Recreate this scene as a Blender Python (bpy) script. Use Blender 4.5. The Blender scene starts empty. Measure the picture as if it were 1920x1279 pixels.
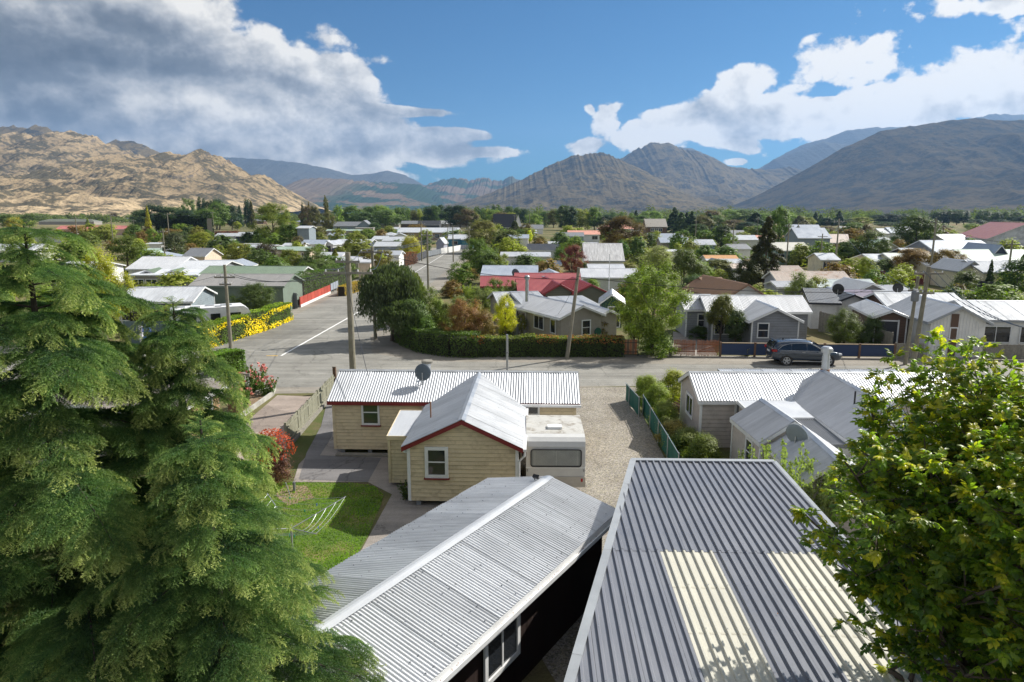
import bpy, math, random
import numpy as np
from mathutils import Vector, Matrix, Euler
C = bpy.context.scene.collection
R = math.radians
# ------------------------------------------------------------------ camera, light, exposure
HC = 10.4; FP = 1280.0; TH = math.atan(240 / 1280)
cT, sT = math.cos(TH), math.sin(TH)
scn = bpy.context.scene
cam_d = bpy.data.cameras.new('camera'); cam = bpy.data.objects.new('camera', cam_d); C.objects.link(cam)
cam_d.sensor_width = 36; cam_d.lens = 36 * FP / 1920; cam_d.clip_end = 60000; cam_d.clip_start = 0.1
cam.location = (0, 0, HC); cam.rotation_euler = (math.pi / 2 - TH, 0, 0)
scn.camera = cam
SUN_AZ, SUN_EL = 57.0, 40.0           # azimuth clockwise from +Y
sv = Vector((math.sin(R(SUN_AZ)) * math.cos(R(SUN_EL)), math.cos(R(SUN_AZ)) * math.cos(R(SUN_EL)), math.sin(R(SUN_EL))))
sun_d = bpy.data.lights.new('sun', 'SUN'); sun = bpy.data.objects.new('sun', sun_d); C.objects.link(sun)
sun_d.energy = 4.9; sun_d.angle = R(0.53); sun_d.color = (1.0, 0.95, 0.87)
sun.rotation_euler = (-sv).to_track_quat('-Z', 'Y').to_euler()
scn.view_settings.view_transform = 'Standard'; scn.view_settings.look = 'None'
scn.view_settings.gamma = 1; scn.view_settings.exposure = 0.62
scn.cycles.max_bounces = 6; scn.cycles.diffuse_bounces = 3; scn.cycles.glossy_bounces = 2
scn.cycles.transmission_bounces = 4; scn.cycles.volume_bounces = 0; scn.cycles.transparent_max_bounces = 6
scn.cycles.use_denoising = True; scn.cycles.denoising_prefilter = 'ACCURATE'; scn.cycles.use_adaptive_sampling = True; scn.cycles.adaptive_threshold = .012

def px_dir(px, py):
    x = (px - 960) / FP; d = (py - 640) / FP
    return Vector((x, cT - d * sT, -sT - d * cT))
def W(px, py, z=0.0):
    v = px_dir(px, py); t = (z - HC) / v.z
    return Vector((v.x * t, v.y * t, z))
def atY(px, py, Y):
    v = px_dir(px, py); t = Y / v.y
    return Vector((v.x * t, Y, HC + v.z * t))
def azel(px, py):
    v = px_dir(px, py).normalized()
    return math.atan2(v.x, v.y), math.asin(v.z)

# ------------------------------------------------------------------ node helpers
class NT:
    def __init__(s, tree): s.t = tree; s.n = tree.nodes; s.l = tree.links
    def node(s, kind, **kw):
        n = s.n.new(kind)
        for k, v in kw.items(): setattr(n, k, v)
        return n
    def _in(s, n, i, v):
        if v is None: return
        if hasattr(v, 'is_output') or isinstance(v, bpy.types.NodeSocket): s.l.new(v, n.inputs[i])
        else: n.inputs[i].default_value = v
    def m(s, op, a, b=None, c=None, clamp=False):
        n = s.node('ShaderNodeMath', operation=op, use_clamp=clamp)
        s._in(n, 0, a); s._in(n, 1, b)
        if c is not None: s._in(n, 2, c)
        return n.outputs[0]
    def vm(s, op, a, b=None, sc=None):
        n = s.node('ShaderNodeVectorMath', operation=op); s._in(n, 0, a); s._in(n, 1, b)
        if sc is not None: s._in(n, 3, sc)
        return n.outputs[0]
    def noise(s, vec, scale, detail=4, rough=.55, dist=0, lac=2.0):
        n = s.node('ShaderNodeTexNoise'); n.noise_dimensions = '3D'
        s._in(n, 'Vector', vec); s._in(n, 'Scale', scale); n.inputs['Detail'].default_value = detail
        n.inputs['Roughness'].default_value = rough; n.inputs['Distortion'].default_value = dist; n.inputs['Lacunarity'].default_value = lac
        return n.outputs['Fac']
    def ss(s, v, a, b, lo=0.0, hi=1.0):
        n = s.node('ShaderNodeMapRange', interpolation_type='SMOOTHSTEP'); s._in(n, 0, v); s._in(n, 1, a); s._in(n, 2, b); s._in(n, 3, lo); s._in(n, 4, hi)
        return n.outputs[0]
    def lin(s, v, a, b, lo=0.0, hi=1.0):
        n = s.node('ShaderNodeMapRange'); s._in(n, 0, v); s._in(n, 1, a); s._in(n, 2, b); s._in(n, 3, lo); s._in(n, 4, hi)
        return n.outputs[0]
    def mix(s, f, a, b, mode='MIX'):
        n = s.node('ShaderNodeMix', data_type='RGBA', blend_type=mode)
        s._in(n, 0, f)
        for i, v in ((6, a), (7, b)):
            if isinstance(v, (tuple, list)): n.inputs[i].default_value = (*v[:3], 1)
            else: s._in(n, i, v)
        return n.outputs[2]
    def comb(s, x, y, z):
        n = s.node('ShaderNodeCombineXYZ'); s._in(n, 0, x); s._in(n, 1, y); s._in(n, 2, z); return n.outputs[0]
    def sep(s, v):
        n = s.node('ShaderNodeSeparateXYZ'); s._in(n, 0, v); return n.outputs

# ------------------------------------------------------------------ sky and clouds (world)
wd = bpy.data.worlds.new('World'); scn.world = wd; wd.use_nodes = True
g = NT(wd.node_tree); g.n.clear()
sky = g.node('ShaderNodeTexSky', sky_type='NISHITA'); sky.sun_disc = False
sky.sun_elevation = R(SUN_EL); sky.sun_rotation = R(SUN_AZ); sky.altitude = 400; sky.air_density = 1.0; sky.dust_density = 0.6; sky.ozone_density = 2.2
tc = g.node('ShaderNodeTexCoord').outputs['Generated']
dx, dy, dz = g.sep(tc)
az = g.m('ARCTAN2', dx, dy); el = g.m('ARCSINE', g.m('MINIMUM', g.m('MAXIMUM', dz, -1.0), 1.0))
cv = g.comb(dx, dy, g.m('MULTIPLY', dz, 1.9))
wn = g.noise(cv, 5.0, 3, .5)
wn2 = g.noise(g.vm('ADD', cv, (7.1, 3.3, 1.7)), 5.0, 3, .5)
azw = g.m('ADD', az, g.m('MULTIPLY', g.m('SUBTRACT', wn, .5), .05))
elw = g.m('ADD', el, g.m('MULTIPLY', g.m('SUBTRACT', wn2, .5), .03))
def blob(cx, cy, rx, ry, rot=0.0, amp=1.0):
    a, e = azel(cx, cy); a2, e2 = azel(cx + 10, cy); sx = 1 / (rx / FP * .93); sy = 1 / (ry / FP * .95)
    u = g.m('SUBTRACT', azw, a); v = g.m('SUBTRACT', elw, e); c_, s_ = math.cos(R(rot)), math.sin(R(rot))
    ur = g.m('ADD', g.m('MULTIPLY', u, c_ * sx), g.m('MULTIPLY', v, s_ * sx))
    vr = g.m('ADD', g.m('MULTIPLY', u, -s_ * sy), g.m('MULTIPLY', v, c_ * sy))
    d2 = g.m('ADD', g.m('MULTIPLY', ur, ur), g.m('MULTIPLY', vr, vr))
    return g.m('MULTIPLY', g.m('SUBTRACT', 1.0, d2), amp)
def union(bl):
    o = bl[0]
    for b in bl[1:]: o = g.m('MAXIMUM', o, b)
    return o
left = union([blob(60, 130, 350, 330), blob(-200, 60, 420, 420), blob(150, -60, 230, 160), blob(350, 190, 300, 145, -4), blob(480, 210, 250, 130, -10), blob(600, 235, 220, 85, -14),
              blob(760, 275, 170, 36, -6), blob(860, 285, 130, 14, -3), blob(740, 205, 115, 11, -4), blob(640, 150, 75, 46, -15), blob(640, 320, 170, 22, -6), blob(840, 250, 90, 10, -6)])
right = union([blob(1405, 145, 52, 34, 12), blob(1385, 180, 38, 30), blob(1270, 240, 100, 34, 12), blob(1420, 222, 150, 40), blob(1560, 215, 120, 42), blob(1700, 200, 130, 44, 10), blob(1548, 182, 30, 9), blob(1830, 158, 130, 50, 10), blob(1960, 165, 120, 90),
               blob(1130, 222, 26, 28, -10, .62), blob(1148, 206, 22, 11, 12, .62), blob(1100, 207, 18, 12, -30, .62), blob(1100, 278, 40, 14, 8, .55), blob(1000, 275, 0.1, .1), blob(1380, 302, 30, 9), blob(1350, 262, 90, 22, -14),
               blob(1908, 2, 50, 22), blob(1555, 115, 40, 20, 30, .05), blob(708, 116, 14, 6, 0, .05), blob(610, 73, 30, 14, 0, .1), blob(1840, 4, 60, 12, 0, .15), blob(1230, 470, 1, 1)])
# the sky out of frame: unseen broken cloud, cover added to whiten the shade fill
gen = g.m('SUBTRACT', g.noise(g.vm('ADD', cv, (2.0, 5.0, 0.3)), 1.7, 2, .5), .47)
gen = g.m('MULTIPLY', gen, 9.0)
aoff = g.ss(g.m('ABSOLUTE', az), .80, 1.3)
eoff = g.ss(el, .42, .75)
outm = g.m('MAXIMUM', aoff, eoff)
gen = g.m('ADD', gen, g.lin(outm, 0, 1, -6.0, 0.0))
field = g.m('MAXIMUM', g.m('MAXIMUM', left, right), gen)
cvd = g.comb(dx, dy, g.m('MULTIPLY', dz, 1.35))
DS = 11.0
def billow(v):
    vo = g.node('ShaderNodeTexVoronoi', feature='F1'); vo.inputs['Scale'].default_value = 17.0; vo.inputs['Detail'].default_value = 3.0; vo.inputs['Roughness'].default_value = .55; vo.normalize = True
    wv = g.vm('ADD', v, g.vm('SCALE', g.comb(g.noise(v, 14.0, 3, .5), g.noise(g.vm('ADD', v, (3, 1, 2)), 14.0, 3, .5), 0.0), sc=.055)); g.l.new(wv, vo.inputs['Vector'])
    return g.m('SUBTRACT', 1.0, vo.outputs['Distance'])
def detail(v): return g.m('ADD', g.m('MULTIPLY', g.noise(v, DS, 9, .60, .1), .66), g.m('MULTIPLY', g.m('SUBTRACT', billow(v), .18), .34))
det = detail(cvd)
dens0 = g.m('ADD', g.m('MAXIMUM', g.m('MULTIPLY', field, g.ss(field, -.1, .5, 1.0, 1.7)), -2.5), g.m('MULTIPLY', g.m('SUBTRACT', det, .485), 5.9))
dens0 = g.m('ADD', dens0, g.m('MULTIPLY', g.m('MULTIPLY', g.m('SUBTRACT', det, .49), 3.2), g.ss(az, -.05, .08)))
mask = g.ss(dens0, 0.0, 0.55)
mask = g.m('MULTIPLY', mask, g.ss(el, -.02, .015))
# relief: density difference towards the sun
ldir = (math.sin(R(40)) * .014, 0.0, 0.024)
det2 = detail(g.vm('ADD', cvd, ldir))
rel = g.m('MULTIPLY', g.m('SUBTRACT', det, det2), 1.9)
lo1 = g.noise(cvd, 3.6, 4, .5); lo2 = g.noise(g.vm('ADD', cvd, (.05, 0, .075)), 3.6, 4, .5)
rel = g.m('ADD', rel, g.m('MULTIPLY', g.m('SUBTRACT', lo1, lo2), 1.5))
thick = g.ss(dens0, 0.3, 2.8)
# heavy dark base of the left cloud, upper left
dk = g.ss(union([blob(20, 95, 330, 62, 3), blob(-80, 10, 260, 140), blob(130, 30, 170, 40)]), -0.7, .95)
dk2 = g.ss(union([blob(430, 268, 470, 60, 0), blob(560, 190, 240, 34, -12)]), -0.5, .9)
br = g.m('ADD', .89, rel)
br = g.m('SUBTRACT', br, g.m('MULTIPLY', thick, .10))
br = g.m('SUBTRACT', br, g.m('MULTIPLY', dk, .56))
br = g.m('SUBTRACT', br, g.m('MULTIPLY', dk2, .17))
rightw = g.ss(az, -.02, .12)
br = g.m('ADD', br, g.m('MULTIPLY', rightw, .10))
br = g.m('MINIMUM', g.m('MAXIMUM', br, .16), 1.06)
ramp = g.node('ShaderNodeValToRGB'); g.l.new(br, ramp.inputs[0])
cr = ramp.color_ramp; cr.elements[0].position = 0.12; cr.elements[0].color = (.07, .08, .095, 1); cr.elements[1].position = 1.0; cr.elements[1].color = (.90, .905, .91, 1)
for p_, c_ in ((.40, (.15, .17, .20)), (.62, (.33, .355, .40)), (.82, (.60, .62, .65))):
    e_ = cr.elements.new(p_); e_.color = (*c_, 1)
SKYS = 0.065
EXPK = 2 ** 0.62
cloudc = g.vm('MULTIPLY', g.vm('SCALE', ramp.outputs[0], sc=1.0 / (SKYS * EXPK) * 1.12), (1.06, 1.0, .90))
skyc = g.mix(1.0, sky.outputs[0], (.125, .47, .73), 'MULTIPLY')
# whitening above the horizon
col = g.mix(mask, skyc, cloudc)
bg = g.node('ShaderNodeBackground'); g.l.new(col, bg.inputs[0]); bg.inputs[1].default_value = SKYS
ow = g.node('ShaderNodeOutputWorld'); g.l.new(bg.outputs[0], ow.inputs[0])
wd.cycles.sampling_method = 'MANUAL'; wd.cycles.sample_map_resolution = 512

# ------------------------------------------------------------------ materials
MATS = {}
def new_mat(name):
    m = bpy.data.materials.new(name); m.use_nodes = True
    t = NT(m.node_tree); b = t.n['Principled BSDF']
    return m, t, b
def mat(name, col, rough=.7, metal=0.0, var=.12, scale=3.0, bump=0.0, bscale=40.0, spec=.4, dirt=0.0, dirtc=(.12, .10, .08), dscale=1.2, rnd=.08, objcol=False):
    """plain surface with tone variation, optional dirt and relief"""
    if name in MATS: return MATS[name]
    m, t, b = new_mat(name)
    tcn = t.node('ShaderNodeTexCoord'); oc = tcn.outputs['Object']; oi = t.node('ShaderNodeObjectInfo')
    p = t.vm('ADD', oc, t.vm('SCALE', t.comb(oi.outputs['Random'], oi.outputs['Random'], oi.outputs['Random']), sc=31.0))
    n = t.noise(p, scale, 5, .6)
    base = t.mix(1.0, oi.outputs['Color'], (1, 1, 1), 'MULTIPLY') if objcol else None
    f = t.m('ADD', t.lin(n, .3, .7, 1 - var, 1 + var), t.m('MULTIPLY', t.m('SUBTRACT', oi.outputs['Random'], .5), rnd * 2))
    if objcol: c = t.vm('MULTIPLY', base, t.comb(f, f, f))
    else: c = t.vm('MULTIPLY', t.comb(*col), t.comb(f, f, f))
    if dirt > 0:
        dn = t.noise(p, dscale, 7, .68, .4)
        dm = t.m('MULTIPLY', t.ss(dn, .46, .70), dirt)
        c = t.mix(dm, c, dirtc)
    t._in(b, 'Base Color', c)
    t._in(b, 'Roughness', t.lin(n, .3, .7, rough * .88, min(1, rough * 1.12)))
    b.inputs['Metallic'].default_value = metal; b.inputs['Specular IOR Level'].default_value = spec
    if bump > 0:
        bn = t.node('ShaderNodeBump'); bn.inputs['Strength'].default_value = bump; bn.inputs['Distance'].default_value = .02
        t.l.new(t.noise(p, bscale, 3, .6), bn.inputs['Height']); t.l.new(bn.outputs[0], b.inputs['Normal'])
    MATS[name] = m; return m
def roof_mat(name, col, rough=.45, metal=0.0, rust=0.0, streak=.14, rustc=(.30, .14, .06), lines=True, rnd=.05):
    """painted or galvanised iron: streaks down the slope (local Y), sheet joints along X"""
    if name in MATS: return MATS[name]
    m, t, b = new_mat(name)
    oc = t.node('ShaderNodeTexCoord').outputs['Object']; oi = t.node('ShaderNodeObjectInfo')
    p = t.vm('ADD', oc, t.vm('SCALE', t.comb(oi.outputs['Random'], 0, oi.outputs['Random']), sc=57.0))
    x, y, z = t.sep(p)
    st = t.noise(t.comb(t.m('MULTIPLY', x, 6.0), t.m('MULTIPLY', y, .5), 0), 1.0, 5, .7)
    bl = t.noise(p, .8, 6, .65)
    f = t.m('ADD', t.lin(st, .3, .7, 1 - streak, 1 + streak), t.m('MULTIPLY', t.m('SUBTRACT', bl, .5), .35))
    f = t.m('ADD', f, t.m('MULTIPLY', t.m('SUBTRACT', oi.outputs['Random'], .5), rnd * 2))
    sp = t.noise(p, 26.0, 3, .6)
    f = t.m('MULTIPLY', f, t.lin(sp, .25, .4, .88, 1.0))
    c = t.vm('MULTIPLY', t.comb(*col), t.comb(f, f, f))
    if rust > 0:
        rm = t.m('MULTIPLY', t.ss(t.m('ADD', t.m('MULTIPLY', bl, .6), t.m('MULTIPLY', st, .4)), .64 - rust * .16, .74 - rust * .12), .8)
        c = t.mix(rm, c, rustc)
    t._in(b, 'Base Color', c)
    t._in(b, 'Roughness', t.lin(bl, .3, .7, rough * .8, min(1, rough * 1.25)))
    b.inputs['Metallic'].default_value = metal; b.inputs['Specular IOR Level'].default_value = .45
    MATS[name] = m; return m
def leaf_mat(name='leaf', transl=.45, hue=.25, rough=.55, scale=.9, spec=.3):
    """foliage: colour from the object's own colour, clump-wise tone change"""
    if name in MATS: return MATS[name]
    m, t, b = new_mat(name); t.n.remove(b)
    gi = t.node('ShaderNodeNewGeometry'); oi = t.node('ShaderNodeObjectInfo')
    n1 = t.noise(gi.outputs['Position'], scale, 3, .6); n2 = t.noise(gi.outputs['Position'], 11.0, 1, .5)
    f = t.m('ADD', t.lin(n1, .3, .7, .62, 1.35), t.m('MULTIPLY', t.m('SUBTRACT', n2, .5), .9))
    f = t.m('MAXIMUM', f, .3)
    c = t.vm('MULTIPLY', oi.outputs['Color'], t.comb(f, f, f))
    c = t.mix(t.m('MULTIPLY', t.ss(n2, .45, .75), hue), c, t.vm('MULTIPLY', c, (1.9, 1.5, .55)))
    c = t.vm('MULTIPLY', c, (1.68, 1.62, 1.38)); c2 = t.vm('MULTIPLY', c, (1.25, 1.45, .55))
    d = t.node('ShaderNodeBsdfPrincipled'); t._in(d, 'Base Color', c); d.inputs['Roughness'].default_value = rough; d.inputs['Specular IOR Level'].default_value = spec
    tr = t.node('ShaderNodeBsdfTranslucent'); t._in(tr, 'Color', c2)
    mx = t.node('ShaderNodeMixShader'); mx.inputs[0].default_value = transl
    t.l.new(d.outputs[0], mx.inputs[1]); t.l.new(tr.outputs[0], mx.inputs[2])
    o = [n for n in t.n if n.type == 'OUTPUT_MATERIAL'][0]; t.l.new(mx.outputs[0], o.inputs[0])
    MATS[name] = m; return m

# ------------------------------------------------------------------ mesh helpers
def mesh_np(name, verts, faces, material=None, smooth=False):
    """verts (n,3) array, faces: list of tuples or (m,k) int array"""
    me = bpy.data.meshes.new(name)
    if isinstance(faces, np.ndarray):
        n, k = faces.shape
        me.vertices.add(len(verts)); me.vertices.foreach_set('co', np.asarray(verts, dtype=np.float32).ravel())
        me.loops.add(n * k); me.loops.foreach_set('vertex_index', faces.astype(np.int32).ravel())
        me.polygons.add(n); me.polygons.foreach_set('loop_start', np.arange(0, n * k, k, dtype=np.int32))
        me.update(calc_edges=True)
    else:
        me.from_pydata([tuple(v) for v in verts], [], faces); me.update()
    if material: me.materials.append(material)
    if smooth: me.polygons.foreach_set('use_smooth', [True] * len(me.polygons))
    return me
def link(name, me, parent=None, loc=(0, 0, 0), rot=(0, 0, 0), mtx=None):
    o = bpy.data.objects.new(name, me); C.objects.link(o)
    if parent: o.parent = parent
    if mtx is not None: o.matrix_local = mtx
    else: o.location = loc; o.rotation_euler = rot
    return o
def thing(name, label, cat, loc=(0, 0, 0), rz=0.0, group=None):
    o = bpy.data.objects.new(name, None); C.objects.link(o); o.empty_display_size = .2
    o.location = loc; o.rotation_euler = (0, 0, rz); o['label'] = label; o['category'] = cat
    if group: o['group'] = group
    return o
def tag(o, label, cat, group=None):
    o['label'] = label; o['category'] = cat
    if group: o['group'] = group
    return o
class MB:
    def __init__(s): s.v = []; s.f = []
    def add(s, vs, fs):
        b = len(s.v); s.v += [tuple(v) for v in vs]; s.f += [tuple(i + b for i in f) for f in fs]; return s
    def box(s, x0, x1, y0, y1, z0, z1):
        return s.add([(x0, y0, z0), (x1, y0, z0), (x1, y1, z0), (x0, y1, z0), (x0, y0, z1), (x1, y0, z1), (x1, y1, z1), (x0, y1, z1)],
                     [(0, 3, 2, 1), (4, 5, 6, 7), (0, 1, 5, 4), (1, 2, 6, 5), (2, 3, 7, 6), (3, 0, 4, 7)])
    def bar(s, p, q, w, h, up=(0, 0, 1)):
        p = Vector(p); q = Vector(q); d = (q - p).normalized(); up = Vector(up)
        if abs(d.dot(up)) > .98: up = Vector((1, 0, 0))
        r = d.cross(up).normalized(); u = r.cross(d).normalized(); r *= w / 2; u *= h / 2
        vs = [p - r - u, p + r - u, p + r + u, p - r + u, q - r - u, q + r - u, q + r + u, q - r + u]
        return s.add(vs, [(0, 1, 2, 3), (7, 6, 5, 4), (0, 4, 5, 1), (1, 5, 6, 2), (2, 6, 7, 3), (3, 7, 4, 0)])
    def tube(s, p, q, r0, r1=None, n=8, cap=True):
        r1 = r0 if r1 is None else r1; p = Vector(p); q = Vector(q); d = (q - p).normalized()
        a = Vector((1, 0, 0)) if abs(d.z) > .9 else Vector((0, 0, 1)); x = d.cross(a).normalized(); y = d.cross(x).normalized()
        vs = [p + (x * math.cos(t) + y * math.sin(t)) * r0 for t in [2 * math.pi * i / n for i in range(n)]] + \
             [q + (x * math.cos(t) + y * math.sin(t)) * r1 for t in [2 * math.pi * i / n for i in range(n)]]
        fs = [(i, (i + 1) % n, n + (i + 1) % n, n + i) for i in range(n)]
        if cap: fs += [tuple(range(n - 1, -1, -1)), tuple(range(n, 2 * n))]
        return s.add(vs, fs)
    def path(s, pts, r, n=6):
        for a, b in zip(pts[:-1], pts[1:]): s.tube(a, b, r, r, n, True)
        return s
    def lathe(s, prof, n=16, c=(0, 0, 0)):
        vs = []; fs = []
        for r, z in prof:
            for i in range(n): t = 2 * math.pi * i / n; vs.append((c[0] + r * math.cos(t), c[1] + r * math.sin(t), c[2] + z))
        for k in range(len(prof) - 1):
            for i in range(n): j = (i + 1) % n; fs.append((k * n + i, k * n + j, (k + 1) * n + j, (k + 1) * n + i))
        fs.append(tuple(range(n - 1, -1, -1))); fs.append(tuple(range((len(prof) - 1) * n, len(prof) * n)))
        return s.add(vs, fs)
    def build(s, name, m, parent=None, loc=(0, 0, 0), rot=(0, 0, 0), smooth=False, mtx=None):
        me = mesh_np(name, s.v, s.f, m, smooth); me.validate()
        return link(name, me, parent, loc, rot, mtx)
    def mesh(s, name, m, smooth=False):
        me = mesh_np(name, s.v, s.f, m, smooth); me.validate(); return me
def sheet(name, pts, z, m, th=0.0):
    me = mesh_np(name, [(p[0], p[1], z) for p in pts], [tuple(range(len(pts)))], m)
    if me.polygons[0].normal.z < 0: me.flip_normals()
    o = link(name, me); o['kind'] = 'structure'; return o

# ------------------------------------------------------------------ numpy noise
_rs = np.random.RandomState(11); _tab = _rs.rand(256, 256)
def vnoise(x, y):
    xi = np.floor(x).astype(int); yi = np.floor(y).astype(int); fx = x - xi; fy = y - yi
    fx = fx * fx * fx * (fx * (fx * 6 - 15) + 10); fy = fy * fy * fy * (fy * (fy * 6 - 15) + 10)
    g_ = lambda a, b: _tab[a & 255, b & 255]
    return (g_(xi, yi) * (1 - fx) + g_(xi + 1, yi) * fx) * (1 - fy) + (g_(xi, yi + 1) * (1 - fx) + g_(xi + 1, yi + 1) * fx) * fy
def fbm(x, y, o=5, g_=.5):
    a = 1; s_ = 0; t = 0
    for i in range(o): s_ = s_ + a * vnoise(x + 17.3 * i, y - 9.1 * i); t += a; a *= g_; x = x * 2.03; y = y * 2.03
    return s_ / t
def ridged(x, y, o=4, g_=.5):
    a = 1; s_ = 0; t = 0
    for i in range(o):
        s_ = s_ + a * (1 - np.abs(2 * vnoise(x + 31.7 * i, y + 5.9 * i) - 1)); t += a; a *= g_; x = x * 2.07; y = y * 2.07
    return s_ / t
# ------------------------------------------------------------------ ground, roads
def ground_mat():
    m, t, b = new_mat('ground_grass')
    p = t.node('ShaderNodeNewGeometry').outputs['Position']
    n1 = t.noise(p, .06, 5, .6); n2 = t.noise(p, .9, 5, .6); n3 = t.noise(p, 14.0, 3, .7)
    x, y, z = t.sep(p)
    c = t.mix(t.ss(n1, .42, .6), (.085, .105, .035), (.20, .165, .085))
    c = t.mix(t.m('MULTIPLY', t.ss(n2, .45, .65), .6), c, (.15, .12, .07))
    far = t.ss(y, 420.0, 900.0)
    fn = t.noise(t.comb(t.m('MULTIPLY', x, .004), t.m('MULTIPLY', y, .012), 0), 1.0, 4, .6)
    c = t.mix(far, c, t.mix(t.ss(fn, .4, .6), (.36, .27, .15), (.13, .15, .06)))
    f = t.lin(n3, .3, .7, .75, 1.25); c = t.vm('MULTIPLY', c, t.comb(f, f, f))
    t._in(b, 'Base Color', c); b.inputs['Roughness'].default_value = .95; b.inputs['Specular IOR Level'].default_value = .1
    return m
def asphalt_mat(name, col, tracks=True, grain=60.0):
    m, t, b = new_mat(name)
    p = t.node('ShaderNodeNewGeometry').outputs['Position']
    n1 = t.noise(p, .22, 6, .65); n2 = t.noise(p, grain, 2, .8); n3 = t.noise(p, 1.3, 5, .7)
    vor = t.node('ShaderNodeTexVoronoi'); vor.inputs['Scale'].default_value = 38; t.l.new(p, vor.inputs['Vector'])
    f = t.m('ADD', t.lin(n1, .3, .7, .78, 1.2), t.m('MULTIPLY', t.m('SUBTRACT', n2, .5), .75))
    f = t.m('ADD', f, t.m('MULTIPLY', t.m('SUBTRACT', n3, .5), .5))
    if tracks:
        x, y, z = t.sep(p); lg = t.noise(t.comb(t.m('MULTIPLY', x, .05), t.m('MULTIPLY', y, 1.1), 0), 1.0, 4, .6); f = t.m('MULTIPLY', f, t.lin(lg, .35, .65, .80, 1.14))
        vc = t.node('ShaderNodeTexVoronoi', feature='DISTANCE_TO_EDGE'); vc.inputs['Scale'].default_value = .23; t.l.new(t.vm('ADD', p, t.vm('SCALE', t.comb(n1, n3, 0), sc=3.2)), vc.inputs['Vector'])
        f = t.m('MULTIPLY', f, t.ss(vc.outputs['Distance'], .0, .010, .62, 1.0)); pt = t.noise(p, .11, 2, .3); f = t.m('MULTIPLY', f, t.ss(pt, .575, .585, 1.0, .80))
    c = t.vm('MULTIPLY', t.comb(*col), t.comb(f, f, f))
    t._in(b, 'Base Color', c); b.inputs['Roughness'].default_value = .88; b.inputs['Specular IOR Level'].default_value = .25
    bn = t.node('ShaderNodeBump'); bn.inputs['Strength'].default_value = .5; bn.inputs['Distance'].default_value = .01
    t.l.new(n2, bn.inputs['Height']); t.l.new(bn.outputs[0], b.inputs['Normal'])
    return m
def gravel_mat(name, c1, c2, scale=22.0):
    m, t, b = new_mat(name)
    p = t.node('ShaderNodeNewGeometry').outputs['Position']
    vor = t.node('ShaderNodeTexVoronoi'); vor.inputs['Scale'].default_value = scale; t.l.new(p, vor.inputs['Vector'])
    cs = t.sep(vor.outputs['Color']); n1 = t.noise(p, .5, 5, .65); n2 = t.noise(p, 90.0, 1, .5)
    f = t.m('ADD', t.m('MULTIPLY', cs[0], .95), .5)
    c = t.mix(t.ss(n1, .35, .65), c1, c2)
    c = t.vm('MULTIPLY', c, t.comb(f, f, t.m('MULTIPLY', f, t.lin(cs[1], 0, 1, .85, 1.1))))
    t._in(b, 'Base Color', c); b.inputs['Roughness'].default_value = .9; b.inputs['Specular IOR Level'].default_value = .2
    bn = t.node('ShaderNodeBump'); bn.inputs['Strength'].default_value = .8; bn.inputs['Distance'].default_value = .02; bn.invert = True
    t.l.new(vor.outputs['Distance'], bn.inputs['Height']); t.l.new(bn.outputs[0], b.inputs['Normal'])
    return m
M_ground = ground_mat()
o = link('ground', mesh_np('ground', np.array([(-8900, -300, 0), (8900, -300, 0), (8900, 11500, 0), (-8900, 11500, 0)]), [(0, 1, 2, 3)], M_ground)); o['kind'] = 'structure'
M_asph = asphalt_mat('asphalt', (.250,.243,.218)); M_asph2 = asphalt_mat('asphalt_verge', (.265,.242,.205), grain=30.0)
M_grav = gravel_mat('driveway_gravel', (.25, .225, .19), (.31, .285, .245), 24.0)
M_conc = asphalt_mat('concrete_paving', (.30, .27, .24), grain=25.0)
M_line = mat('road_paint', (.78, .78, .76), .8, var=.15, scale=4, dirt=.4, dirtc=(.25, .24, .23), dscale=6)
G2 = R(-2.2)   # street grid runs 2.2 degrees off the view axis
# verges first (gravelly shoulder), then the sealed carriageways on top
sheet('verge', [(-60, 36.5), (-10.4, 38.9), (7.2, 40.5), (60, 37.0), (90, 36.2), (90, 46.2), (8, 49.9), (-6.2, 50.6), (-9.8, 55), (-10.2, 210), (-25.5, 210), (-24.6, 70), (-23.6, 56.5), (-60, 50)], .004, M_asph2)
sheet('road', [(-60, 38.5), (-13, 40.2), (6, 40.6), (90, 36.6), (90, 43.4), (8, 46.8), (-6.5, 47.6), (-10.6, 50.5), (-12.2, 58), (-12.0, 212), (-22.9, 212), (-22.4, 62), (-24.5, 52.5), (-60, 47.5)], .010, M_asph)
mk = MB()
def stripe(p, q, w, z=.0145):
    p = Vector((p[0], p[1], z)); q = Vector((q[0], q[1], z)); d = (q - p).normalized(); r = Vector((d.y, -d.x, 0)) * w / 2
    return MB().add([p - r, p + r, q + r, q - r], [(0, 1, 2, 3)])
a_, b_ = W(527, 668), W(672, 586)
o = stripe(a_, b_, .16).build('road_marking', M_line); o['kind'] = 'structure'
o = stripe((-17.3, 92), (-17.4, 190), .12).build('road_marking', M_line); o['kind'] = 'structure'
M_yel = mat('road_paint_yellow', (.6, .38, .08), .8)
o = MB().add([(a_.x - 1.1, a_.y - .05, .0145), (a_.x - .25, a_.y - .12, .0145), (a_.x - .25, a_.y + .12, .0145), (a_.x - 1.1, a_.y + .1, .0145)], [(0, 1, 2, 3)]).build('road_marking', M_yel); o['kind'] = 'structure'
# gravel drive beside the yellow cottage
sheet('driveway', [(2.6, 9), (6.6, 9), (6.55, 27), (6.9, 36), (7.6, 40.3), (1.8, 40.1), (2.5, 33), (0.2, 33), (0.2, 16)], .008, M_grav)
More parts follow.
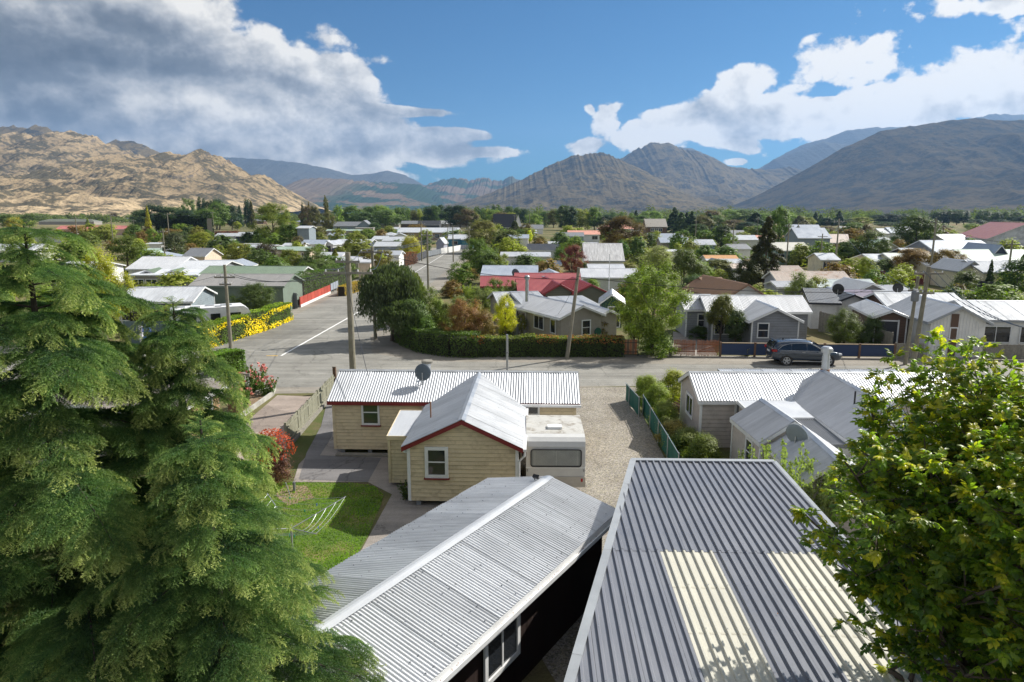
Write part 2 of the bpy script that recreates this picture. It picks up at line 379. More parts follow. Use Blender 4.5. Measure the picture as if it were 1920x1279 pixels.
# neighbour's concrete drive
M_conc_pink = asphalt_mat('concrete_pink', (.33, .275, .235), grain=18.0)
sheet('driveway', [W(435, 815), W(450, 880), (-10.9, 26), W(545, 833), W(628, 738), W(600, 745), W(520, 742)], .012, M_conc_pink)
# yard paths and lawn
sheet('path', [W(640, 770), W(600, 830), W(560, 872), W(550, 905), W(690, 905), W(735, 928), W(690, 1010), W(668, 1050), W(740, 1050), W(780, 985), W(870, 1000), W(870, 860), W(640, 855)], .012, M_conc)
M_path2 = asphalt_mat('old_seal', (.17, .165, .165), grain=30.0)
sheet('path', [W(618, 735), W(602, 800), W(575, 850), W(560, 900), W(690, 905), W(715, 860), W(600, 855), W(622, 820), W(632, 760)], .017, M_path2)
def lawn_mat():
    m, t, b = new_mat('lawn_green')
    p = t.node('ShaderNodeNewGeometry').outputs['Position']
    n1 = t.noise(p, .8, 5, .65); n2 = t.noise(p, 30.0, 3, .7)
    c = t.mix(t.ss(n1, .42, .66), (.085, .145, .03), (.18, .175, .06))
    f = t.lin(n2, .3, .7, .6, 1.4); c = t.vm('MULTIPLY', c, t.comb(f, f, f))
    t._in(b, 'Base Color', c); b.inputs['Roughness'].default_value = .9; b.inputs['Specular IOR Level'].default_value = .1
    bn = t.node('ShaderNodeBump'); bn.inputs['Strength'].default_value = .6; bn.inputs['Distance'].default_value = .03
    t.l.new(n2, bn.inputs['Height']); t.l.new(bn.outputs[0], b.inputs['Normal']); return m
M_lawn = lawn_mat()
LAWN = [W(p, q) for p, q in ((470, 905), (530, 906), (660, 907), (700, 912), (720, 928), (712, 955), (690, 1005), (665, 1050), (640, 1075), (560, 1160), (420, 1180), (380, 960))]
sheet('lawn', LAWN, .020, M_lawn)
M_dirt = gravel_mat('bare_earth', (.22, .155, .10), (.28, .21, .14), 30.0)
sheet('dirt', [W(535, 912), W(575, 912), W(590, 935), W(540, 950), W(515, 930)], .026, M_dirt)

# ------------------------------------------------------------------ hills and mountains
def hill_mat(name, grass, scrub, rock, forest=None, scrub_amt=.5, fmask=None, s=1.0, pale=None):
    m, t, b = new_mat(name)
    gi = t.node('ShaderNodeNewGeometry'); p = gi.outputs['Position']; x, y, z = t.sep(p)
    nx, ny, nz = t.sep(gi.outputs['Normal'])
    nl = t.noise(p, .0016 / s, 6, .62); nm = t.noise(p, .011 / s, 6, .66, .3); ns = t.noise(p, .05 / s, 4, .7)
    c = t.mix(t.ss(nl, .35, .65), grass, tuple(v * .72 for v in grass))
    if pale: c = t.mix(t.ss(t.m('ADD', z, t.m('MULTIPLY', nm, 90.0)), 120.0, 50.0), c, pale)
    amt = t.m('ADD', t.m('MULTIPLY', nm, .62), t.m('MULTIPLY', ns, .38))
    th = .60 - scrub_amt * .16
    c = t.mix(t.m('MULTIPLY', t.ss(amt, th, th + .09), .85), c, scrub)
    steep = t.ss(nz, .80, .58)
    c = t.mix(t.m('MULTIPLY', steep, t.ss(ns, .42, .58)), c, rock)
    if forest:
        fx0, fx1, amt2 = fmask
        fm = t.m('MULTIPLY', t.m('MULTIPLY', t.ss(x, fx0, fx0 + 350), t.ss(x, fx1, fx1 - 300)), t.ss(t.noise(p, .0022, 4, .6), .56 - amt2, .60 - amt2))
        c = t.mix(fm, c, forest)
    f = t.lin(t.noise(p, .12 / s, 3, .7), .3, .7, .8, 1.2); c = t.vm('MULTIPLY', c, t.comb(f, f, f))
    t._in(b, 'Base Color', c); b.inputs['Roughness'].default_value = 1.0; b.inputs['Specular IOR Level'].default_value = 0.0
    bn = t.node('ShaderNodeBump'); bn.inputs['Strength'].default_value = 1.0; bn.inputs['Distance'].default_value = 14.0 * s
    t.l.new(amt, bn.inputs['Height']); t.l.new(bn.outputs[0], b.inputs['Normal'])
    return m
def mountain(name, pts, D, foot, back, m, nx=420, ny=120, amp=.30, gf=900.0, shear=.5, prof=1.25, seed=0, jag=.012, footlift=-8.0, skew=0.0, smooth_w=0):
    """pts: crest line; D: distance of the crest; foot/back: depth of the front and rear slopes"""
    cr_ = []
    for p in pts:
        d = D + (p[2] if len(p) > 2 else 0); v = atY(p[0], p[1], d); cr_.append((v.x, d, v.z))
    cr_ = np.array(cr_); xs = np.linspace(cr_[0, 0], cr_[-1, 0], nx)
    yc = np.interp(xs, cr_[:, 0], cr_[:, 1]); zc = np.interp(xs, cr_[:, 0], cr_[:, 2])
    k = max(3, int(nx / 90)); ker = np.hanning(k + 2); ker /= ker.sum()
    zs = np.convolve(np.pad(zc, len(ker) // 2, mode='edge'), ker, 'same')[len(ker) // 2:len(ker) // 2 + nx]; zc = zs
    yc = np.convolve(np.pad(yc, 20, mode='edge'), np.ones(41) / 41, 'same')[20:20 + nx]
    span = cr_[-1, 0] - cr_[0, 0]
    zc = zc * (1 + jag * (ridged(xs / span * 60 + seed, xs * 0 + seed, 4) - .6) * 2)
    nf = int(ny * .78); nb = ny - nf
    t1 = np.linspace(0, 1, nf); t2 = np.linspace(0, 1, nb + 1)[1:]
    T, X = np.meshgrid(np.concatenate([t1, 1 + t2]), xs, indexing='ij')
    YC = yc[None, :]; ZC = zc[None, :]
    front = T <= 1
    tt = np.where(front, T, 2 - T)
    Y = np.where(front, YC - foot * (1 - T) * (1 + 0.0 * X), YC + back * (T - 1))
    X2 = X + skew * (1 - tt) * foot
    u = (X2 + shear * (YC - Y) + gf * 1.7 * (fbm(X2 / gf * 1.1 + seed, Y / gf * 1.1, 4) - .5)) / gf + seed * 3.1
    v = Y / gf * .62
    gul = ridged(u, v, 5, .52)            # 1 on spurs
    env = np.sin(np.pi * np.clip(tt, 0, 1) ** .8) ** .8 * .9 + .10 * tt
    gul = .36 * gul + .64 * ridged(u * .42 + 5 + .25 * fbm(X2 / gf * 2, Y / gf * 2, 3), v * .75, 4, .45)
    h = ZC * (tt ** prof) * (1 - amp * 1.9 * (1 - gul) * (1 - tt ** 3) * np.clip(env * 1.3, 0, 1)) + ZC * amp * .35 * (gul - .55) * env
    h = h + ZC * .13 * (ridged(X2 / gf * 2.6 + 9, Y / gf * 2.0, 4) - .55) * env + ZC * .05 * (fbm(X2 / gf * 6, Y / gf * 6, 4) - .5) * env
    Z = h + footlift * (1 - tt)
    n0, n1 = T.shape
    V = np.stack([X2, Y, Z], -1).reshape(-1, 3)
    i = np.arange((n0 - 1) * (n1 - 1)); r_ = i // (n1 - 1); c_ = i % (n1 - 1); a = r_ * n1 + c_
    F = np.stack([a, a + 1, a + n1 + 1, a + n1], -1)
    me = mesh_np(name, V, F, m, True); o = link(name, me); o['kind'] = 'structure'; return o
M_far = hill_mat('hill_far', (.085, .085, .075), (.05, .055, .05), (.09, .085, .08), s=3.0)
M_tan = hill_mat('hill_tan', (.36, .27, .155), (.05, .048, .028), (.12, .10, .08), scrub_amt=.92, pale=(.50, .38, .23))
M_mid = hill_mat('hill_mid', (.17, .125, .08), (.07, .065, .045), (.15, .12, .10), forest=(.030, .055, .032), fmask=(-1550, 200, .10), scrub_amt=.3)
M_brn = hill_mat('hill_brown', (.150, .116, .058), (.030, .032, .028), (.07, .062, .052), scrub_amt=.75)
M_drk = hill_mat('hill_shaded_scrub', (.098, .078, .046), (.024, .028, .028), (.06, .055, .05), scrub_amt=.85)  # cloud shade on the right slope put into a darker scrub colour
# far blue ranges
mountain('mountain', [(330, 330), (380, 296), (430, 296), (500, 299), (560, 306), (620, 318), (660, 329), (700, 326), (727, 321), (760, 329), (800, 350), (860, 372)], 9200, 3300, 1600, M_far, 240, 60, .26, 1700, seed=1)
mountain('mountain', [(1180, 330), (1240, 285), (1275, 276), (1300, 280), (1340, 297), (1370, 316), (1420, 318), (1470, 290), (1510, 270), (1545, 262), (1590, 245), (1640, 240), (1700, 238), (1780, 232), (1860, 215), (1990, 215)], 8800, 3300, 1600, M_far, 300, 70, .28, 1500, seed=3)
mountain('mountain', [(1395, 345), (1450, 300), (1500, 283), (1545, 266), (1590, 272), (1640, 300), (1700, 330), (1800, 350)], 7800, 2700, 1500, M_far, 200, 60, .28, 1300, seed=5)
# low middle ranges
mountain('hill', [(470, 372), (540, 350), (567, 336), (600, 335), (640, 337), (700, 342), (740, 343), (790, 348), (830, 366), (900, 395)], 6300, 2700, 1500, M_mid, 360, 110, .30, 900, seed=2, jag=.05)
mountain('hill', [(740, 372), (790, 350), (830, 338), (850, 334), (880, 338), (905, 333), (935, 341), (962, 331), (985, 345), (1060, 380)], 7400, 3000, 1500, M_mid, 300, 100, .30, 900, seed=4, jag=.05)
# left hills
mountain('hill', [(-260, 240), (-100, 235), (0, 240), (25, 237), (45, 242), (70, 235), (100, 245), (120, 250), (150, 262), (200, 275), (215, 262), (250, 266), (275, 274), (305, 290), (360, 325), (420, 360)], 4700, 2000, 1200, M_brn, 420, 110, .30, 520, seed=7, jag=.02)
mountain('hill', [(-420, 285), (-200, 262), (-60, 256), (0, 262), (34, 250), (60, 258), (105, 246), (130, 248), (178, 258), (205, 270), (240, 283), (290, 303), (340, 330), (420, 372)], 3500, 2100, 1000, M_tan, 520, 180, .44, 430, seed=6, jag=.05)
mountain('hill', [(60, 372), (130, 330), (190, 293), (235, 290), (270, 300), (305, 289), (320, 286), (345, 294), (362, 286), (377, 282), (392, 289), (430, 302), (455, 320), (472, 330), (488, 326), (510, 337), (530, 350), (555, 365), (600, 392)], 2700, 1500, 800, M_tan, 560, 200, .46, 300, seed=8, jag=.04)
# pair of peaks in the middle
mountain('mountain', [(1000, 385), (1100, 330), (1165, 298), (1190, 283), (1220, 270), (1238, 269), (1252, 267), (1270, 279), (1292, 283), (1312, 286), (1340, 300), (1370, 315), (1400, 316), (1440, 320), (1480, 313), (1510, 322), (1600, 372)], 6200, 2500, 1500, M_brn, 560, 190, .55, 760, seed=9, jag=.03, shear=.3)
mountain('mountain', [(800, 392), (870, 378), (920, 362), (980, 336), (1040, 306), (1070, 293), (1100, 291), (1118, 286), (1135, 289), (1160, 300), (1200, 318), (1245, 342), (1300, 372), (1350, 396)], 4700, 1900, 1400, M_brn, 560, 200, .55, 700, seed=10, jag=.03, shear=-.3)
# big slope on the right
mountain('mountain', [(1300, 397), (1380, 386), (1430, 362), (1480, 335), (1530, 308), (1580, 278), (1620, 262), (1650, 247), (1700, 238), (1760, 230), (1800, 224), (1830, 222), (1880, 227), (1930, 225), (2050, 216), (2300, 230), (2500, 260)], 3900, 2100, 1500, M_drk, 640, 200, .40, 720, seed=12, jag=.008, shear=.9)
# ------------------------------------------------------------------ air
def haze(dens=6.5e-5):
    m = bpy.data.materials.new('haze_air'); m.use_nodes = True; t = NT(m.node_tree); t.n.clear()
    pv = t.node('ShaderNodeVolumePrincipled'); pv.inputs['Color'].default_value = (.36, .60, 1.0, 1); pv.inputs['Density'].default_value = dens; pv.inputs['Anisotropy'].default_value = .25
    o = t.node('ShaderNodeOutputMaterial'); t.l.new(pv.outputs[0], o.inputs['Volume'])
    ob = MB().box(-9100, 9100, -500, 11700, -16, 1330).build('haze', m); ob['kind'] = 'stuff'
    return ob
haze()
# ------------------------------------------------------------------ materials for buildings
ZINC = roof_mat('zinc_roof', (.50, .52, .545), .40, .2, rust=.04, streak=.15, rnd=.08)
ZINC2 = roof_mat('zinc_roof_old', (.50, .515, .54), .5, .12, rust=.16, streak=.12)
RUSTY = roof_mat('rusty_roof', (.50, .42, .36), .65, 0, rust=.8, streak=.25)
WHITER = roof_mat('white_roof', (.50, .52, .545), .45, .1, streak=.07)
SHEDZ = roof_mat('shed_zinc', (.62, .635, .655), .40, .2, rust=.04, streak=.16, rnd=.09)
CREAMR = roof_mat('cream_sheet', (.52, .505, .43), .55, 0, streak=.06, rnd=.02)
DARKR = roof_mat('slate_roof', (.185, .195, .222), .42, 0, streak=.07, rnd=.02)
BLACKR = roof_mat('black_roof', (.035, .038, .045), .5, 0)
GREYR = roof_mat('grey_roof', (.20, .21, .225), .55, 0)
BLUER = roof_mat('bluegrey_roof', (.33, .37, .43), .45, .1)
GREENR = roof_mat('green_roof', (.15, .205, .145), .5, 0)
PGREENR = roof_mat('pale_green_roof', (.33, .42, .35), .5, 0)
REDR = roof_mat('red_roof', (.30, .045, .048), .45, 0)
SALMR = roof_mat('salmon_roof', (.62, .30, .22), .6, 0)
PINKR = roof_mat('pink_red_roof', (.50, .17, .15), .6, 0)
BROWNR = roof_mat('brown_roof', (.26, .155, .095), .7, 0)
MAROONR = roof_mat('maroon_roof', (.24, .09, .09), .6, 0)
OLIVER = roof_mat('olive_roof', (.15, .16, .12), .65, 0)
def wallm(n, c, **k): return mat(n, c, .75, var=.07, scale=2.5, rnd=.03, **{**dict(dirt=.25, dscale=1.6), **k})
CREAM = wallm('cream_paint', (.68, .57, .38), dirt=.45, dirtc=(.30, .24, .15), dscale=2.2)
TAUPE = wallm('taupe_paint', (.50, .45, .41)); WHITEW = wallm('white_wall', (.76, .76, .74), dirt=.12); GREYW = wallm('grey_wall', (.26, .275, .30))
GREIGE = wallm('greige_wall', (.34, .315, .28)); BLUEW = wallm('bluegrey_wall', (.25, .30, .33)); GREENW = wallm('green_wall', (.17, .215, .17))
TEALW = wallm('teal_wall', (.06, .22, .28)); CREAMW = wallm('cream_wall', (.66, .61, .45)); BROWNW = wallm('brown_wall', (.13, .08, .055)); BRICKW = wallm('brick_wall', (.45, .17, .09))
DARKW = wallm('dark_wall', (.06, .065, .075)); TEALG = wallm('seagreen_wall', (.24, .36, .32)); PEACHW = wallm('peach_wall', (.72, .58, .45)); LILACW = wallm('lilac_wall', (.36, .37, .44)); NAVYW = wallm('navy_wall', (.05, .065, .10)); PINKW = wallm('salmon_wall', (.62, .42, .32))
WHITE = mat('white_paint', (.74, .75, .75), .5, var=.06, dirt=.2, dirtc=(.4, .38, .35)); MAROON = mat('maroon_paint', (.20, .025, .025), .5, var=.1)
GALV = mat('galvanised', (.45, .47, .49), .35, .5, var=.12, dirt=.2); GALVD = mat('old_steel', (.22, .23, .25), .5, .4, var=.15)
DARK = mat('dark_void', (.02, .02, .022), .9); SLATE = mat('slate_trim', (.30, .32, .34), .5, var=.06); DISHM = mat('dish_grey', (.10, .125, .15), .5); DISHL = mat('dish_pale', (.26, .30, .32), .5)
RUST = mat('rust', (.26, .13, .07), .85, var=.25); BLKP = mat('black_plastic', (.02, .02, .022), .4)
WOODG = mat('weathered_wood', (.24, .225, .19), .9, var=.22, scale=6, dirt=.3, dirtc=(.10, .09, .08)); WOODP = mat('pole_wood', (.25, .23, .175), .9, var=.2, scale=3, dirt=.3, dirtc=(.12, .13, .07)); WOODR = mat('red_timber', (.30, .12, .06), .8, var=.25, scale=6, rnd=.25)
WOODB = mat('brown_timber', (.17, .105, .07), .85, var=.2, rnd=.15); WOODD = mat('dark_stain', (.034, .018, .014), .9, var=.25, rnd=.12)
def glass_mat():
    m, t, b = new_mat('window_glass'); b.inputs['Base Color'].default_value = (.022, .026, .032, 1); b.inputs['Roughness'].default_value = .06; b.inputs['Specular IOR Level'].default_value = .9
    MATS['window_glass'] = m; return m
GLASS = glass_mat()
CURT = mat('curtain', (.32, .33, .33), .35, var=.15, scale=8, spec=.8)

# ------------------------------------------------------------------ roofing
def corr(u, pitch=.076, amp=.0085): return amp * math.sin(2 * math.pi * u / pitch)
def rib_profile(w, kind, seg=None):
    """(u, n) points across a sheet of width w"""
    if kind == 'corr':
        n = max(2, round(w / .084)); return [(w * i / (n * 8), .0155 * math.sin(2 * math.pi * i / 8)) for i in range(n * 8 + 1)]
    if kind == 'wide':
        n = max(2, round(w / .12)); return [(w * i / (n * 6), .015 * math.sin(2 * math.pi * i / 6)) for i in range(n * 6 + 1)]
    if kind == 'rib':
        n = max(1, round(w / .19)); p = w / n; o_ = []
        for i in range(n):
            b_ = i * p; o_ += [(b_, 0), (b_ + p * .56, 0), (b_ + p * .61, .048), (b_ + p * .82, .048), (b_ + p * .93, 0)]
        return o_ + [(w, 0)]
    return [(0, 0), (w, 0)]
_SHC = {}
def sheet_mesh(w, lo, hi, kind, m, key=None, nv=1):
    """one roofing sheet: u across, v up the slope; lo/hi functions of u"""
    if key is not None and key in _SHC: return _SHC[key]
    pr = rib_profile(w, kind); vs = []; fs = []
    for (u, n) in pr:
        a, b = lo(u), hi(u)
        for k in range(nv + 1): vs.append((u, a + (b - a) * k / nv, n))
    for i in range(len(pr) - 1):
        if hi(pr[i][0]) - lo(pr[i][0]) < .002 and hi(pr[i + 1][0]) - lo(pr[i + 1][0]) < .002: continue
        for k in range(nv):
            a = i * (nv + 1) + k; fs.append((a, a + nv + 1, a + nv + 2, a + 1))
    me = mesh_np('roof_sheet', vs, fs, m, kind in ('corr', 'wide'))
    if key is not None: _SHC[key] = me
    return me
_rj = random.Random(5)
def slope(parent, O, U, V, L, S, m, kind='corr', sw=.76, lo=None, hi=None, jit=.0025, name='roof_sheet'):
    """cover one slope (origin O at the eave, U along the eave, V up) with single sheets"""
    U = Vector(U).normalized(); V = Vector(V).normalized(); N = U.cross(V).normalized()
    n = max(1, round(L / sw)); w = L / n
    for i in range(n):
        u0 = i * w
        rect = lo is None and hi is None
        lo_ = (lambda u: 0.0) if lo is None else (lambda u: lo(u0 + u)); hi_ = (lambda u: S) if hi is None else (lambda u: hi(u0 + u))
        me = sheet_mesh(w + .012, lo_, hi_, kind, m, (round(w, 3), round(S, 3), kind, m.name) if rect else None)
        if len(me.polygons) == 0: continue
        P = Vector(O) + U * u0 + N * (.004 + (i % 2) * .009 + _rj.random() * jit)
        M = Matrix((U, V, N)).transposed().to_4x4(); M.translation = P
        link(name, me, parent, mtx=M)

def clap(mb, p0, p1, z0, z1, zt=None, rise=None, step=.15, out=.030, gap=.016):
    """weatherboards between two plan points; zt/rise: gable clipping function half-width->height"""
    p0 = Vector((p0[0], p0[1], 0)); p1 = Vector((p1[0], p1[1], 0)); d = (p1 - p0); L = d.length; d.normalize(); nrm = Vector((d.y, -d.x, 0))
    z = z0
    top = z1 + (rise or 0)
    while z < top - .02:
        zz = min(z + step, top); a0, a1, b0, b1 = 0, L, 0, L
        if rise and zz > z1:
            f = lambda q: max(0.0, (q - z1)) / rise * L / 2
            a0, a1 = f(z), L - f(z); b0, b1 = f(zz), L - f(zz)
            if a1 - a0 < .05: break
        A = p0 + d * a0 + nrm * out; B = p0 + d * a1 + nrm * out; Cc = p0 + d * b1 + nrm * .006; Dd = p0 + d * b0 + nrm * .006
        A2 = p0 + d * a0; B2 = p0 + d * a1
        zt_ = zz - gap
        mb.add([(A.x, A.y, z), (B.x, B.y, z), (Cc.x, Cc.y, zt_), (Dd.x, Dd.y, zt_), (A2.x, A2.y, z), (B2.x, B2.y, z)], [(0, 1, 2, 3), (4, 5, 1, 0)])
        z = zz
    return mb
_WC = {}
def window(parent, x, y, z, w, h, ang, fm=None, bars='sash', pane=None, sill=None, fw=.085):
    """window facing local -Y, rotated by ang; frame > pane (and sill)"""
    fm = fm or WHITE; pane = pane or GLASS; key = (round(w, 2), round(h, 2), fm.name, bars, pane.name, sill.name if sill else '')
    if key not in _WC:
        f = MB(); d = .05
        f.box(-w / 2 - fw, -w / 2, -d, 0, -fw, h + fw); f.box(w / 2, w / 2 + fw, -d, 0, -fw, h + fw)
        f.box(-w / 2, w / 2, -d - .004, -.004, h, h + fw); f.box(-w / 2, w / 2, -d - .004, -.004, -fw, 0)
        if bars == 'sash': f.box(-w / 2, w / 2, -.035, -.004, h * .49, h * .49 + .045)
        if bars == 'pair': f.box(-.025, .025, -.035, -.004, 0, h)
        if bars == 'triple':
            for q in (-1, 1): f.box(q * w / 6 - .02, q * w / 6 + .02, -.035, -.004, 0, h)
        pm = MB().add([(-w / 2, -.016, 0), (w / 2, -.016, 0), (w / 2, -.016, h), (-w / 2, -.016, h)], [(0, 1, 2, 3)])
        sm = MB().box(-w / 2 - fw - .04, w / 2 + fw + .04, -.10, 0, -fw - .05, -fw - .004).mesh('sill', sill) if sill else None
        _WC[key] = (f.mesh('window', fm), pm.mesh('pane', pane), sm)
    fme, pme, sme = _WC[key]
    o = link('window', fme, parent, (x, y, z), (0, 0, ang)); link('pane', pme, o)
    if sme: link('window_sill', sme, o)
    return o

def backing(w):  # shade lines under the laps painted in: darkened wall colour behind the boards
    nm = w.name + '_lap_shade'
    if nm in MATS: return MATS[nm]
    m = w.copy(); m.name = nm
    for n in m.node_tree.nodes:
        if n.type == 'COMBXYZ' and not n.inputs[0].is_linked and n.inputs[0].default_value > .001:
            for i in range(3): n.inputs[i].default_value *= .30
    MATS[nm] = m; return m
class Wing:
    """rectangular wing in a local frame: x 0..w along the front, y 0..d to the rear"""
    def __init__(s, th, O, a, w, d, h, rise, axis='x', roof=None, wall=None, kind='corr', ov=.25, boards=False, trim=None, hip=False, z0=.0, sheets=True, gut=None, corner=None, wallname='wall', mono=0, gablem=None, openend=False):
        s.th = th; O = Vector((O[0], O[1], 0)) - th.location; O.z = 0; s.M = Matrix.Translation(O) @ Matrix.Rotation(a, 4, 'Z'); s.O = O; s.a = a; s.w = w; s.d = d; s.h = h; s.rise = rise
        M = s.M; trim = trim or WHITE; roof = roof or ZINC; wall = wall or WHITEW
        # walls
        mb = MB(); e = .0
        if mono:
            zf, zb = (h, h + rise)
            vs = [(0, 0, z0), (w, 0, z0), (w, d, z0), (0, d, z0), (0, 0, zf), (w, 0, zf), (w, d, zb), (0, d, zb)]
            mb.add(vs, [(0, 1, 5, 4), (1, 2, 6, 5), (2, 3, 7, 6), (3, 0, 4, 7), (4, 5, 6, 7)])
        elif hip:
            mb.box(0, w, 0, d, z0, h)
        elif axis == 'x':
            mb.add([(0, 0, z0), (w, 0, z0), (w, d, z0), (0, d, z0), (0, 0, h), (w, 0, h), (w, d, h), (0, d, h), (0, d / 2, h + rise), (w, d / 2, h + rise)],
                   [(0, 1, 5, 4), (2, 3, 7, 6), (1, 2, 6, 9, 5), (3, 0, 4, 8, 7), (4, 5, 9, 8), (8, 9, 6, 7)])
        else:
            mb.add([(0, 0, z0), (w, 0, z0), (w, d, z0), (0, d, z0), (0, 0, h), (w, 0, h), (w, d, h), (0, d, h), (w / 2, 0, h + rise), (w / 2, d, h + rise)],
                   [(1, 2, 6, 5), (3, 0, 4, 7), (0, 1, 5, 8, 4), (2, 3, 7, 9, 6), (4, 8, 9, 7), (8, 5, 6, 9)])
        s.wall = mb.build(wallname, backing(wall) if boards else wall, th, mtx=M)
        if boards:
            b = MB(); st = boards if isinstance(boards, float) else .15
            g1 = rise if (axis == 'x' and not hip and not mono) else None; g2 = rise if (axis == 'y' and not hip and not mono) else None
            clap(b, (0, 0), (w, 0), z0, h, rise=g2, step=st); clap(b, (w, 0), (w, d), z0, h, rise=g1, step=st)
            clap(b, (w, d), (0, d), z0, h, rise=g2, step=st); clap(b, (0, d), (0, 0), z0, h, rise=g1, step=st)
            bo = b.build('weatherboards', wall, th, mtx=M); bo['kind'] = 'stuff'
            cb = MB(); q = .05
            cbm = cb.box(-q, q, -q, q, z0 + .003, h).mesh('corner_board', corner or trim)
            for (cx, cy) in ((0, 0), (w, 0), (w, d), (0, d)): link('corner_board', cbm, th, mtx=M @ Matrix.Translation((cx, cy, 0)))
        # roof
        rf = MB(); th_ = .03
        if mono:
            V = Vector((0, d, rise)); S = V.length; k = 1 + 2 * ov / d; O_ = Vector((-ov, -ov, h - rise * ov / d + .03))
            rf.add([O_ - Vector((0, 0, .05)), O_ + Vector((w + 2 * ov, 0, -.05)), O_ + Vector((w + 2 * ov, 0, -.05)) + V * k, O_ + V * k - Vector((0, 0, .05))], [(0, 1, 2, 3)])
            rr = s.fascia(rf, [(-ov, -ov), (w + ov, -ov), (w + ov, d + ov), (-ov, d + ov)], lambda x, y: h + rise * y / d + .03, trim, th)
            s.cover(rr, O_, (1, 0, 0), V, w + 2 * ov, S * k, roof, kind, sheets)
        elif hip:
            W_, D_ = w + 2 * ov, d + 2 * ov; rd = min(W_, D_) / 2; hz = h; rz = h + rise
            rr = s.fascia(rf, [(-ov, -ov), (w + ov, -ov), (w + ov, d + ov), (-ov, d + ov)], lambda x, y: h + .02, trim, th)
            sl = math.hypot(rd, rise)
            for (O_, U, Vv, L) in (((-ov, -ov, hz), (1, 0, 0), (0, rd, rise), W_), ((w + ov, -ov, hz), (0, 1, 0), (-rd, 0, rise), D_), ((w + ov, d + ov, hz), (-1, 0, 0), (0, -rd, rise), W_), ((-ov, d + ov, hz), (0, -1, 0), (rd, 0, rise), D_)):
                f = (lambda L: (lambda u: sl * max(0.0, min(1, u / rd, (L - u) / rd))))(L)
                if sheets: slope(rr, Vector(O_) + Vector((0, 0, .03)), U, Vv, L, sl, roof, kind, hi=f)
                else:
                    q = MB(); U_ = Vector(U); V_ = Vector(Vv); O2 = Vector(O_) + Vector((0, 0, .03)); a1 = O2 + U_ * rd + V_; a2 = O2 + U_ * (L - rd) + V_
                    q.add([O2, O2 + U_ * L, a2, a1], [(0, 1, 2, 3)]); q.build('roof_slope', roof, rr)
        else:
            if axis == 'x': L = w + 2 * ov; hd = d / 2 + ov; quads = [((-ov, -ov), (1, 0, 0), (0, 1, 0)), ((w + ov, d + ov), (-1, 0, 0), (0, -1, 0))]
            else: L = d + 2 * ov; hd = w / 2 + ov; quads = [((w + ov, -ov), (0, 1, 0), (-1, 0, 0)), ((-ov, d + ov), (0, -1, 0), (1, 0, 0))]
            half = (d if axis == 'x' else w) / 2; tanp = rise / half; ez = h - ov * tanp + .035; S = math.hypot(hd, hd * tanp)
            s.ez = ez; s.rz = h + rise + .035
            if axis == 'x': fz = lambda x, y: h + rise * (1 - abs(y - d / 2) / half); pl = [(-ov, -ov), (w + ov, -ov), (w + ov, d / 2), (w + ov, d + ov), (-ov, d + ov), (-ov, d / 2)]
            else: fz = lambda x, y: h + rise * (1 - abs(x - w / 2) / half); pl = [(-ov, -ov), (w / 2, -ov), (w + ov, -ov), (w + ov, d + ov), (w / 2, d + ov), (-ov, d + ov)]
            rr = s.fascia(rf, pl, fz, trim, th)
            for (o2, U, V2) in quads:
                O_ = Vector((o2[0], o2[1], ez)); V = (Vector(V2) + Vector((0, 0, tanp))).normalized()
                s.cover(rr, O_, U, V, L, S, roof, kind, sheets)
            # ridge capping
            rc = MB(); q = .13; zt = h + rise + .065
            if axis == 'x': rc.add([(-ov, d / 2 - q, zt - q * tanp), (w + ov, d / 2 - q, zt - q * tanp), (w + ov, d / 2, zt), (-ov, d / 2, zt), (w + ov, d / 2 + q, zt - q * tanp), (-ov, d / 2 + q, zt - q * tanp)], [(0, 1, 2, 3), (3, 2, 4, 5)])
            else: rc.add([(w / 2 - q, -ov, zt - q * tanp), (w / 2 - q, d + ov, zt - q * tanp), (w / 2, d + ov, zt), (w / 2, -ov, zt), (w / 2 + q, d + ov, zt - q * tanp), (w / 2 + q, -ov, zt - q * tanp)], [(0, 3, 2, 1), (3, 5, 4, 2)])
            s.cap = rc.build('ridge_cap', roof if not sheets else MATS.get('galvanised'), rr)
        s.roof = rr
        if gut:
            gm = MB()
            if axis == 'x' or mono or hip:
                for yy in (-ov - .11,): gm.box(-ov, w + ov, yy, yy + .10, h - .14 - (ov * (rise / (d / 2)) if not (mono or hip) else 0), h - .05 - (ov * (rise / (d / 2)) if not (mono or hip) else 0))
            else:
                for xx in (-ov - .11,): gm.box(xx, xx + .10, -ov, d + ov, h - .14 - ov * rise / (w / 2), h - .05 - ov * rise / (w / 2))
            gm.build('gutter', gut, th, mtx=M)
    def fascia(s, mb, pl, fz, m, th):
        t = .03; hgt = .16; n = len(pl)
        for i in range(n):
            p, q = pl[i], pl[(i + 1) % n]; dx_, dy_ = q[0] - p[0], q[1] - p[1]; l = math.hypot(dx_, dy_)
            if l < 1e-6: continue
            nx_, ny_ = -dy_ / l * t, dx_ / l * t; z1, z2 = fz(*p) + .025, fz(*q) + .025
            mb.add([(p[0], p[1], z1 - hgt), (q[0], q[1], z2 - hgt), (q[0], q[1], z2), (p[0], p[1], z1), (p[0] + nx_, p[1] + ny_, z1 - hgt), (q[0] + nx_, q[1] + ny_, z2 - hgt), (q[0] + nx_, q[1] + ny_, z2), (p[0] + nx_, p[1] + ny_, z1)],
                   [(0, 1, 2, 3), (5, 4, 7, 6), (3, 2, 6, 7), (1, 0, 4, 5)])
        return mb.build('roof', m, th, mtx=s.M)
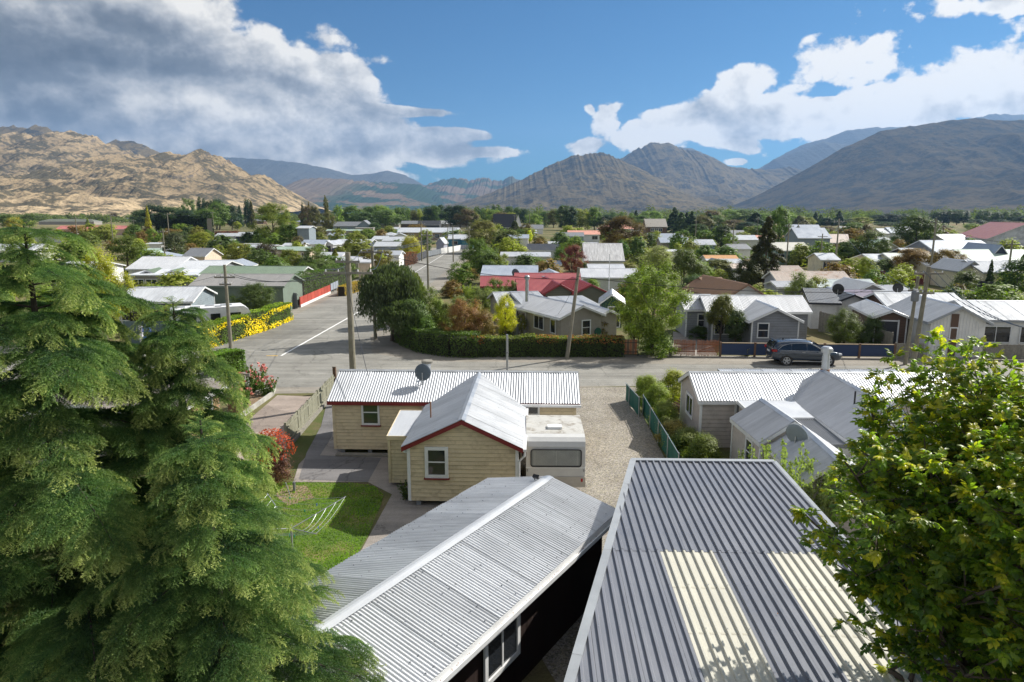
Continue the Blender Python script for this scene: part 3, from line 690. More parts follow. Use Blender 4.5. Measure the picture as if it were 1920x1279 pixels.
    def cover(s, rr, O_, U, V, L, S, roof, kind, sheets):
        if sheets: slope(rr, O_, U, V, L, S, roof, kind)
        else:
            U = Vector(U).normalized(); V = Vector(V).normalized(); me = sheet_mesh(L, lambda u: 0.0, lambda u: S, kind, roof, (round(L, 2), round(S, 2), kind, roof.name, 1))
            M = Matrix((U, V, U.cross(V))).transposed().to_4x4(); M.translation = Vector(O_) + U.cross(V) * .012; link('roof_slope', me, rr, mtx=M)
    def win(s, side, u, z, w, h, **k):
        ang = {'f': 0, 'r': math.pi / 2, 'b': math.pi, 'l': -math.pi / 2}[side]; q = .024
        p = {'f': (u, -q, z), 'r': (s.w + q, u, z), 'b': (u, s.d + q, z), 'l': (-q, u, z)}[side]
        v = s.M @ Vector(p); return window(s.th, v.x, v.y, v.z, w, h, ang + s.a, **k)
    def pt(s, x, y, z): return s.M @ Vector((x, y, z))

def dish(parent_loc, r, az_, tilt, label, post=.5, m=None, pole_m=None):
    """satellite dish, a thing of its own standing on a roof"""
    t = thing('satellite_dish', label, 'satellite dish', parent_loc, 0)
    d_ = MB(); n = 24; prof = [(0, 0), (r * .35, .006), (r * .7, .03 * r / .4), (r, .065 * r / .4)]
    d_.lathe([(.001, 0)] + prof[1:] + [(r, prof[-1][1] + .012), (r * .7, prof[2][1] + .014), (.001, .02)], n)
    e = Euler((R(90 - tilt), 0, az_), 'XYZ')
    d_.build('reflector', m or DISHM, t, (0, 0, post + r * .3), e, smooth=True)
    p = MB().tube((0, 0, 0), (0, 0, post + r * .25), .025, n=8); p.build('mast', pole_m or GALV, t)
    bx = e.to_matrix() @ Vector((0, 0, r * 1.15)); a2 = e.to_matrix() @ Vector((0, -r * .9, .05)); c0 = Vector((0, 0, post + r * .3))
    MB().tube(c0 + a2, c0 + bx + Vector((0, 0, -r * .3)), .012, n=6).build('feed_arm', GALV, t)
    MB().box(-.04, .04, -.05, .05, -.05, .05).build('receiver', DISHL, t, c0 + bx + Vector((0, 0, -r * .3)))
    return t
def flue(loc, h, r, label, base=None, m=None, mount=.3):
    t = thing('chimney_flue', label, 'flue', loc)
    MB().lathe([(r, 0), (r, h * .72)], 16).build('pipe', m or GALV, t, smooth=False)
    if base: MB().lathe([(r * 1.12, -mount), (r * 1.15, h * .38)], 16).build('flue_base', base, t)
    MB().lathe([(r * .9, 0), (r * .9, h * .10), (r * 1.45, h * .11), (r * 1.45, h * .22), (r * 1.0, h * .26)], 16).build('cowl', m or GALV, t, (0, 0, h * .72))
    return t
# ------------------------------------------------------------------ silver iron shed in front
def silver_shed():
    a = R(-32)                      # ridge heads 32 degrees right of the view axis
    w = 4.32; L = 15.0; h = 2.4; rise = .52
    far = Vector((.87, 18.33, 0)); yv = Vector((math.sin(-a), math.cos(a), 0)); xv = Vector((math.cos(a), math.sin(a), 0))
    org = far - yv * L - xv * w / 2
    t = thing('corrugated_shed', 'long low shed with silver corrugated gable roof and dark brown walls', 'shed', (org.x, org.y, 0))
    wg = Wing(t, org + xv * .38, a, w - .66, L, h + .08, rise - .08, 'y', SHEDZ, WOODD, 'corr', .33, trim=WHITE)
    # rebuild: walls sit 0.15 inside the eaves
    # vertical wall boards and battens along the right side and far gable
    brd = MB().box(-.062, .062, 0, .022, .02, h - .02).mesh('wall_board', WOODD)
    x0 = w - .66; re = x0 + .33
    for i in range(int(L / .16)):
        p = wg.M @ Vector((x0, .1 + i * .16, 0)); link('wall_board', brd, t, p, (0, 0, a - math.pi / 2 + math.pi))
    # eaves overhang strip and gutter full of leaves
    gl = MB(); gl.box(re - .02, re + .12, -.3, L + .3, h - .13, h - .115); gl.box(re + .108, re + .125, -.3, L + .3, h - .115, h - .02); gl.box(re - .03, re - .018, -.3, L + .3, h - .13, h - .02)
    g_ = gl.build('gutter', WHITE, t, mtx=wg.M)
    rr = random.Random(3); lf = MB()
    for i in range(900):
        y = rr.random() ** 1.5 * L * .95 if rr.random() < .8 else rr.random() * L; x = re + .0 + rr.random() * .10; z = h - .112 + rr.random() * .03; s_ = .012 + rr.random() * .02; an = rr.random() * 6.3
        lf.add([(x, y, z), (x + s_ * math.cos(an), y + s_ * math.sin(an), z + .006), (x + s_ * math.cos(an + 1), y + s_ * math.sin(an + 1), z + .012)], [(0, 1, 2)])
    lo = lf.build('leaf_litter', RUST, g_); lo['kind'] = 'stuff'
    # window in the brown wall
    wo = wg.win('r', 9.9, .95, 1.15, .85, bars='pair', fw=.11)
    # wide pale ridge flashing
    rc = MB(); q = .155; tp = (rise - .08) / (w / 2 - .33); zt = h + rise + .075; c = (w - .66) / 2
    rc.add([(c - q, -.05, zt - q * tp), (c - q, L + .03, zt - q * tp), (c - .03, L + .03, zt), (c - .03, -.05, zt), (c + .03, -.05, zt), (c + .03, L + .03, zt), (c + q, L + .03, zt - q * tp), (c + q, -.05, zt - q * tp)], [(3, 2, 1, 0), (4, 5, 2, 3), (7, 6, 5, 4)])
    rc.build('ridge_flashing', roof_mat('flashing', (.47, .49, .515), .5, .1, streak=.08), wg.roof)
    # roofing nails in rows
    nm = MB()
    for side in (-1, 1):
        for row in (.25, .95, 1.65, 2.0):
            for k in range(int(L / .23)):
                xx = c + side * row; y = .1 + k * .23 + (.0 if side > 0 else .1); z = h + .08 + (rise - .08) * (1 - row / ((w - .66) / 2)) + .055
                if rr.random() < .30 and row > .3: continue
                if row < .3 and side < 0: continue
                nm.lathe([(.020, 0), (.012, .012)], 5, (xx, y, z))
    no = nm.build('roofing_nails', GALVD, wg.roof); no['kind'] = 'stuff'
    # floodlight at the far ridge end
    fl = thing('floodlight', 'small black floodlight on the far end of the silver shed ridge', 'light', wg.pt(c - .25, L - .1, h + rise + .02) + t.location, a)
    MB().box(-.10, .10, -.04, .04, .06, .16).build('lamp_housing', BLKP, fl, rot=(R(-50), 0, 0)); MB().tube((0, 0, 0), (0, 0, .08), .015).build('bracket', BLKP, fl)
    return t
silver_shed()

# ------------------------------------------------------------------ slate ribbed roof with cream sheets
def slate_garage():
    zf = 3.3; sl = R(1.3)
    A = W(1187, 865, zf); B = W(1447, 865, zf)
    yd = 19.9; X0 = A.x; X1 = B.x; Yt = A.y
    hd = R(2.0); V = Vector((math.sin(hd) * math.cos(sl), math.cos(hd) * math.cos(sl), math.sin(sl))); U = Vector((math.cos(hd), -math.sin(hd), 0))
    Lmax = 14.0
    O = Vector((X0, Yt, zf)) - V * Lmax   # near-left reference
    lefthead = (W(1070, 1279, zf - .25) - A); slp = lefthead.x / -lefthead.y   # x change per metre towards camera
    kx = slp - math.tan(hd) * -1
    t = thing('garage', 'dark slate ribbed roof garage with cream translucent sheets beside the silver shed', 'garage', (X0, Yt - 7, 0))
    T = t.location.copy()
    # sheets: strip k spans u0..u1 ; left edge cut on the skew
    wid = (X1 - X0); p = .19
    ext = 3.3                                    # the skewed left side adds this much width at the near end
    def left_v(u):                               # v (from near end) above which u lies inside the roof
        # left boundary passes (u=0, v=Lmax) to (u=-ext, v=0)
        return max(0.0, min(Lmax, Lmax * (1 + u / ext))) if u < 0 else 0.0
    lv = lefthead; du = lv.dot(U); dv = lv.dot(V); ext = -du / -dv * Lmax * -1 if dv != 0 else 3.3
    ext = abs(du / dv) * Lmax
    dk = MB()
    seam = 0
    # v of the seam seen at y=1031
    S_ = W(1300, 1031, zf - .08); vs_ = (S_ - O).dot(V)
    nribs = int((wid + ext) / p); start = wid - nribs * p
    roof = MB().add([tuple(O + U * 0 + V * Lmax - T - Vector((0, 0, .06))), tuple(O + U * wid + V * Lmax - T - Vector((0, 0, .06))), tuple(O + U * wid - T - Vector((0, 0, .06))), tuple(O - U * ext - T - Vector((0, 0, .06)))], [(3, 2, 1, 0)]).build('roof', GREYR, t)
    def strip(k0, n, v0, v1, m, lift=0.0):
        u0 = start + k0 * p; w = n * p + .01
        lo = lambda u: max(v0, min(v1, -(u0 + u) / ext * -1 * 0 + (Lmax * (1 + (u0 + u) / ext) if u0 + u < 0 else 0) * 0 + v0))
        # inside for u<0 when v <= Lmax*(1+u/ext)... the roof narrows towards the far end
        hi = lambda u: max(v0, min(v1, Lmax * (1 + (u0 + u) / ext))) if (u0 + u) < 0 else v1
        me = sheet_mesh(w, lambda u: v0, hi, 'rib', m)
        if len(me.polygons) == 0: return
        N = U.cross(V); P = O + U * u0 + N * (.004 + lift) - T; M = Matrix((U, V, N)).transposed().to_4x4(); M.translation = P; link('roof_sheet', me, roof, mtx=M)
    # upper run of dark sheets
    k = 0
    while k < nribs: n = min(4, nribs - k); strip(k, n, vs_ - .05, Lmax - .02, DARKR, .006 + (k // 4 % 2) * .003); k += n
    # lower run: dark and cream bands counted back from the right edge
    uc = (W(1232, 1033, zf - .08) - O).dot(U); kc = round((uc - start) / p)
    bands = [(0, kc, DARKR), (kc, 6, CREAMR), (kc + 6, 6, DARKR), (kc + 12, 7, CREAMR), (kc + 19, 60, DARKR)]
    for (k0, n, m) in bands:
        k1 = min(nribs, k0 + n); k = k0
        while k < k1: q = min(6 if m is CREAMR else 4, k1 - k); strip(k, q, 0, vs_, m, 0); k += q
    pm_ = mat('purlin_shadow', (.50, .48, .40), .8)  # purlin shade through the cream sheets, painted as flat strips
    for vv in (vs_ - 1.45, vs_ - 2.9, vs_ - 4.35, vs_ - 5.8):
        for kk in (kc, kc + 12):
            for q in range(6): u_ = start + (kk + q) * p; N = U.cross(V); b0 = O + U * (u_ + .005) + V * vv + N * .0085 - T; MB().add([b0, b0 + U * p * .54, b0 + U * p * .54 + V * .05, b0 + V * .05], [(0, 1, 2, 3)]).build('purlin_shade_strip', pm_, roof)
    # flashings along the far end, the skewed left edge and the right edge
    def flash(P0, P1, w, name='flashing', up=.064):
        d = (P1 - P0).normalized(); N = U.cross(V); s_ = d.cross(N).normalized() * w
        P0 = P0 + N * up - T; P1 = P1 + N * up - T
        b = MB(); n = max(1, int((P1 - P0).length / 1.7)); 
        for i in range(n):
            a_ = P0.lerp(P1, i / n); b_ = P0.lerp(P1, (i + 1) / n); z = N * (.003 * (i % 2))
            bb = MB().add([a_ - s_ * .5 + z, b_ - s_ * .5 + z, b_ + s_ * .5 + z, a_ + s_ * .5 + z, a_ - s_ * .5 - N * .16, b_ - s_ * .5 - N * .16, a_ + s_ * .5 - N * .04, b_ + s_ * .5 - N * .04], [(0, 1, 2, 3), (4, 5, 1, 0), (3, 2, 7, 6)])
            bb.build(name, SLATE, roof)
    fa = O + V * Lmax; flash(fa - U * .05, fa + U * (wid + .02), .17, up=.066)
    flash(O - U * ext, O + V * Lmax, .17, up=.061); flash(O + U * wid, O + V * Lmax + U * wid, .15, up=.057)
    nm = MB(); N = U.cross(V)
    for row in [vs_ + 1.5, vs_ + 3.2, vs_ - 1.4, vs_ - 2.8, vs_ - 4.2]:
        for k in range(nribs):
            u = start + k * p + p * .74
            if u < 0 and row > Lmax * (1 + u / ext) - .1: continue
            if k % 2: continue
            c_ = O + U * u + V * row + N * .056 - T; nm.lathe([(.010, 0), (.007, .007)], 5, tuple(c_))
    no = nm.build('roof_screws', GALV, roof); no['kind'] = 'stuff'
    # walls
    pl = [O - U * ext, O + U * wid, O + U * wid + V * Lmax, O + V * Lmax]; pl = [q - T for q in pl]; c_ = sum(pl, Vector()) / 4
    pl = [c_ + (q - c_) * .985 for q in pl]; wb = MB()
    for i in range(4):
        a_, b_ = pl[i], pl[(i + 1) % 4]; wb.add([(a_.x, a_.y, 0), (b_.x, b_.y, 0), (b_.x, b_.y, b_.z - .1), (a_.x, a_.y, a_.z - .1)], [(0, 1, 2, 3)])
    wb.build('wall', GREYW, t)
    # stray leaves on the iron
    rr = random.Random(8); lf = MB()
    for (u, v) in [(3.2, vs_ + .7), (3.55, vs_ + .3), (3.0, vs_ - .4), (1.6, vs_ - 2.3), (3.7, vs_ + .15), (2.6, vs_ - 3.4)]:
        c2 = O + U * u + V * v + N * .03 - T; lf.add([c2, c2 + U * .03 + V * .01, c2 + U * .02 + V * .035 + N * .015], [(0, 1, 2)])
    lf.build('fallen_leaves', RUST, roof)['kind'] = 'stuff'
    return t
slate_garage()
# junk between the sheds
jt = thing('timber_pile', 'heap of old planks in the dark gap between the two sheds', 'timber', (0.6, 10.6, 0))
_r = random.Random(2)
for i in range(12):
    an = _r.uniform(-.6, 1.2); l = _r.uniform(.8, 1.8); x = _r.uniform(-.5, .5); y = _r.uniform(-1.4, 1.6); z = .05 + i * .03
    MB().bar((x, y, z), (x + l * math.sin(an), y + l * math.cos(an), z + _r.uniform(-.02, .15)), .14, .04).build('plank', WOODG, jt)
tr = thing('wooden_tray', 'reddish wooden tray lying between the silver shed and the slate roof', 'tray', (.25, 8.9, .02), R(35))
MB().box(-.45, .45, -.3, .3, 0, .03).build('base', GALVD, tr)
for (a1, a2, b1, b2) in ((-.47, .47, -.33, -.29), (-.47, .47, .29, .33), (-.48, -.44, -.29, .29), (.44, .48, -.29, .29)): MB().box(a1, a2, b1, b2, 0, .14).build('side', WOODB, tr)

# ------------------------------------------------------------------ yellow cottage
def cottage():
    a = R(-2.2)
    O1 = Vector((-7.75, 28.62, 0)); t = thing('weatherboard_cottage', 'cream yellow weatherboard cottage with silver roof and dark red trim', 'house', (-4, 28, 0))
    w1 = Wing(t, O1, a, 10.45, 3.7, 2.5, .82, 'x', ZINC, CREAM, 'wide', .22, trim=MAROON, z0=.22, gut=None)
    O2 = Vector((-3.68, 23.15, 0)); w2 = Wing(t, O2, a, 3.86, 7.2, 2.36, .92, 'y', ZINC, CREAM, 'corr', .22, trim=MAROON, z0=.22)
    # clipped weatherboards, each a part
    def boards(wg, side, rise=None):
        ww = wg.w if side in 'fb' else wg.d; st = .152; z = .22; k = 0
        while z < wg.h + (rise or 0) - .05:
            zz = min(z + st, wg.h + (rise or 0)); f = lambda q: max(0, q - wg.h) / rise * ww / 2 if rise else 0
            x0, x1, y0, y1 = f(z), ww - f(z), f(zz), ww - f(zz)
            if x1 - x0 < .1: break
            b = MB().add([(x0, -.034, z), (x1, -.034, z), (y1, -.008, zz - .016), (y0, -.008, zz - .016), (x0, 0, z), (x1, 0, z)], [(0, 1, 2, 3), (4, 5, 1, 0)])
            an = {'f': 0, 'r': math.pi / 2, 'l': -math.pi / 2}[side]; p = {'f': (0, 0, 0), 'r': (wg.w, 0, 0), 'l': (0, wg.d, 0)}[side]
            b.build('weatherboard', CREAM, t, mtx=wg.M @ Matrix.Translation(p) @ Matrix.Rotation(an, 4, 'Z')); z = zz
    boards(w1, 'f'); boards(w1, 'l', w1.rise); boards(w1, 'r', w1.rise); boards(w2, 'f', w2.rise); boards(w2, 'r'); boards(w2, 'l')
    for wg in (w1, w2):
        q = .055; cbm = MB().box(-q, q, -q + .005, q, .22, wg.h).mesh('corner_board', CREAM if wg is w1 else WHITE)
        for cx in (0, wg.w): link('corner_board', cbm, t, mtx=wg.M @ Matrix.Translation((cx, 0, 0)))
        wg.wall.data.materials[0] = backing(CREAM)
        pl = MB()
        for xx in np.arange(.3, wg.w, 1.2): pl.box(xx - .08, xx + .08, .06, .2, 0, .22); pl.box(xx - .08, xx + .08, wg.d - .2, wg.d - .06, 0, .22)
        pl.build('foundation_piles', GREYW, t, mtx=wg.M)
    # interior floor shade: a dark skirt set back under the walls
    w1.win('f', 1.62, 1.42, .62, .95, sill=MAROON); w1.win('f', 8.55, 1.42, .62, .95, sill=MAROON); w1.win('f', 4.2, 1.3, .5, 1.1, fw=.09)
    w2.win('f', 1.0, 1.22, .60, .92, sill=MAROON, fw=.12)
    w1.win('r', 1.8, 1.2, .7, .9, sill=MAROON); w1.win('l', 1.8, 1.2, .7, .9, sill=MAROON)
    # lean-to closet left of the gable wing
    w3 = Wing(t, Vector((-4.72, 25.05, 0)), a, 1.25, 2.5, 1.98, .24, 'x', WHITER, CREAM, 'flat', .08, trim=CREAM, z0=.12, mono=1, sheets=False, boards=True, corner=CREAM)
    # gutters and downpipe of the gable wing
    gm = MB(); gm.box(w2.w + .22, w2.w + .33, -.22, 5.2, w2.h - .18, w2.h - .09); gm.build('gutter', WHITE, t, mtx=w2.M)
    dp = MB(); dp.path([(w2.w + .27, -.16, w2.h - .16), (w2.w + .27, -.16, w2.h - .35), (w2.w + .08, -.05, w2.h - .6), (w2.w + .08, -.05, .1)], .035, 8); dp.build('downpipe', WHITE, t, mtx=w2.M)
    gm = MB(); gm.box(7.9, 10.7, -.34, -.23, w1.h - .20, w1.h - .10); gm.build('gutter', WHITE, t, mtx=w1.M)
    vp = MB().tube((.45, 2.3, 2.4), (.45, 2.3, 3.25), .028); vp.build('vent_pipe', RUST, t, mtx=w2.M)
    MB().lathe([(.02, -.09), (.085, -.05), (.1, 0), (.085, .05), (.02, .09)], 12).build('porch_lamp', WHITE, t, w2.pt(-.12, .1, 2.05))
    # plank on the ground edge
    MB().box(.1, 2.9, -.42, -.12, .02, .10).build('step_board', WOODG, t, mtx=w1.M)
    # nail lines on the roof slopes
    nm = MB()
    for row in (.35, 1.1, 1.9):
        for k in range(34):
            for sd in (-1, 1):
                half = w2.w / 2; nm.lathe([(.012, 0), (.008, .006)], 4, (w2.w / 2 + sd * row, .1 + k * .2, w2.h + w2.rise * (1 - row / half) + .052))
    nm.build('roofing_nails', GALVD, t, mtx=w2.M)['kind'] = 'stuff'
    P = w1.pt(3.75, .9, 0) + t.location
    dish((P.x, P.y, 2.82), .38, R(165), -8, 'large dark grey satellite dish on the rear roof of the yellow cottage', .55)
    ch = thing('chimney_pot', 'round pale chimney flue behind the cottage dish', 'chimney', w1.pt(3.75, 2.3, 3.05) + t.location)
    MB().lathe([(.16, 0), (.16, .55)], 16).build('pipe', GALV, ch); MB().lathe([(.26, 0), (.27, .1), (.2, .14)], 16).build('cowl', WOODG, ch, (0, 0, .55))
    return t, w1, w2
COT, CW1, CW2 = cottage()

# ------------------------------------------------------------------ old white caravan beside the cottage
def caravan():
    t = thing('caravan', 'old white caravan with stained roof parked beside the yellow cottage', 'caravan', (1.64, 25.5, 0), R(-1))
    M_car = mat('caravan_white', (.60, .60, .585), .35, var=.05, spec=.5); M_cs = mat('caravan_stained', (.50, .49, .455), .6, var=.07, dirt=.95, dirtc=(.20, .165, .12), dscale=2.4, rnd=0)
    hw = 1.09; y0, y1 = -1.55, 1.6
    prof = [(y0 + .10, .42), (y0 + .0, .75), (y0 - .02, 1.15), (y0 + .02, 1.95), (y0 + .10, 2.12), (y0 + .26, 2.24), (y0 + .5, 2.29), (y1 - .4, 2.33), (y1 - .1, 2.2), (y1, 1.9), (y1, .42)]
    n = len(prof); vs = [(-hw, y, z) for y, z in prof] + [(hw, y, z) for y, z in prof]
    b = MB().add(vs, [tuple(range(n)), tuple(range(2 * n - 1, n - 1, -1))] + [(i, n + i, n + (i + 1) % n, (i + 1) % n) for i in range(n) if i not in (6,)])
    body = b.build('body', M_car, t)
    MB().add([(-hw, prof[6][0], prof[6][1] + .001), (hw, prof[6][0], prof[6][1] + .001), (hw, prof[7][0], prof[7][1] + .001), (-hw, prof[7][0], prof[7][1] + .001)], [(0, 1, 2, 3)]).build('roof', M_cs, t)
    MB().box(-.27, .27, -.55, -.2, 2.30, 2.39).build('roof_hatch', WHITE, t)
    MB().box(-hw - .015, hw + .015, y0 - .045, y0 - .0, .40, .80).build('lower_panel', mat('caravan_tan', (.50, .46, .40), .5), t)
    MB().box(-hw - .01, hw + .01, y0 - .03, y0 + 0, 1.13, 1.17).build('trim_strip', WHITE, t)
    fr = MB()
    wy = y0 - .035; x0, x1, z0, z1 = -.90, .92, 1.22, 1.84
    def rrect(x0, x1, z0, z1, r, y): 
        o_ = []
        for (cx, cz, a0) in ((x1 - r, z0 + r, -90), (x1 - r, z1 - r, 0), (x0 + r, z1 - r, 90), (x0 + r, z0 + r, 180)):
            for k in range(5): o_.append((cx + r * math.cos(R(a0 + k * 22.5)), y, cz + r * math.sin(R(a0 + k * 22.5))))
        return o_
    o1 = rrect(x0 - .035, x1 + .035, z0 - .035, z1 + .035, .11, wy - .02); i1 = rrect(x0, x1, z0, z1, .08, wy - .02); i2 = rrect(x0, x1, z0, z1, .08, wy + .02)
    N_ = len(o1); f = MB().add(o1 + i1 + i2, [(i, (i + 1) % N_, N_ + (i + 1) % N_, N_ + i) for i in range(N_)] + [(N_ + i, N_ + (i + 1) % N_, 2 * N_ + (i + 1) % N_, 2 * N_ + i) for i in range(N_)])
    wf = f.build('window', BLKP, t); 
    MB().add(rrect(x0, x1, z0, z1, .08, wy + .004), [tuple(range(20))]).build('pane', mat('blind_backing', (.20, .215, .21), .25, spec=.7), wf)
    sl = MB()
    for k in range(17): z = z0 + .04 + k * .034; sl.box(x0 + .05, x1 - .05, wy - .004, wy + .003, z, z + .014)
    for xx in (x0 + .13, .02, x1 - .13): sl.box(xx - .008, xx + .008, wy - .008, wy - .004, z0 + .03, z1 - .03)
    sl.build('venetian_blind', mat('blind_slat', (.42, .44, .42), .5), wf)
    for s_ in (-1, 1):
        w_ = MB(); w_.tube((s_ * .98, .1, .31), (s_ * .80, .1, .31), .31, n=20); o = w_.build('wheel', BLKP, t); MB().tube((s_ * .99, .1, .31), (s_ * .97, .1, .31), .17, n=16).build('rim', WHITE, o)
        window(t, s_ * (hw + .012), .2, 1.2, .9, .55, s_ * math.pi / 2, fm=BLKP, bars='', pane=GLASS, fw=.04)
    MB().box(-.5, .5, y0 - .2, y0, .38, .46).build('bumper', GALVD, t)
    for s_ in (-1, 1): MB().box(s_ * .97 - .035, s_ * .97 + .035, y0 - .06, y0 - .04, .62, .74).build('tail_light', mat('red_lens', (.4, .02, .02), .3), t); MB().box(s_ * 1.04 - .015, s_ * 1.04 + .015, y0 - .10, y0 - .045, 1.02, 1.11).build('handle', GALVD, t)
    return t
caravan()

# ------------------------------------------------------------------ taupe house on the right
def taupe_house():
    a = R(-1.0)
    t = thing('weatherboard_house', 'taupe weatherboard house with silver roofs and cross gables beside the gravel drive', 'house', (12, 28, 0))
    w1 = Wing(t, (8.45, 29.45), a, 11.5, 3.7, 2.25, .78, 'x', ZINC, TAUPE, 'wide', .18, trim=WHITE, boards=.19)
    w1.win('l', 1.9, 1.0, 1.15, .85, bars='pair'); w1.win('f', 1.95, .95, .75, 1.1, pane=CURT); w1.win('f', 4.05, .95, .85, 1.1)
    w2 = Wing(t, (12.5, 23.8), a, 3.3, 6.6, 2.3, 1.02, 'y', ZINC2, WHITEW, 'corr', .2, trim=WHITE, boards=.19)
    w2.win('f', 2.1, .9, 1.5, .9, bars='triple', fw=.1)
    w3 = Wing(t, (9.25, 24.2), R(2), 2.3, 2.9, 2.1, .75, 'y', ZINC2, TAUPE, 'corr', .12, trim=WHITE, boards=.19)
    w3b = Wing(t, (9.35, 20.75), R(-4), 2.2, 3.4, 1.95, .72, 'y', ZINC, TAUPE, 'corr', .12, trim=WHITE, boards=.19)
    w3.win('l', 1.0, .8, .55, .95, bars='sash'); w3b.win('l', 2.2, .8, .5, .9)
    w4 = Wing(t, (10.0, 26.9), a, 2.5, 2.2, 2.16, .06, 'x', WHITER, TAUPE, 'flat', .1, trim=WHITE, mono=1, sheets=False)
    w5 = Wing(t, (11.6, 24.0), a, .9, 3.0, 2.0, .1, 'x', GREYR, WHITEW, 'corr', .05, trim=GREYR, mono=1, sheets=False)
    w6 = Wing(t, (10.9, 33.3), a, 9.6, 1.7, 2.2, .08, 'x', ZINC, TAUPE, 'wide', .1, trim=SLATE, mono=1)
    dish(w3b.pt(.55, 2.5, 2.15) + t.location, .42, R(128), 14, 'pale grey satellite dish on the low front gable of the taupe house', .35, DISHL)
    flue(w1.pt(5.9, 1.2, 2.7) + t.location, 1.75, .17, 'tall galvanised flue with rusty base on the taupe house roof', RUST, mount=.3)
    MB().tube((1.0, 2.3, 2.6), (1.0, 2.3, 3.5), .035).build('vent_pipe', BLKP, t, mtx=w2.M)
    return t
taupe_house()

# ------------------------------------------------------------------ fences, walls near by
def rail_fence(name, label, p, q, h, m, bw=.10, gap=.012, posts=2.4, rails=2, group=None, cat='fence', th=.022, postm=None, jit=.012, top=None, z0=.04, base=None, side=1):
    p = Vector((p[0], p[1], 0)); q = Vector((q[0], q[1], 0)); d = q - p; L = d.length; a = math.atan2(d.y, d.x)
    t = thing(name, label, cat, p, a, group); rr = random.Random(int(L * 100) + 7)
    me = MB().box(0, bw, -th, 0, z0, h).mesh('paling', m); n = int(L / (bw + gap))
    for i in range(n):
        o = link('paling', me, t, (i * (bw + gap), -.045 * side, rr.uniform(-jit, jit)), (rr.uniform(-.01, .01), 0, 0))
    r_ = MB()
    for k in range(rails): z = .28 + (h - .5) * k / max(1, rails - 1); r_.box(0, L, -.045, -.002, z, z + .07)
    r_.build('rail', postm or m, t)
    pm = MB().box(-.05, .05, 0, .10, 0, h + .03).mesh('post', postm or m)
    for k in range(int(L / posts) + 1): link('post', pm, t, (min(L, k * posts), 0.002, 0))
    if top: MB().box(-.02, L + .02, -.08, .06, h + .015, h + .05).build('capping', top, t)
    if base: MB().box(0, L, -.10, .10, 0, .16).build('plinth', base, t)
    return t
M_fgrey = mat('fence_grey_green', (.26, .255, .19), .9, var=.2, rnd=.12, dirt=.35, dirtc=(.12, .12, .07), dscale=4)
rail_fence('paling_fence', 'weathered grey paling fence between the concrete drive and the yellow cottage', W(540, 840), W(628, 738), 1.15, M_fgrey, .11, .008, 1.9, 2, side=-1, top=None, base=WOODG)
MB  # keep
gp = thing('gatepost', 'short dark timber gatepost at the road end of the paling fence', 'post', W(629, 735)); MB().box(-.09, .09, -.09, .09, 0, 1.5).build('post', WOODB, gp); MB().box(-.11, .11, -.11, .11, 1.5, 1.54).build('cap', WOODG, gp)
# green mesh fence along the gravel
def mesh_fence(name, label, p, q, h, grp=None):
    p = Vector((p[0], p[1], 0)); q = Vector((q[0], q[1], 0)); L = (q - p).length; a = math.atan2(q.y - p.y, q.x - p.x)
    t = thing(name, label, 'fence', p, a, grp); m = mat('green_shadecloth', (.008, .11, .085), .7, var=.2, scale=4)
    n = int(L / .4); vs = []; fs = []
    for i in range(n + 1):
        y = .03 * math.sin(i * 1.7) + .02 * math.sin(i * .9)
        for j, z in enumerate((.05, h * .5, h - .03 * abs(math.sin(i * 1.1)))): vs += [(L * i / n, y * (1 if j == 1 else .4), z), (L * i / n, y * (1 if j == 1 else .4) + .01, z)]
    for i in range(n):
        for j in (0, 2): a_ = i * 6 + j; b_ = a_ + 6; fs += [(a_, b_, b_ + 2, a_ + 2), (a_ + 1, a_ + 3, b_ + 3, b_ + 1)]
        a_ = i * 6 + 4; fs.append((a_, a_ + 6, a_ + 7, a_ + 1))
    me = mesh_np('mesh_screen', vs, fs, m); link('mesh_screen', me, t)
    pm = MB().tube((0, .05, 0), (0, .05, h + .05), .022, n=7).mesh('post', GALV)
    for k in range(int(L / 2.2) + 1): link('post', pm, t, (min(L, k * 2.2), 0, 0))
    MB().tube((0, .05, h), (L, .05, h), .018, n=6).build('top_rail', GALV, t)
    return t
mesh_fence('mesh_fence', 'long green shade cloth fence running beside the gravel drive', (6.62, 25.6), W(1206, 778), 1.08)
mesh_fence('mesh_gate', 'short green covered gate standing open at the end of the shade cloth fence', W(1199, 783), W(1173, 752), 1.05)
# ------------------------------------------------------------------ foliage kit
LEAF = leaf_mat('leaf', .42); LEAFB = leaf_mat('leaf_near', .58, hue=.35, rough=.38, scale=1.6, spec=.5); NEED = leaf_mat('needle', .25, hue=.2, rough=.6, scale=.7)
BARK = mat('bark', (.115, .09, .07), .95, var=.3, scale=8, bump=.4)
def quads(cs, nrm, size, rs, asp=1.0):
    """leaf faces (bent quads as two triangles) at centres cs, normals nrm"""
    n = len(cs); r = rs.randn(n, 3); nrm = nrm / (np.linalg.norm(nrm, axis=1, keepdims=True) + 1e-9)
    a = np.cross(nrm, r); a /= np.linalg.norm(a, axis=1, keepdims=True) + 1e-9; b = np.cross(nrm, a)
    s_ = (size * (.65 + .7 * rs.rand(n)))[:, None] if np.ndim(size) else (size * (.65 + .7 * rs.rand(n)))[:, None]
    a = a * s_ * .5 * asp; b = b * s_ * .5
    V = np.stack([cs - a, cs - b * .9 + nrm * s_ * .12, cs + a, cs + b * .9 + nrm * s_ * .12], 1).reshape(-1, 3)
    F = np.arange(n * 4).reshape(-1, 4); return V, F
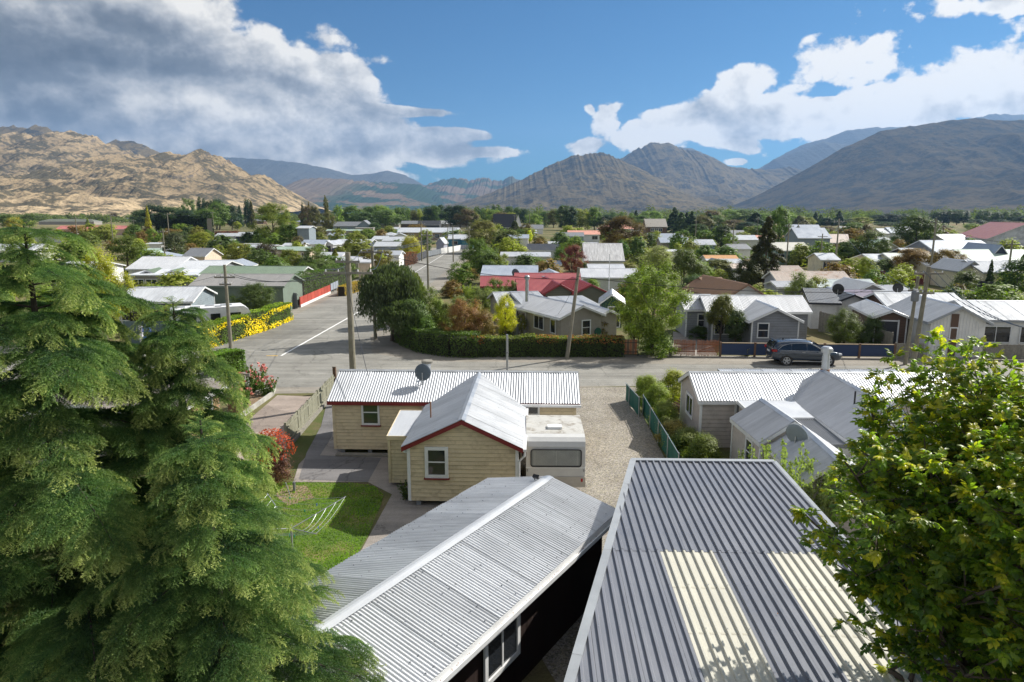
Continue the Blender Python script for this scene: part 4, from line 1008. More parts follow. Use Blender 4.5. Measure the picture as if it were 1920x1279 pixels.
def crown_pts(kind, n, rs):
    """points and outward normals in a unit crown: width 1, height 1, base at z=0"""
    def shell(c, r, k, inner=.55):
        d = rs.randn(k, 3); d /= np.linalg.norm(d, axis=1, keepdims=True); q = inner + (1 - inner) * rs.rand(k, 1) ** .5
        return c + d * q * r, d
    P = []; N = []
    if kind in ('round', 'spread', 'shrub', 'open', 'tall'):
        nb = {'round': 85, 'spread': 70, 'shrub': 60, 'open': 80, 'tall': 85}[kind]; a1, a2, a3 = rs.rand(3) * 6.28; 
        for i in range(nb):
            th_ = rs.rand() * 6.283; ph = rs.rand(); lob = .82 + .13 * math.sin(2 * th_ + a1 + 3 * ph) + .13 * math.sin(3 * th_ + a2 - 5 * ph) + .08 * math.sin(5 * th_ + a3)
            if kind == 'round': z = .10 + .82 * ph; rad = .43 * math.sin(math.pi * (ph * .86 + .10)) ** .6; rb = .055 + .05 * rs.rand()
            elif kind == 'tall': z = .06 + .88 * ph; rad = .38 * math.sin(math.pi * (ph * .8 + .13)) ** .7; rb = .055 + .045 * rs.rand()
            elif kind == 'spread': z = .35 + .5 * ph; rad = .46 * (1 - ph * .6); rb = .055 + .045 * rs.rand()
            elif kind == 'open': z = .12 + .82 * ph; rad = .44 * math.sin(math.pi * (ph * .85 + .10)) ** .6; rb = .045 + .045 * rs.rand()
            else: z = .08 + .70 * ph; rad = .42 * math.cos(ph * 1.25); rb = .07 + .05 * rs.rand()
            rad *= lob * (rs.rand() ** .33); z += .05 * math.sin(3 * th_ + a2); z = max(z, .03)
            c = np.array([rad * math.cos(th_), rad * math.sin(th_), z]); k = int(n / nb); d = rs.randn(k, 3); p = c + d * rb * .62; d /= np.linalg.norm(d, axis=1, keepdims=True)
            P.append(p); N.append(d * .8 + (c - np.array([0, 0, .45])) * 1.2 + np.array([0, 0, .35]))
    elif kind == 'poplar':
        for i in range(34):
            th_ = rs.rand() * 6.283; z = rs.rand() * .82 + .04; rad = .26 * math.sin(math.pi * min(1, z * .95 + .12)) ** .6 * rs.rand() ** .4
            c = np.array([rad * math.cos(th_), rad * math.sin(th_), z]); p, d = shell(c, np.array([.17, .17, .10 + .05 * rs.rand()]), n // 34, .4); P.append(p); N.append(d)
    elif kind == 'conifer':
        for i in range(120):
            z = (i / 120.0); th_ = rs.rand() * 6.283; R_ = .46 * (1 - z) ** .85 + .02; rad = R_ * (.45 + .5 * rs.rand())
            c = np.array([rad * math.cos(th_), rad * math.sin(th_), z * .93 + .04]); k = int(n / 120 * (1.9 - 1.7 * z)) + 2
            p, d = shell(c, np.array([.12 * (1 - z) + .035, .12 * (1 - z) + .035, .03 + .02 * rs.rand()]), k, .1); p[:, 2] -= .25 * (np.hypot(p[:, 0], p[:, 1]) - rad) * 1.0; P.append(p); N.append(d + np.array([0, 0, .8]))
    elif kind == 'weep':
        for i in range(150):
            th_ = rs.rand() * 6.283; rad = .42 * rs.rand() ** .5; ztop = .55 + .42 * math.sqrt(max(0, 1 - (rad / .48) ** 2)) * (.75 + .25 * rs.rand()); L = .22 + .3 * rs.rand()
            k = n // 150; t_ = rs.rand(k, 1); c = np.array([rad * math.cos(th_), rad * math.sin(th_), ztop])
            p = c + np.concatenate([.03 * rs.randn(k, 2) + .05 * t_ * np.array([[math.cos(th_), math.sin(th_)]]), -t_ * L], 1); P.append(p); N.append(rs.randn(k, 3) * .8 + np.array([math.cos(th_), math.sin(th_), .1]))
    elif kind == 'flame':
        for i in range(30):
            th_ = rs.rand() * 6.283; rad = .32 * rs.rand() ** .5; L = .6 + .38 * rs.rand(); k = n // 30; t_ = rs.rand(k, 1)
            p = np.concatenate([math.cos(th_) * rad * (.5 + t_ * 1.1) + .05 * rs.randn(k, 1) * (1.3 - t_), math.sin(th_) * rad * (.5 + t_ * 1.1) + .05 * rs.randn(k, 1) * (1.3 - t_), t_ * L], 1); P.append(p); N.append(rs.randn(k, 3) + np.array([math.cos(th_), math.sin(th_), .5]))
    return np.concatenate(P), np.concatenate(N)
_CR = {}
def crown_mesh(kind, q, var, m):
    """q: leaf faces; leaf size chosen so the crown stays dense"""
    key = (kind, q, var, m.name)
    if key in _CR: return _CR[key]
    rs = np.random.RandomState(hash((len(kind) * 7 + ord(kind[0]), q, var)) % 100000)
    P, N = crown_pts(kind, q, rs); sz = {700: .085, 1800: .060, 5000: .036, 11000: .026, 20000: .019}[q] * {'weep': 1.15, 'conifer': 1.25, 'poplar': .9, 'open': .9}.get(kind, 1.0)
    if kind == 'weep':
        n_ = len(P); s_ = sz * (.7 + .6 * rs.rand(n_))[:, None]; an = rs.rand(n_) * 6.28; hx = np.stack([np.cos(an), np.sin(an), np.zeros(n_)], 1); dn = np.stack([.25 * rs.randn(n_), .25 * rs.randn(n_), -np.ones(n_)], 1)
        V = np.stack([P - hx * s_ * .34, P + dn * s_ * .9, P + hx * s_ * .34, P - dn * s_ * .9], 1).reshape(-1, 3); F = np.arange(n_ * 4).reshape(-1, 4)
    else: V, F = quads(P, N, sz, rs)
    me = mesh_np('crown', V, F, m); _CR[key] = me; return me
def trunk_mesh(var, m, limbs=5, top=.62):
    key = ('trunk', var, m.name)
    if key in _CR: return _CR[key]
    r_ = random.Random(var); b = MB(); p = Vector((0, 0, -.01)); r0 = .035; pts = [(p, r0)]
    for k in range(4): q = Vector((r_.uniform(-.02, .02), r_.uniform(-.02, .02), top * (k + 1) / 4)); b.tube(p, q, r0, r0 * .78, 7, False); p = q; r0 *= .78; pts.append((p, r0))
    for k in range(limbs):
        s_, rr = pts[1 + k % 3]; a = r_.uniform(0, 6.283); e = s_ + Vector((math.cos(a) * .28, math.sin(a) * .28, .22 + .1 * r_.random())); mid = s_.lerp(e, .5) + Vector((0, 0, -.03))
        b.tube(s_, mid, rr * .6, rr * .42, 5, False); b.tube(mid, e, rr * .42, rr * .12, 5, False)
    me = b.mesh('trunk', m); _CR[key] = me; return me
_tr = random.Random(77)
def tree(x, y, h, w, kind, col, label, cat='tree', q=1800, group=None, name=None, clear=.12, m=None, z=0.0, jitter=.0, trunk=True):
    if jitter: x += _tr.uniform(-jitter, jitter); y += _tr.uniform(-jitter, jitter)
    var = _tr.randrange(3) if q < 11000 else _tr.randrange(50); rz = _tr.uniform(0, 6.28); m = m or LEAF
    nm = name or ({'poplar': 'poplar_tree', 'conifer': 'conifer_tree', 'shrub': 'shrub'}.get(kind, 'broadleaf_tree'))
    v = 1 + _tr.uniform(-.06, .06); c4 = (col[0] * v, col[1] * v, col[2] * v, 1)
    if kind in ('shrub', 'flame') or not trunk:
        o = link(nm, crown_mesh(kind, q, var, m), None, (x, y, z), (0, 0, rz)); o.scale = (w, w, h); o.color = c4; tag(o, label, cat, group); return o
    t = thing(nm, label, cat, (x, y, z), rz, group)
    cz = clear * h if kind not in ('poplar', 'conifer', 'weep') else .03 * h
    o = link('crown', crown_mesh(kind, q, var, m), t, (0, 0, cz)); o.scale = (w, w, h - cz); o.color = c4
    k = link('trunk', trunk_mesh(_tr.randrange(4), BARK, top=.85 if kind in ('conifer', 'poplar') else .6), t); k.scale = (min(w, h) * .9, min(w, h) * .9, h)
    return t
def hedge(name, label, pts, h, w, col, n, leaf=.11, m=None, cat='hedge', hvar=.12, top_bulge=.1, patches=None, seed=1, core=True):
    """clipped hedge along pts; leaf faces over a dense body"""
    rs = np.random.RandomState(seed); m = m or LEAF; Ps = []; Ns = []
    segs = [(Vector((a[0], a[1], 0)), Vector((b[0], b[1], 0))) for a, b in zip(pts[:-1], pts[1:])]; tot = sum((b - a).length for a, b in segs)
    for a, b in segs:
        L = (b - a).length; d = (b - a) / L; nn = np.array([d.y, -d.x, 0]); k = int(n * L / tot); u = rs.rand(k) * (L + .2) - .1; face = rs.rand(k)
        hh = h * (1 + hvar * (np.array([vnoise(u * .9 + seed * 5, u * 0)]).ravel() * 2 - 1)); z = rs.rand(k); s_ = np.where(face < .34, -1, np.where(face < .68, 1, 0))
        bul = .06 * (vnoise(u * 2.1, z * 3) - .5)
        off = np.where(s_ == 0, (rs.rand(k) - .5) * w, s_ * (w / 2 - .12 * w * z ** 3 + bul)); zz = np.where(s_ == 0, hh + bul, z * hh)
        P = np.array([a.x, a.y, 0])[None] + np.outer(u, np.array([d.x, d.y, 0])) + np.outer(off, nn); P[:, 2] = zz
        P += rs.randn(k, 3) * .025; N = np.outer(s_, nn) + np.where(s_ == 0, 1, .25)[:, None] * np.array([[0, 0, 1.0]]) + rs.randn(k, 3) * .5
        Ps.append(P); Ns.append(N)
    P = np.concatenate(Ps); N = np.concatenate(Ns); o0 = Vector((P[:, 0].mean(), P[:, 1].mean(), 0)); P -= np.array([o0.x, o0.y, 0])
    V, F = quads(P, N, leaf, rs); me = mesh_np('leaves', V, F, m)
    t = thing(name, label, cat, o0); o = link('leaves', me, t); o.color = (*col, 1); o['kind'] = 'stuff'
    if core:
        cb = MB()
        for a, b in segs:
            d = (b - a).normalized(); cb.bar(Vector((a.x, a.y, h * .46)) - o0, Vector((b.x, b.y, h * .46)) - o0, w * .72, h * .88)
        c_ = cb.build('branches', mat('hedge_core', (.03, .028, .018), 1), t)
    return t, P, N, o0
def add_leaves(t, P, N, sel, leaf, col, m=None, seed=3, push=.02, name='new_leaves'):
    rs = np.random.RandomState(seed); p = P[sel]; nn = N[sel] / (np.linalg.norm(N[sel], axis=1, keepdims=True) + 1e-9); p = p + nn * push
    V, F = quads(p, nn + rs.randn(*nn.shape) * .3, leaf, rs); o = link(name, mesh_np(name, V, F, m or LEAF), t); o.color = (*col, 1); o['kind'] = 'stuff'; return o

# ------------------------------------------------------------------ instanced sprays (near trees)
def spray_tree(objname, pts, rots, scls, srcs, parent, picks=None, kind_stuff=True, color=None):
    """object whose geometry nodes place one of srcs (mesh objects kept out of the scene) on each point"""
    me = bpy.data.meshes.new(objname); n = len(pts)
    me.vertices.add(n); me.vertices.foreach_set('co', np.asarray(pts, dtype=np.float32).ravel())
    a = me.attributes.new('rot', 'FLOAT_VECTOR', 'POINT'); a.data.foreach_set('vector', np.asarray(rots, dtype=np.float32).ravel())
    a = me.attributes.new('scl', 'FLOAT', 'POINT'); a.data.foreach_set('value', np.asarray(scls, dtype=np.float32))
    a = me.attributes.new('pick', 'INT', 'POINT'); a.data.foreach_set('value', np.asarray(picks if picks is not None else np.zeros(n), dtype=np.int32))
    ng = bpy.data.node_groups.new(objname + '_scatter', 'GeometryNodeTree')
    ng.interface.new_socket('Geometry', in_out='INPUT', socket_type='NodeSocketGeometry'); ng.interface.new_socket('Geometry', in_out='OUTPUT', socket_type='NodeSocketGeometry')
    N_ = ng.nodes; Lk = ng.links; gi = N_.new('NodeGroupInput'); go = N_.new('NodeGroupOutput'); ip = N_.new('GeometryNodeInstanceOnPoints'); g2i = N_.new('GeometryNodeGeometryToInstance')
    for s_ in reversed(srcs):
        oi = N_.new('GeometryNodeObjectInfo'); oi.inputs['Object'].default_value = s_; Lk.new(oi.outputs['Geometry'], g2i.inputs[0])
    def attr(nm, ty):
        q = N_.new('GeometryNodeInputNamedAttribute'); q.data_type = ty; q.inputs['Name'].default_value = nm; return q.outputs['Attribute']
    Lk.new(gi.outputs[0], ip.inputs['Points']); Lk.new(g2i.outputs[0], ip.inputs['Instance']); ip.inputs['Pick Instance'].default_value = True
    Lk.new(attr('pick', 'INT'), ip.inputs['Instance Index']); Lk.new(attr('rot', 'FLOAT_VECTOR'), ip.inputs['Rotation']); Lk.new(attr('scl', 'FLOAT'), ip.inputs['Scale'])
    Lk.new(ip.outputs[0], go.inputs[0])
    o = link(objname, me, parent); md = o.modifiers.new('scatter', 'NODES'); md.node_group = ng
    if kind_stuff: o['kind'] = 'stuff'
    if color: o.color = color
    return o
def src_obj(name, V, F, m):
    return bpy.data.objects.new(name, mesh_np(name, V, F, m))
def rot_from(d, up=None, roll=None):
    """euler turning local +X to d with local +Z near up"""
    d = Vector(d).normalized(); up = Vector(up or (0, 0, 1))
    if abs(d.dot(up)) > .97: up = Vector((0, 1, 0))
    y = up.cross(d).normalized(); z = d.cross(y).normalized(); M = Matrix((d, y, z)).transposed()
    if roll: M = M @ Matrix.Rotation(roll, 3, 'X')
    return M.to_euler('XYZ')
# ---- cedar
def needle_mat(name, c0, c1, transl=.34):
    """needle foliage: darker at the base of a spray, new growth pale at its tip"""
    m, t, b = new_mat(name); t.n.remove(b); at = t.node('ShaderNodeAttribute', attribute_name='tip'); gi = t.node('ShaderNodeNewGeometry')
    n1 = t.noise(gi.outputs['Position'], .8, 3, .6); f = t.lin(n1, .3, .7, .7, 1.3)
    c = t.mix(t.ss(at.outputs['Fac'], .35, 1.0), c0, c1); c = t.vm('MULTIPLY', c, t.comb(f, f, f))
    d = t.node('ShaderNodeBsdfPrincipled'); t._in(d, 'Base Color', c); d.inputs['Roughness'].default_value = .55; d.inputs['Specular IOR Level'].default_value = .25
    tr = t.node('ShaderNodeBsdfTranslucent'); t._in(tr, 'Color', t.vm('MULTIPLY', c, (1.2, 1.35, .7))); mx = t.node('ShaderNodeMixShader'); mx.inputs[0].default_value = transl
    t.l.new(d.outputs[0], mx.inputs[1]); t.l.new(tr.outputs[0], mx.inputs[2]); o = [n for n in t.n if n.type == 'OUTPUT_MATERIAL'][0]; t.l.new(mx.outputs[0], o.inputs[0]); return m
def needle_spray(name, m, L, seed, tip0=0.0, tip1=1.0, droop=.25):
    """a feathery flat spray along +X: side twigs set with short needle tufts"""
    rs = np.random.RandomState(seed); V = []; F = []; A = []
    def tuft(p, d, t, k, nl):
        for j in range(k):
            v = d * .5 + rs.randn(3) * .75; v[2] += .35; v /= np.linalg.norm(v); s_ = np.cross(v, rs.randn(3)); s_ /= np.linalg.norm(s_) + 1e-9; w = .0040; l = nl * (.7 + .6 * rs.rand()); b = len(V)
            V.extend([p - s_ * w, p + s_ * w, p + v * l + s_ * w * .4]); F.append((b, b + 1, b + 2)); A.extend([t] * 3)
    def twig(p, d, l, t0, t1, step=.016):
        n = max(2, int(l / step)); q = p.copy()
        for i in range(n):
            f = i / n; q = p + d * l * f + np.array([0, 0, -droop * l * f * f]); tuft(q, d, t0 + (t1 - t0) * f, 3, .026)
    n = 9
    for i in range(n):
        f = i / n; q = np.array([L * f, 0, -droop * L * f * f]); sl = L * .48 * math.sin(math.pi * (f * .75 + .2)) 
        for s_ in (-1, 1):
            a_ = .95 - .35 * f + rs.randn() * .12; twig(q, np.array([math.cos(a_), s_ * math.sin(a_), -.12 + .1 * rs.randn()]), sl * (.75 + .4 * rs.rand()), tip0 + (tip1 - tip0) * f * .6, tip0 + (tip1 - tip0) * min(1, f * .6 + .6))
    twig(np.zeros(3), np.array([1.0, 0, 0]), L, tip0, tip1)
    V = np.array(V); o = src_obj(name, V, np.array(F), m); a = o.data.attributes.new('tip', 'FLOAT', 'POINT'); a.data.foreach_set('value', np.array(A, dtype=np.float32)); return o
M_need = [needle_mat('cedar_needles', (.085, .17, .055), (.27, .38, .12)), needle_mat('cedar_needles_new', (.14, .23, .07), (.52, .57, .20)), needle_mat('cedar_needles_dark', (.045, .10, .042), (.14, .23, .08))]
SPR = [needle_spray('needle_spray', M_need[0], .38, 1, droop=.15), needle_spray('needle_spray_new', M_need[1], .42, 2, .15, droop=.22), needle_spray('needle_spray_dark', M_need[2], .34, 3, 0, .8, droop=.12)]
M_cbark = mat('cedar_bark', (.055, .045, .037), .95, var=.3, scale=9)
def cedar(label, x, y, h, rbase, seed, zmin=1.2, density=1.0, lean=(0, 0), shape=.8, rmax=None):
    """deodar: tiers of long boughs that arch over and hang at the tips"""
    rr = random.Random(seed); t = thing('cedar_tree', label, 'tree', (x, y, 0)); pts = []; rots = []; scl = []; pick = []
    tb = MB(); prev = Vector((0, 0, 0)); nseg = 10
    ax = lambda z: Vector((lean[0] * (z / h) ** 1.5, lean[1] * (z / h) ** 1.5, z))
    for k in range(nseg):
        z0, z1 = h * k / nseg, h * (k + 1) / nseg; tb.tube(ax(z0), ax(z1), .26 * (1 - k / nseg) + .012, .26 * (1 - (k + 1) / nseg) + .012, 8, False)
    tb.build('trunk', M_cbark, t); br = MB()
    z = zmin
    while z < h - .12:
        f = (z - zmin) / (h - zmin); Lb = rbase * (1 - f) ** shape + .16; nb = max(3, int((7.2 if f < .85 else 4.5) * density)); a0 = rr.uniform(0, 6.28)
        for b in range(nb):
            a = a0 + b * 6.283 / nb + rr.uniform(-.45, .45); L = Lb * rr.uniform(.55, 1.14); 
            if rr.random() < .1: L *= 1.15
            d0 = Vector((math.cos(a), math.sin(a), 0)); side = Vector((-d0.y, d0.x, 0)); o = ax(z + rr.uniform(-.15, .15)); up = rr.uniform(.10, .34) * (1 - .3 * f) + (.5 * max(0, f - .75)); dr = rr.uniform(.22, .44)
            bend = rr.uniform(-.25, .25)
            P = lambda s: o + d0 * (L * s) + side * (bend * L * s * s) + Vector((0, 0, L * (up * s - dr * s ** 2.4)))
            ns = max(3, int(L / .35)); last = P(0)
            for k in range(ns):
                q = P((k + 1) / ns); br.tube(last, q, .026 * (1 - k / ns) * (L / 3) + .005, .026 * (1 - (k + 1) / ns) * (L / 3) + .004, 5, False); last = q
            # side shoots
            s = .16 if L > 1 else .05; tone = rr.random()
            while s < 1.0:
                q = P(s); tan = (P(min(1, s + .04)) - P(s - .04)).normalized(); wl = L * .34 * (1 - s) ** .6 * (.35 + .65 * min(1, s * 3)) + .10
                for sd in (-1, 1):
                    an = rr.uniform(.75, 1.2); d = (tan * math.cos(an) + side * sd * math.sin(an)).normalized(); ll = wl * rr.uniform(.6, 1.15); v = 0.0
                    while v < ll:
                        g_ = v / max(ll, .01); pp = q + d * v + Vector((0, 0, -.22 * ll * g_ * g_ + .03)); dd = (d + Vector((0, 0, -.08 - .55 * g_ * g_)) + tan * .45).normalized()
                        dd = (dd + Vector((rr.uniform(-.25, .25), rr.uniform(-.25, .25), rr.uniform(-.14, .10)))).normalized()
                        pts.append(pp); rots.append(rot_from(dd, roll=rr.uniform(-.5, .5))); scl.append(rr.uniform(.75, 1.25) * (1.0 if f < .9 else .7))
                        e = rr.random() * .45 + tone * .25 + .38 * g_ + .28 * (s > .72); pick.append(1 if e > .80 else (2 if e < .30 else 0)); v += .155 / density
                s += .145 / max(L, .5) / density
            # hanging tip
            for k in range(4): q = P(1 - k * .03); dd = (d0 + Vector((rr.uniform(-.5, .5), rr.uniform(-.5, .5), -.8 - .3 * k))).normalized(); pts.append(q); rots.append(rot_from(dd)); scl.append(rr.uniform(.9, 1.3)); pick.append(1)
        z += (.60 if f < .7 else .42 if f < .85 else .2) / density ** .5
    # leader
    for k in range(16): zz = h - .5 + k * .035; a = k * 2.4; dd = Vector((math.cos(a), math.sin(a), .9)); pts.append(ax(min(zz, h))); rots.append(rot_from(dd)); scl.append(.55); pick.append(1 if k % 2 else 0)
    br.build('branches', M_cbark, t)['kind'] = 'stuff'
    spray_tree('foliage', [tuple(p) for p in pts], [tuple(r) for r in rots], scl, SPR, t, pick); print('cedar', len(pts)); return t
# ---- walnut
def leaflet(L, w, seed, m=None):
    """a long compound leaf of seven leaflets along +X, folded a little along each midrib"""
    rs = np.random.RandomState(seed); V = []; F = []
    def lf(p, d, l, wd, n0):
        d = d / np.linalg.norm(d); s_ = np.cross(n0, d); s_ /= np.linalg.norm(s_); n_ = np.cross(d, s_); b = len(V); prof = [(0, .02), (.25, .8), (.55, 1.0), (.82, .62), (1.0, .02)]
        for k, (f, q) in enumerate(prof):
            c = p + d * l * f + n_ * (-.25 * l * f * f); V.extend([c - s_ * wd * q * .5 + n_ * wd * q * .16, c, c + s_ * wd * q * .5 + n_ * wd * q * .16])
        for k in range(4):
            i = b + k * 3; F.extend([(i, i + 1, i + 4, i + 3), (i + 1, i + 2, i + 5, i + 4)])
    for i, f in enumerate((.35, .62, .88)):
        q = np.array([L * f, 0, -.18 * L * f * f])
        for s_ in (-1, 1): lf(q, np.array([.55, s_ * .8, -.25 + .25 * rs.randn()]), w * (2.0 - .1 * i) * (.85 + .3 * rs.rand()), w * (.95 + .2 * rs.rand()), np.array([.1 * rs.randn(), .1 * rs.randn(), 1.0]))
    lf(np.array([L, 0, -.18 * L]), np.array([1, .1 * rs.randn(), -.35]), w * 2.4, w * 1.15, np.array([0, .1, 1.0]))
    # stalk
    b = len(V); V.extend([np.array([0, -.003, 0]), np.array([0, .003, 0]), np.array([L, .002, -.18 * L]), np.array([L, -.002, -.18 * L])]); F.append((b, b + 1, b + 2, b + 3))
    return np.array(V), np.array(F)
def walnut(label, x, y, h, rad, seed, zc=5.7, rz=2.75):
    rr = random.Random(seed); t = thing('walnut_tree', label, 'tree', (x, y, 0)); mats_ = []
    srcs = []
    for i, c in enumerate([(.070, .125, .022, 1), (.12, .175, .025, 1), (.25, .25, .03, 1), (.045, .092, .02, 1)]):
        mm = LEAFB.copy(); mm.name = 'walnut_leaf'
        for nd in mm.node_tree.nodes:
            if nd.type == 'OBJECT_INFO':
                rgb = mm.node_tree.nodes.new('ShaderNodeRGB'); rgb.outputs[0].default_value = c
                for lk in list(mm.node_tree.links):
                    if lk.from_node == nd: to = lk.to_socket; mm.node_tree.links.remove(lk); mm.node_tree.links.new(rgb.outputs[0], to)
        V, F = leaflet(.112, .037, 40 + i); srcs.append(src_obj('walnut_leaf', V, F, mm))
    tb = MB(); pts = []; rots = []; scl = []; pick = []; nuts = []
    def ok(q):
        if q.z < 3.2: return True
        a = math.atan2(q.y, q.x); e = math.atan2(q.z - zc, math.hypot(q.x, q.y)); k = .90 + .13 * math.sin(3 * a + 2 * e + 1) + .10 * math.sin(5 * a - 3 * e) + .09 * math.sin(7 * e + 4 * a) + .05 * math.sin(13 * a + 9 * e)
        return (q.x / rad) ** 2 + (q.y / rad) ** 2 + ((q.z - zc) / rz) ** 2 < k * k
    def limb(p, d, L, r, depth):
        n = max(3, int(L / .3)); q = p; dd = d.copy()
        for k in range(n):
            dd = (dd + Vector((rr.uniform(-.16, .16), rr.uniform(-.16, .16), rr.uniform(-.06, .10)))).normalized(); e = q + dd * (L / n)
            if not ok(e): break
            r2 = r * (1 - .75 * (k + 1) / n); tb.tube(q, e, r * (1 - .75 * k / n), r2, 6 if depth < 2 else 4, False)
            if depth < 3 and k > 0 and rr.random() < (.85 if depth < 2 else .7):
                for _ in range(2 if depth < 2 else 1):
                    s_ = Vector((rr.uniform(-1, 1), rr.uniform(-1, 1), rr.uniform(-.3, .7))).normalized(); nd = (dd * .55 + s_).normalized(); limb(e, nd, L * rr.uniform(.38, .6), r2 * .7, depth + 1)
            if depth >= 2:
                for _ in range(4 if math.sin(e.x * 2.6 + 1) + math.sin(e.y * 2.9) + math.sin(e.z * 3.3 + e.x) > -.75 else 1):
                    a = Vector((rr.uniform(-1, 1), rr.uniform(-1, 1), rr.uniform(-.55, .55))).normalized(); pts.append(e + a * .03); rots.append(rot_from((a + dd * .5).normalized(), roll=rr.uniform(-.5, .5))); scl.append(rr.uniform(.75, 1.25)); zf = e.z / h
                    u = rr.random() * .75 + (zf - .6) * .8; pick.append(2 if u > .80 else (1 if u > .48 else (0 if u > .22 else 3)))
                if rr.random() < .045: nuts.append(e + Vector((rr.uniform(-.05, .05), rr.uniform(-.05, .05), -.05)))
            q = e
        if depth >= 1:
            for _ in range(4): a = (dd + Vector((rr.uniform(-.8, .8), rr.uniform(-.8, .8), rr.uniform(-.5, .5)))).normalized(); pts.append(q); rots.append(rot_from(a)); scl.append(rr.uniform(.8, 1.2)); pick.append(1 if rr.random() < .6 else 2)
    base = Vector((0, 0, h * .30)); tb.tube((0, 0, 0), base, .22, .18, 10, False)
    for i in range(17):
        a = i * 2.4 + rr.uniform(-.3, .3); e = rr.uniform(.15, 1.2) if i < 13 else 1.3; d = Vector((math.cos(a) * math.cos(e), math.sin(a) * math.cos(e), math.sin(e))); L = rad * 1.5 * rr.uniform(.85, 1.05) if e < .8 else (h * .75) * rr.uniform(.8, 1.0)
        limb(base + Vector((0, 0, rr.uniform(-.4, .5))), d, L * .80, .095, 0)
    tb.build('branches', BARK, t)
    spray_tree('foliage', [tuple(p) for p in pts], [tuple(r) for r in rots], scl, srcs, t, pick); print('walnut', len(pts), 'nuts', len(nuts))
    nm = MB().lathe([(.004, -.028), (.02, -.02), (.027, 0), (.02, .02), (.004, .028)], 8).mesh('walnut_fruit', mat('walnut_husk', (.13, .16, .05), .5, var=.3, rnd=.3), True)
    for p in nuts[:130]: link('walnut_fruit', nm, t, p)
    return t
# ------------------------------------------------------------------ near yard details
def clothesline():
    c = W(640, 940, 1.9); t = thing('rotary_clothesline', 'rotary clothesline with thin lines and pegs standing on the lawn', 'clothesline', (c.x - 1.25, c.y - .9, 0))
    MB().tube((0, 0, 0), (0, 0, 1.55), .03).build('pole', GALV, t); ends = []
    for k in range(4): a = R(40 + 90 * k); e = Vector((math.cos(a) * 1.75, math.sin(a) * 1.75, 1.95)); ends.append(e); MB().tube((0, 0, 1.45), e, .014).build('arm', GALV, t)
    lm = MB()
    for f in (.45, .63, .81, .98):
        for k in range(4):
            A = Vector((0, 0, 1.45)).lerp(ends[k], f); B = Vector((0, 0, 1.45)).lerp(ends[(k + 1) % 4], f); pr = A
            for j in range(1, 9): u = j / 8; q = A.lerp(B, u) - Vector((0, 0, .10 * math.sin(math.pi * u))); lm.tube(pr, q, .0045, n=4, cap=False); pr = q
    lm.build('line', GALV, t); r_ = random.Random(4)
    for i in range(9):
        k = r_.randrange(4); f = r_.choice((.63, .81, .98)); A = Vector((0, 0, 1.45)).lerp(ends[k], f); B = Vector((0, 0, 1.45)).lerp(ends[(k + 1) % 4], f); u = r_.uniform(.15, .85); q = A.lerp(B, u) - Vector((0, 0, .10 * math.sin(math.pi * u)))
        MB().box(-.012, .012, -.008, .008, -.06, .015).build('clothes_peg', mat('peg_' + ('green', 'blue')[i % 2], ((.05, .4, .25), (.1, .2, .6))[i % 2], .5), t, q)
clothesline()
st = thing('garden_stake', 'short dark stake in the bare earth beside the lawn', 'stake', W(552, 922)); MB().box(-.04, .04, -.04, .04, 0, .38).build('stake', GALVD, st)
st = thing('garden_pipe', 'leaning grey pipe stuck in the bare earth beside the lawn', 'pipe', W(544, 930)); MB().tube((0, 0, 0), (-.18, .1, .5), .018).build('pipe', GALV, st)
# brick house at the left, mostly behind the cedar
BRICK = mat('brick', (.40, .25, .15), .9, var=.15, rnd=.28); MORT = mat('mortar', (.36, .33, .29), .95)
def brick_house():
    t = thing('brick_house', 'tan brick house corner with low grey roof and white fascia beside the concrete drive', 'house', (-15.5, 33, 0))
    A = W(415, 716, 2.4); O = Vector((A.x - 6.5, A.y - 5.2, 0)); w = 6.2; d = 5.0
    wg = Wing(t, (A.x - 6.4, A.y - 5.3), R(-3), w, 5.1, 2.35, .55, 'y', roof_mat('tile_grey_roof', (.20, .175, .16), .8), MORT, 'flat', .35, trim=WHITE, sheets=False)
    bm = MB().box(.005, .225, -.055, 0, .004, .072).mesh('brick', BRICK); n = 0
    for side in ('r', 'b'):
        L = wg.d if side == 'r' else 1.2
        for row in range(27):
            k = 0
            while True:
                u = k * .24 + (.12 if row % 2 else 0)
                if u + .23 > L or (side == 'r' and u < 2.3 and row < 22): 
                    if u + .23 > L: break
                    k += 1; continue
                if side == 'r' and 3.5 < u + .11 < 4.35 and .85 < row * .085 < 1.95: k += 1; continue
                z = .03 + row * .085
                if side == 'r': M = wg.M @ Matrix.Translation((wg.w, u, z)) @ Matrix.Rotation(math.pi / 2, 4, 'Z')
                else: M = wg.M @ Matrix.Translation((wg.w - u, wg.d, z)) @ Matrix.Rotation(math.pi, 4, 'Z')
                link('brick', bm, t, mtx=M); n += 1; k += 1
                if n > 295: break
            if n > 295: break
    wg.win('r', 3.92, .95, .7, .95, fw=.09)
    # pergola beams at the end of the roof
    pg = MB(); 
    for k in range(3): pg.bar(wg.M @ Vector((wg.w - .4 + k * .1, wg.d + .5 + k * .5, 2.5)) , wg.M @ Vector((wg.w + .9, wg.d + .5 + k * .5, 2.5)), .06, .16)
    pg.build('pergola_beam', WOODG, t)['kind'] = 'stuff'
brick_house()
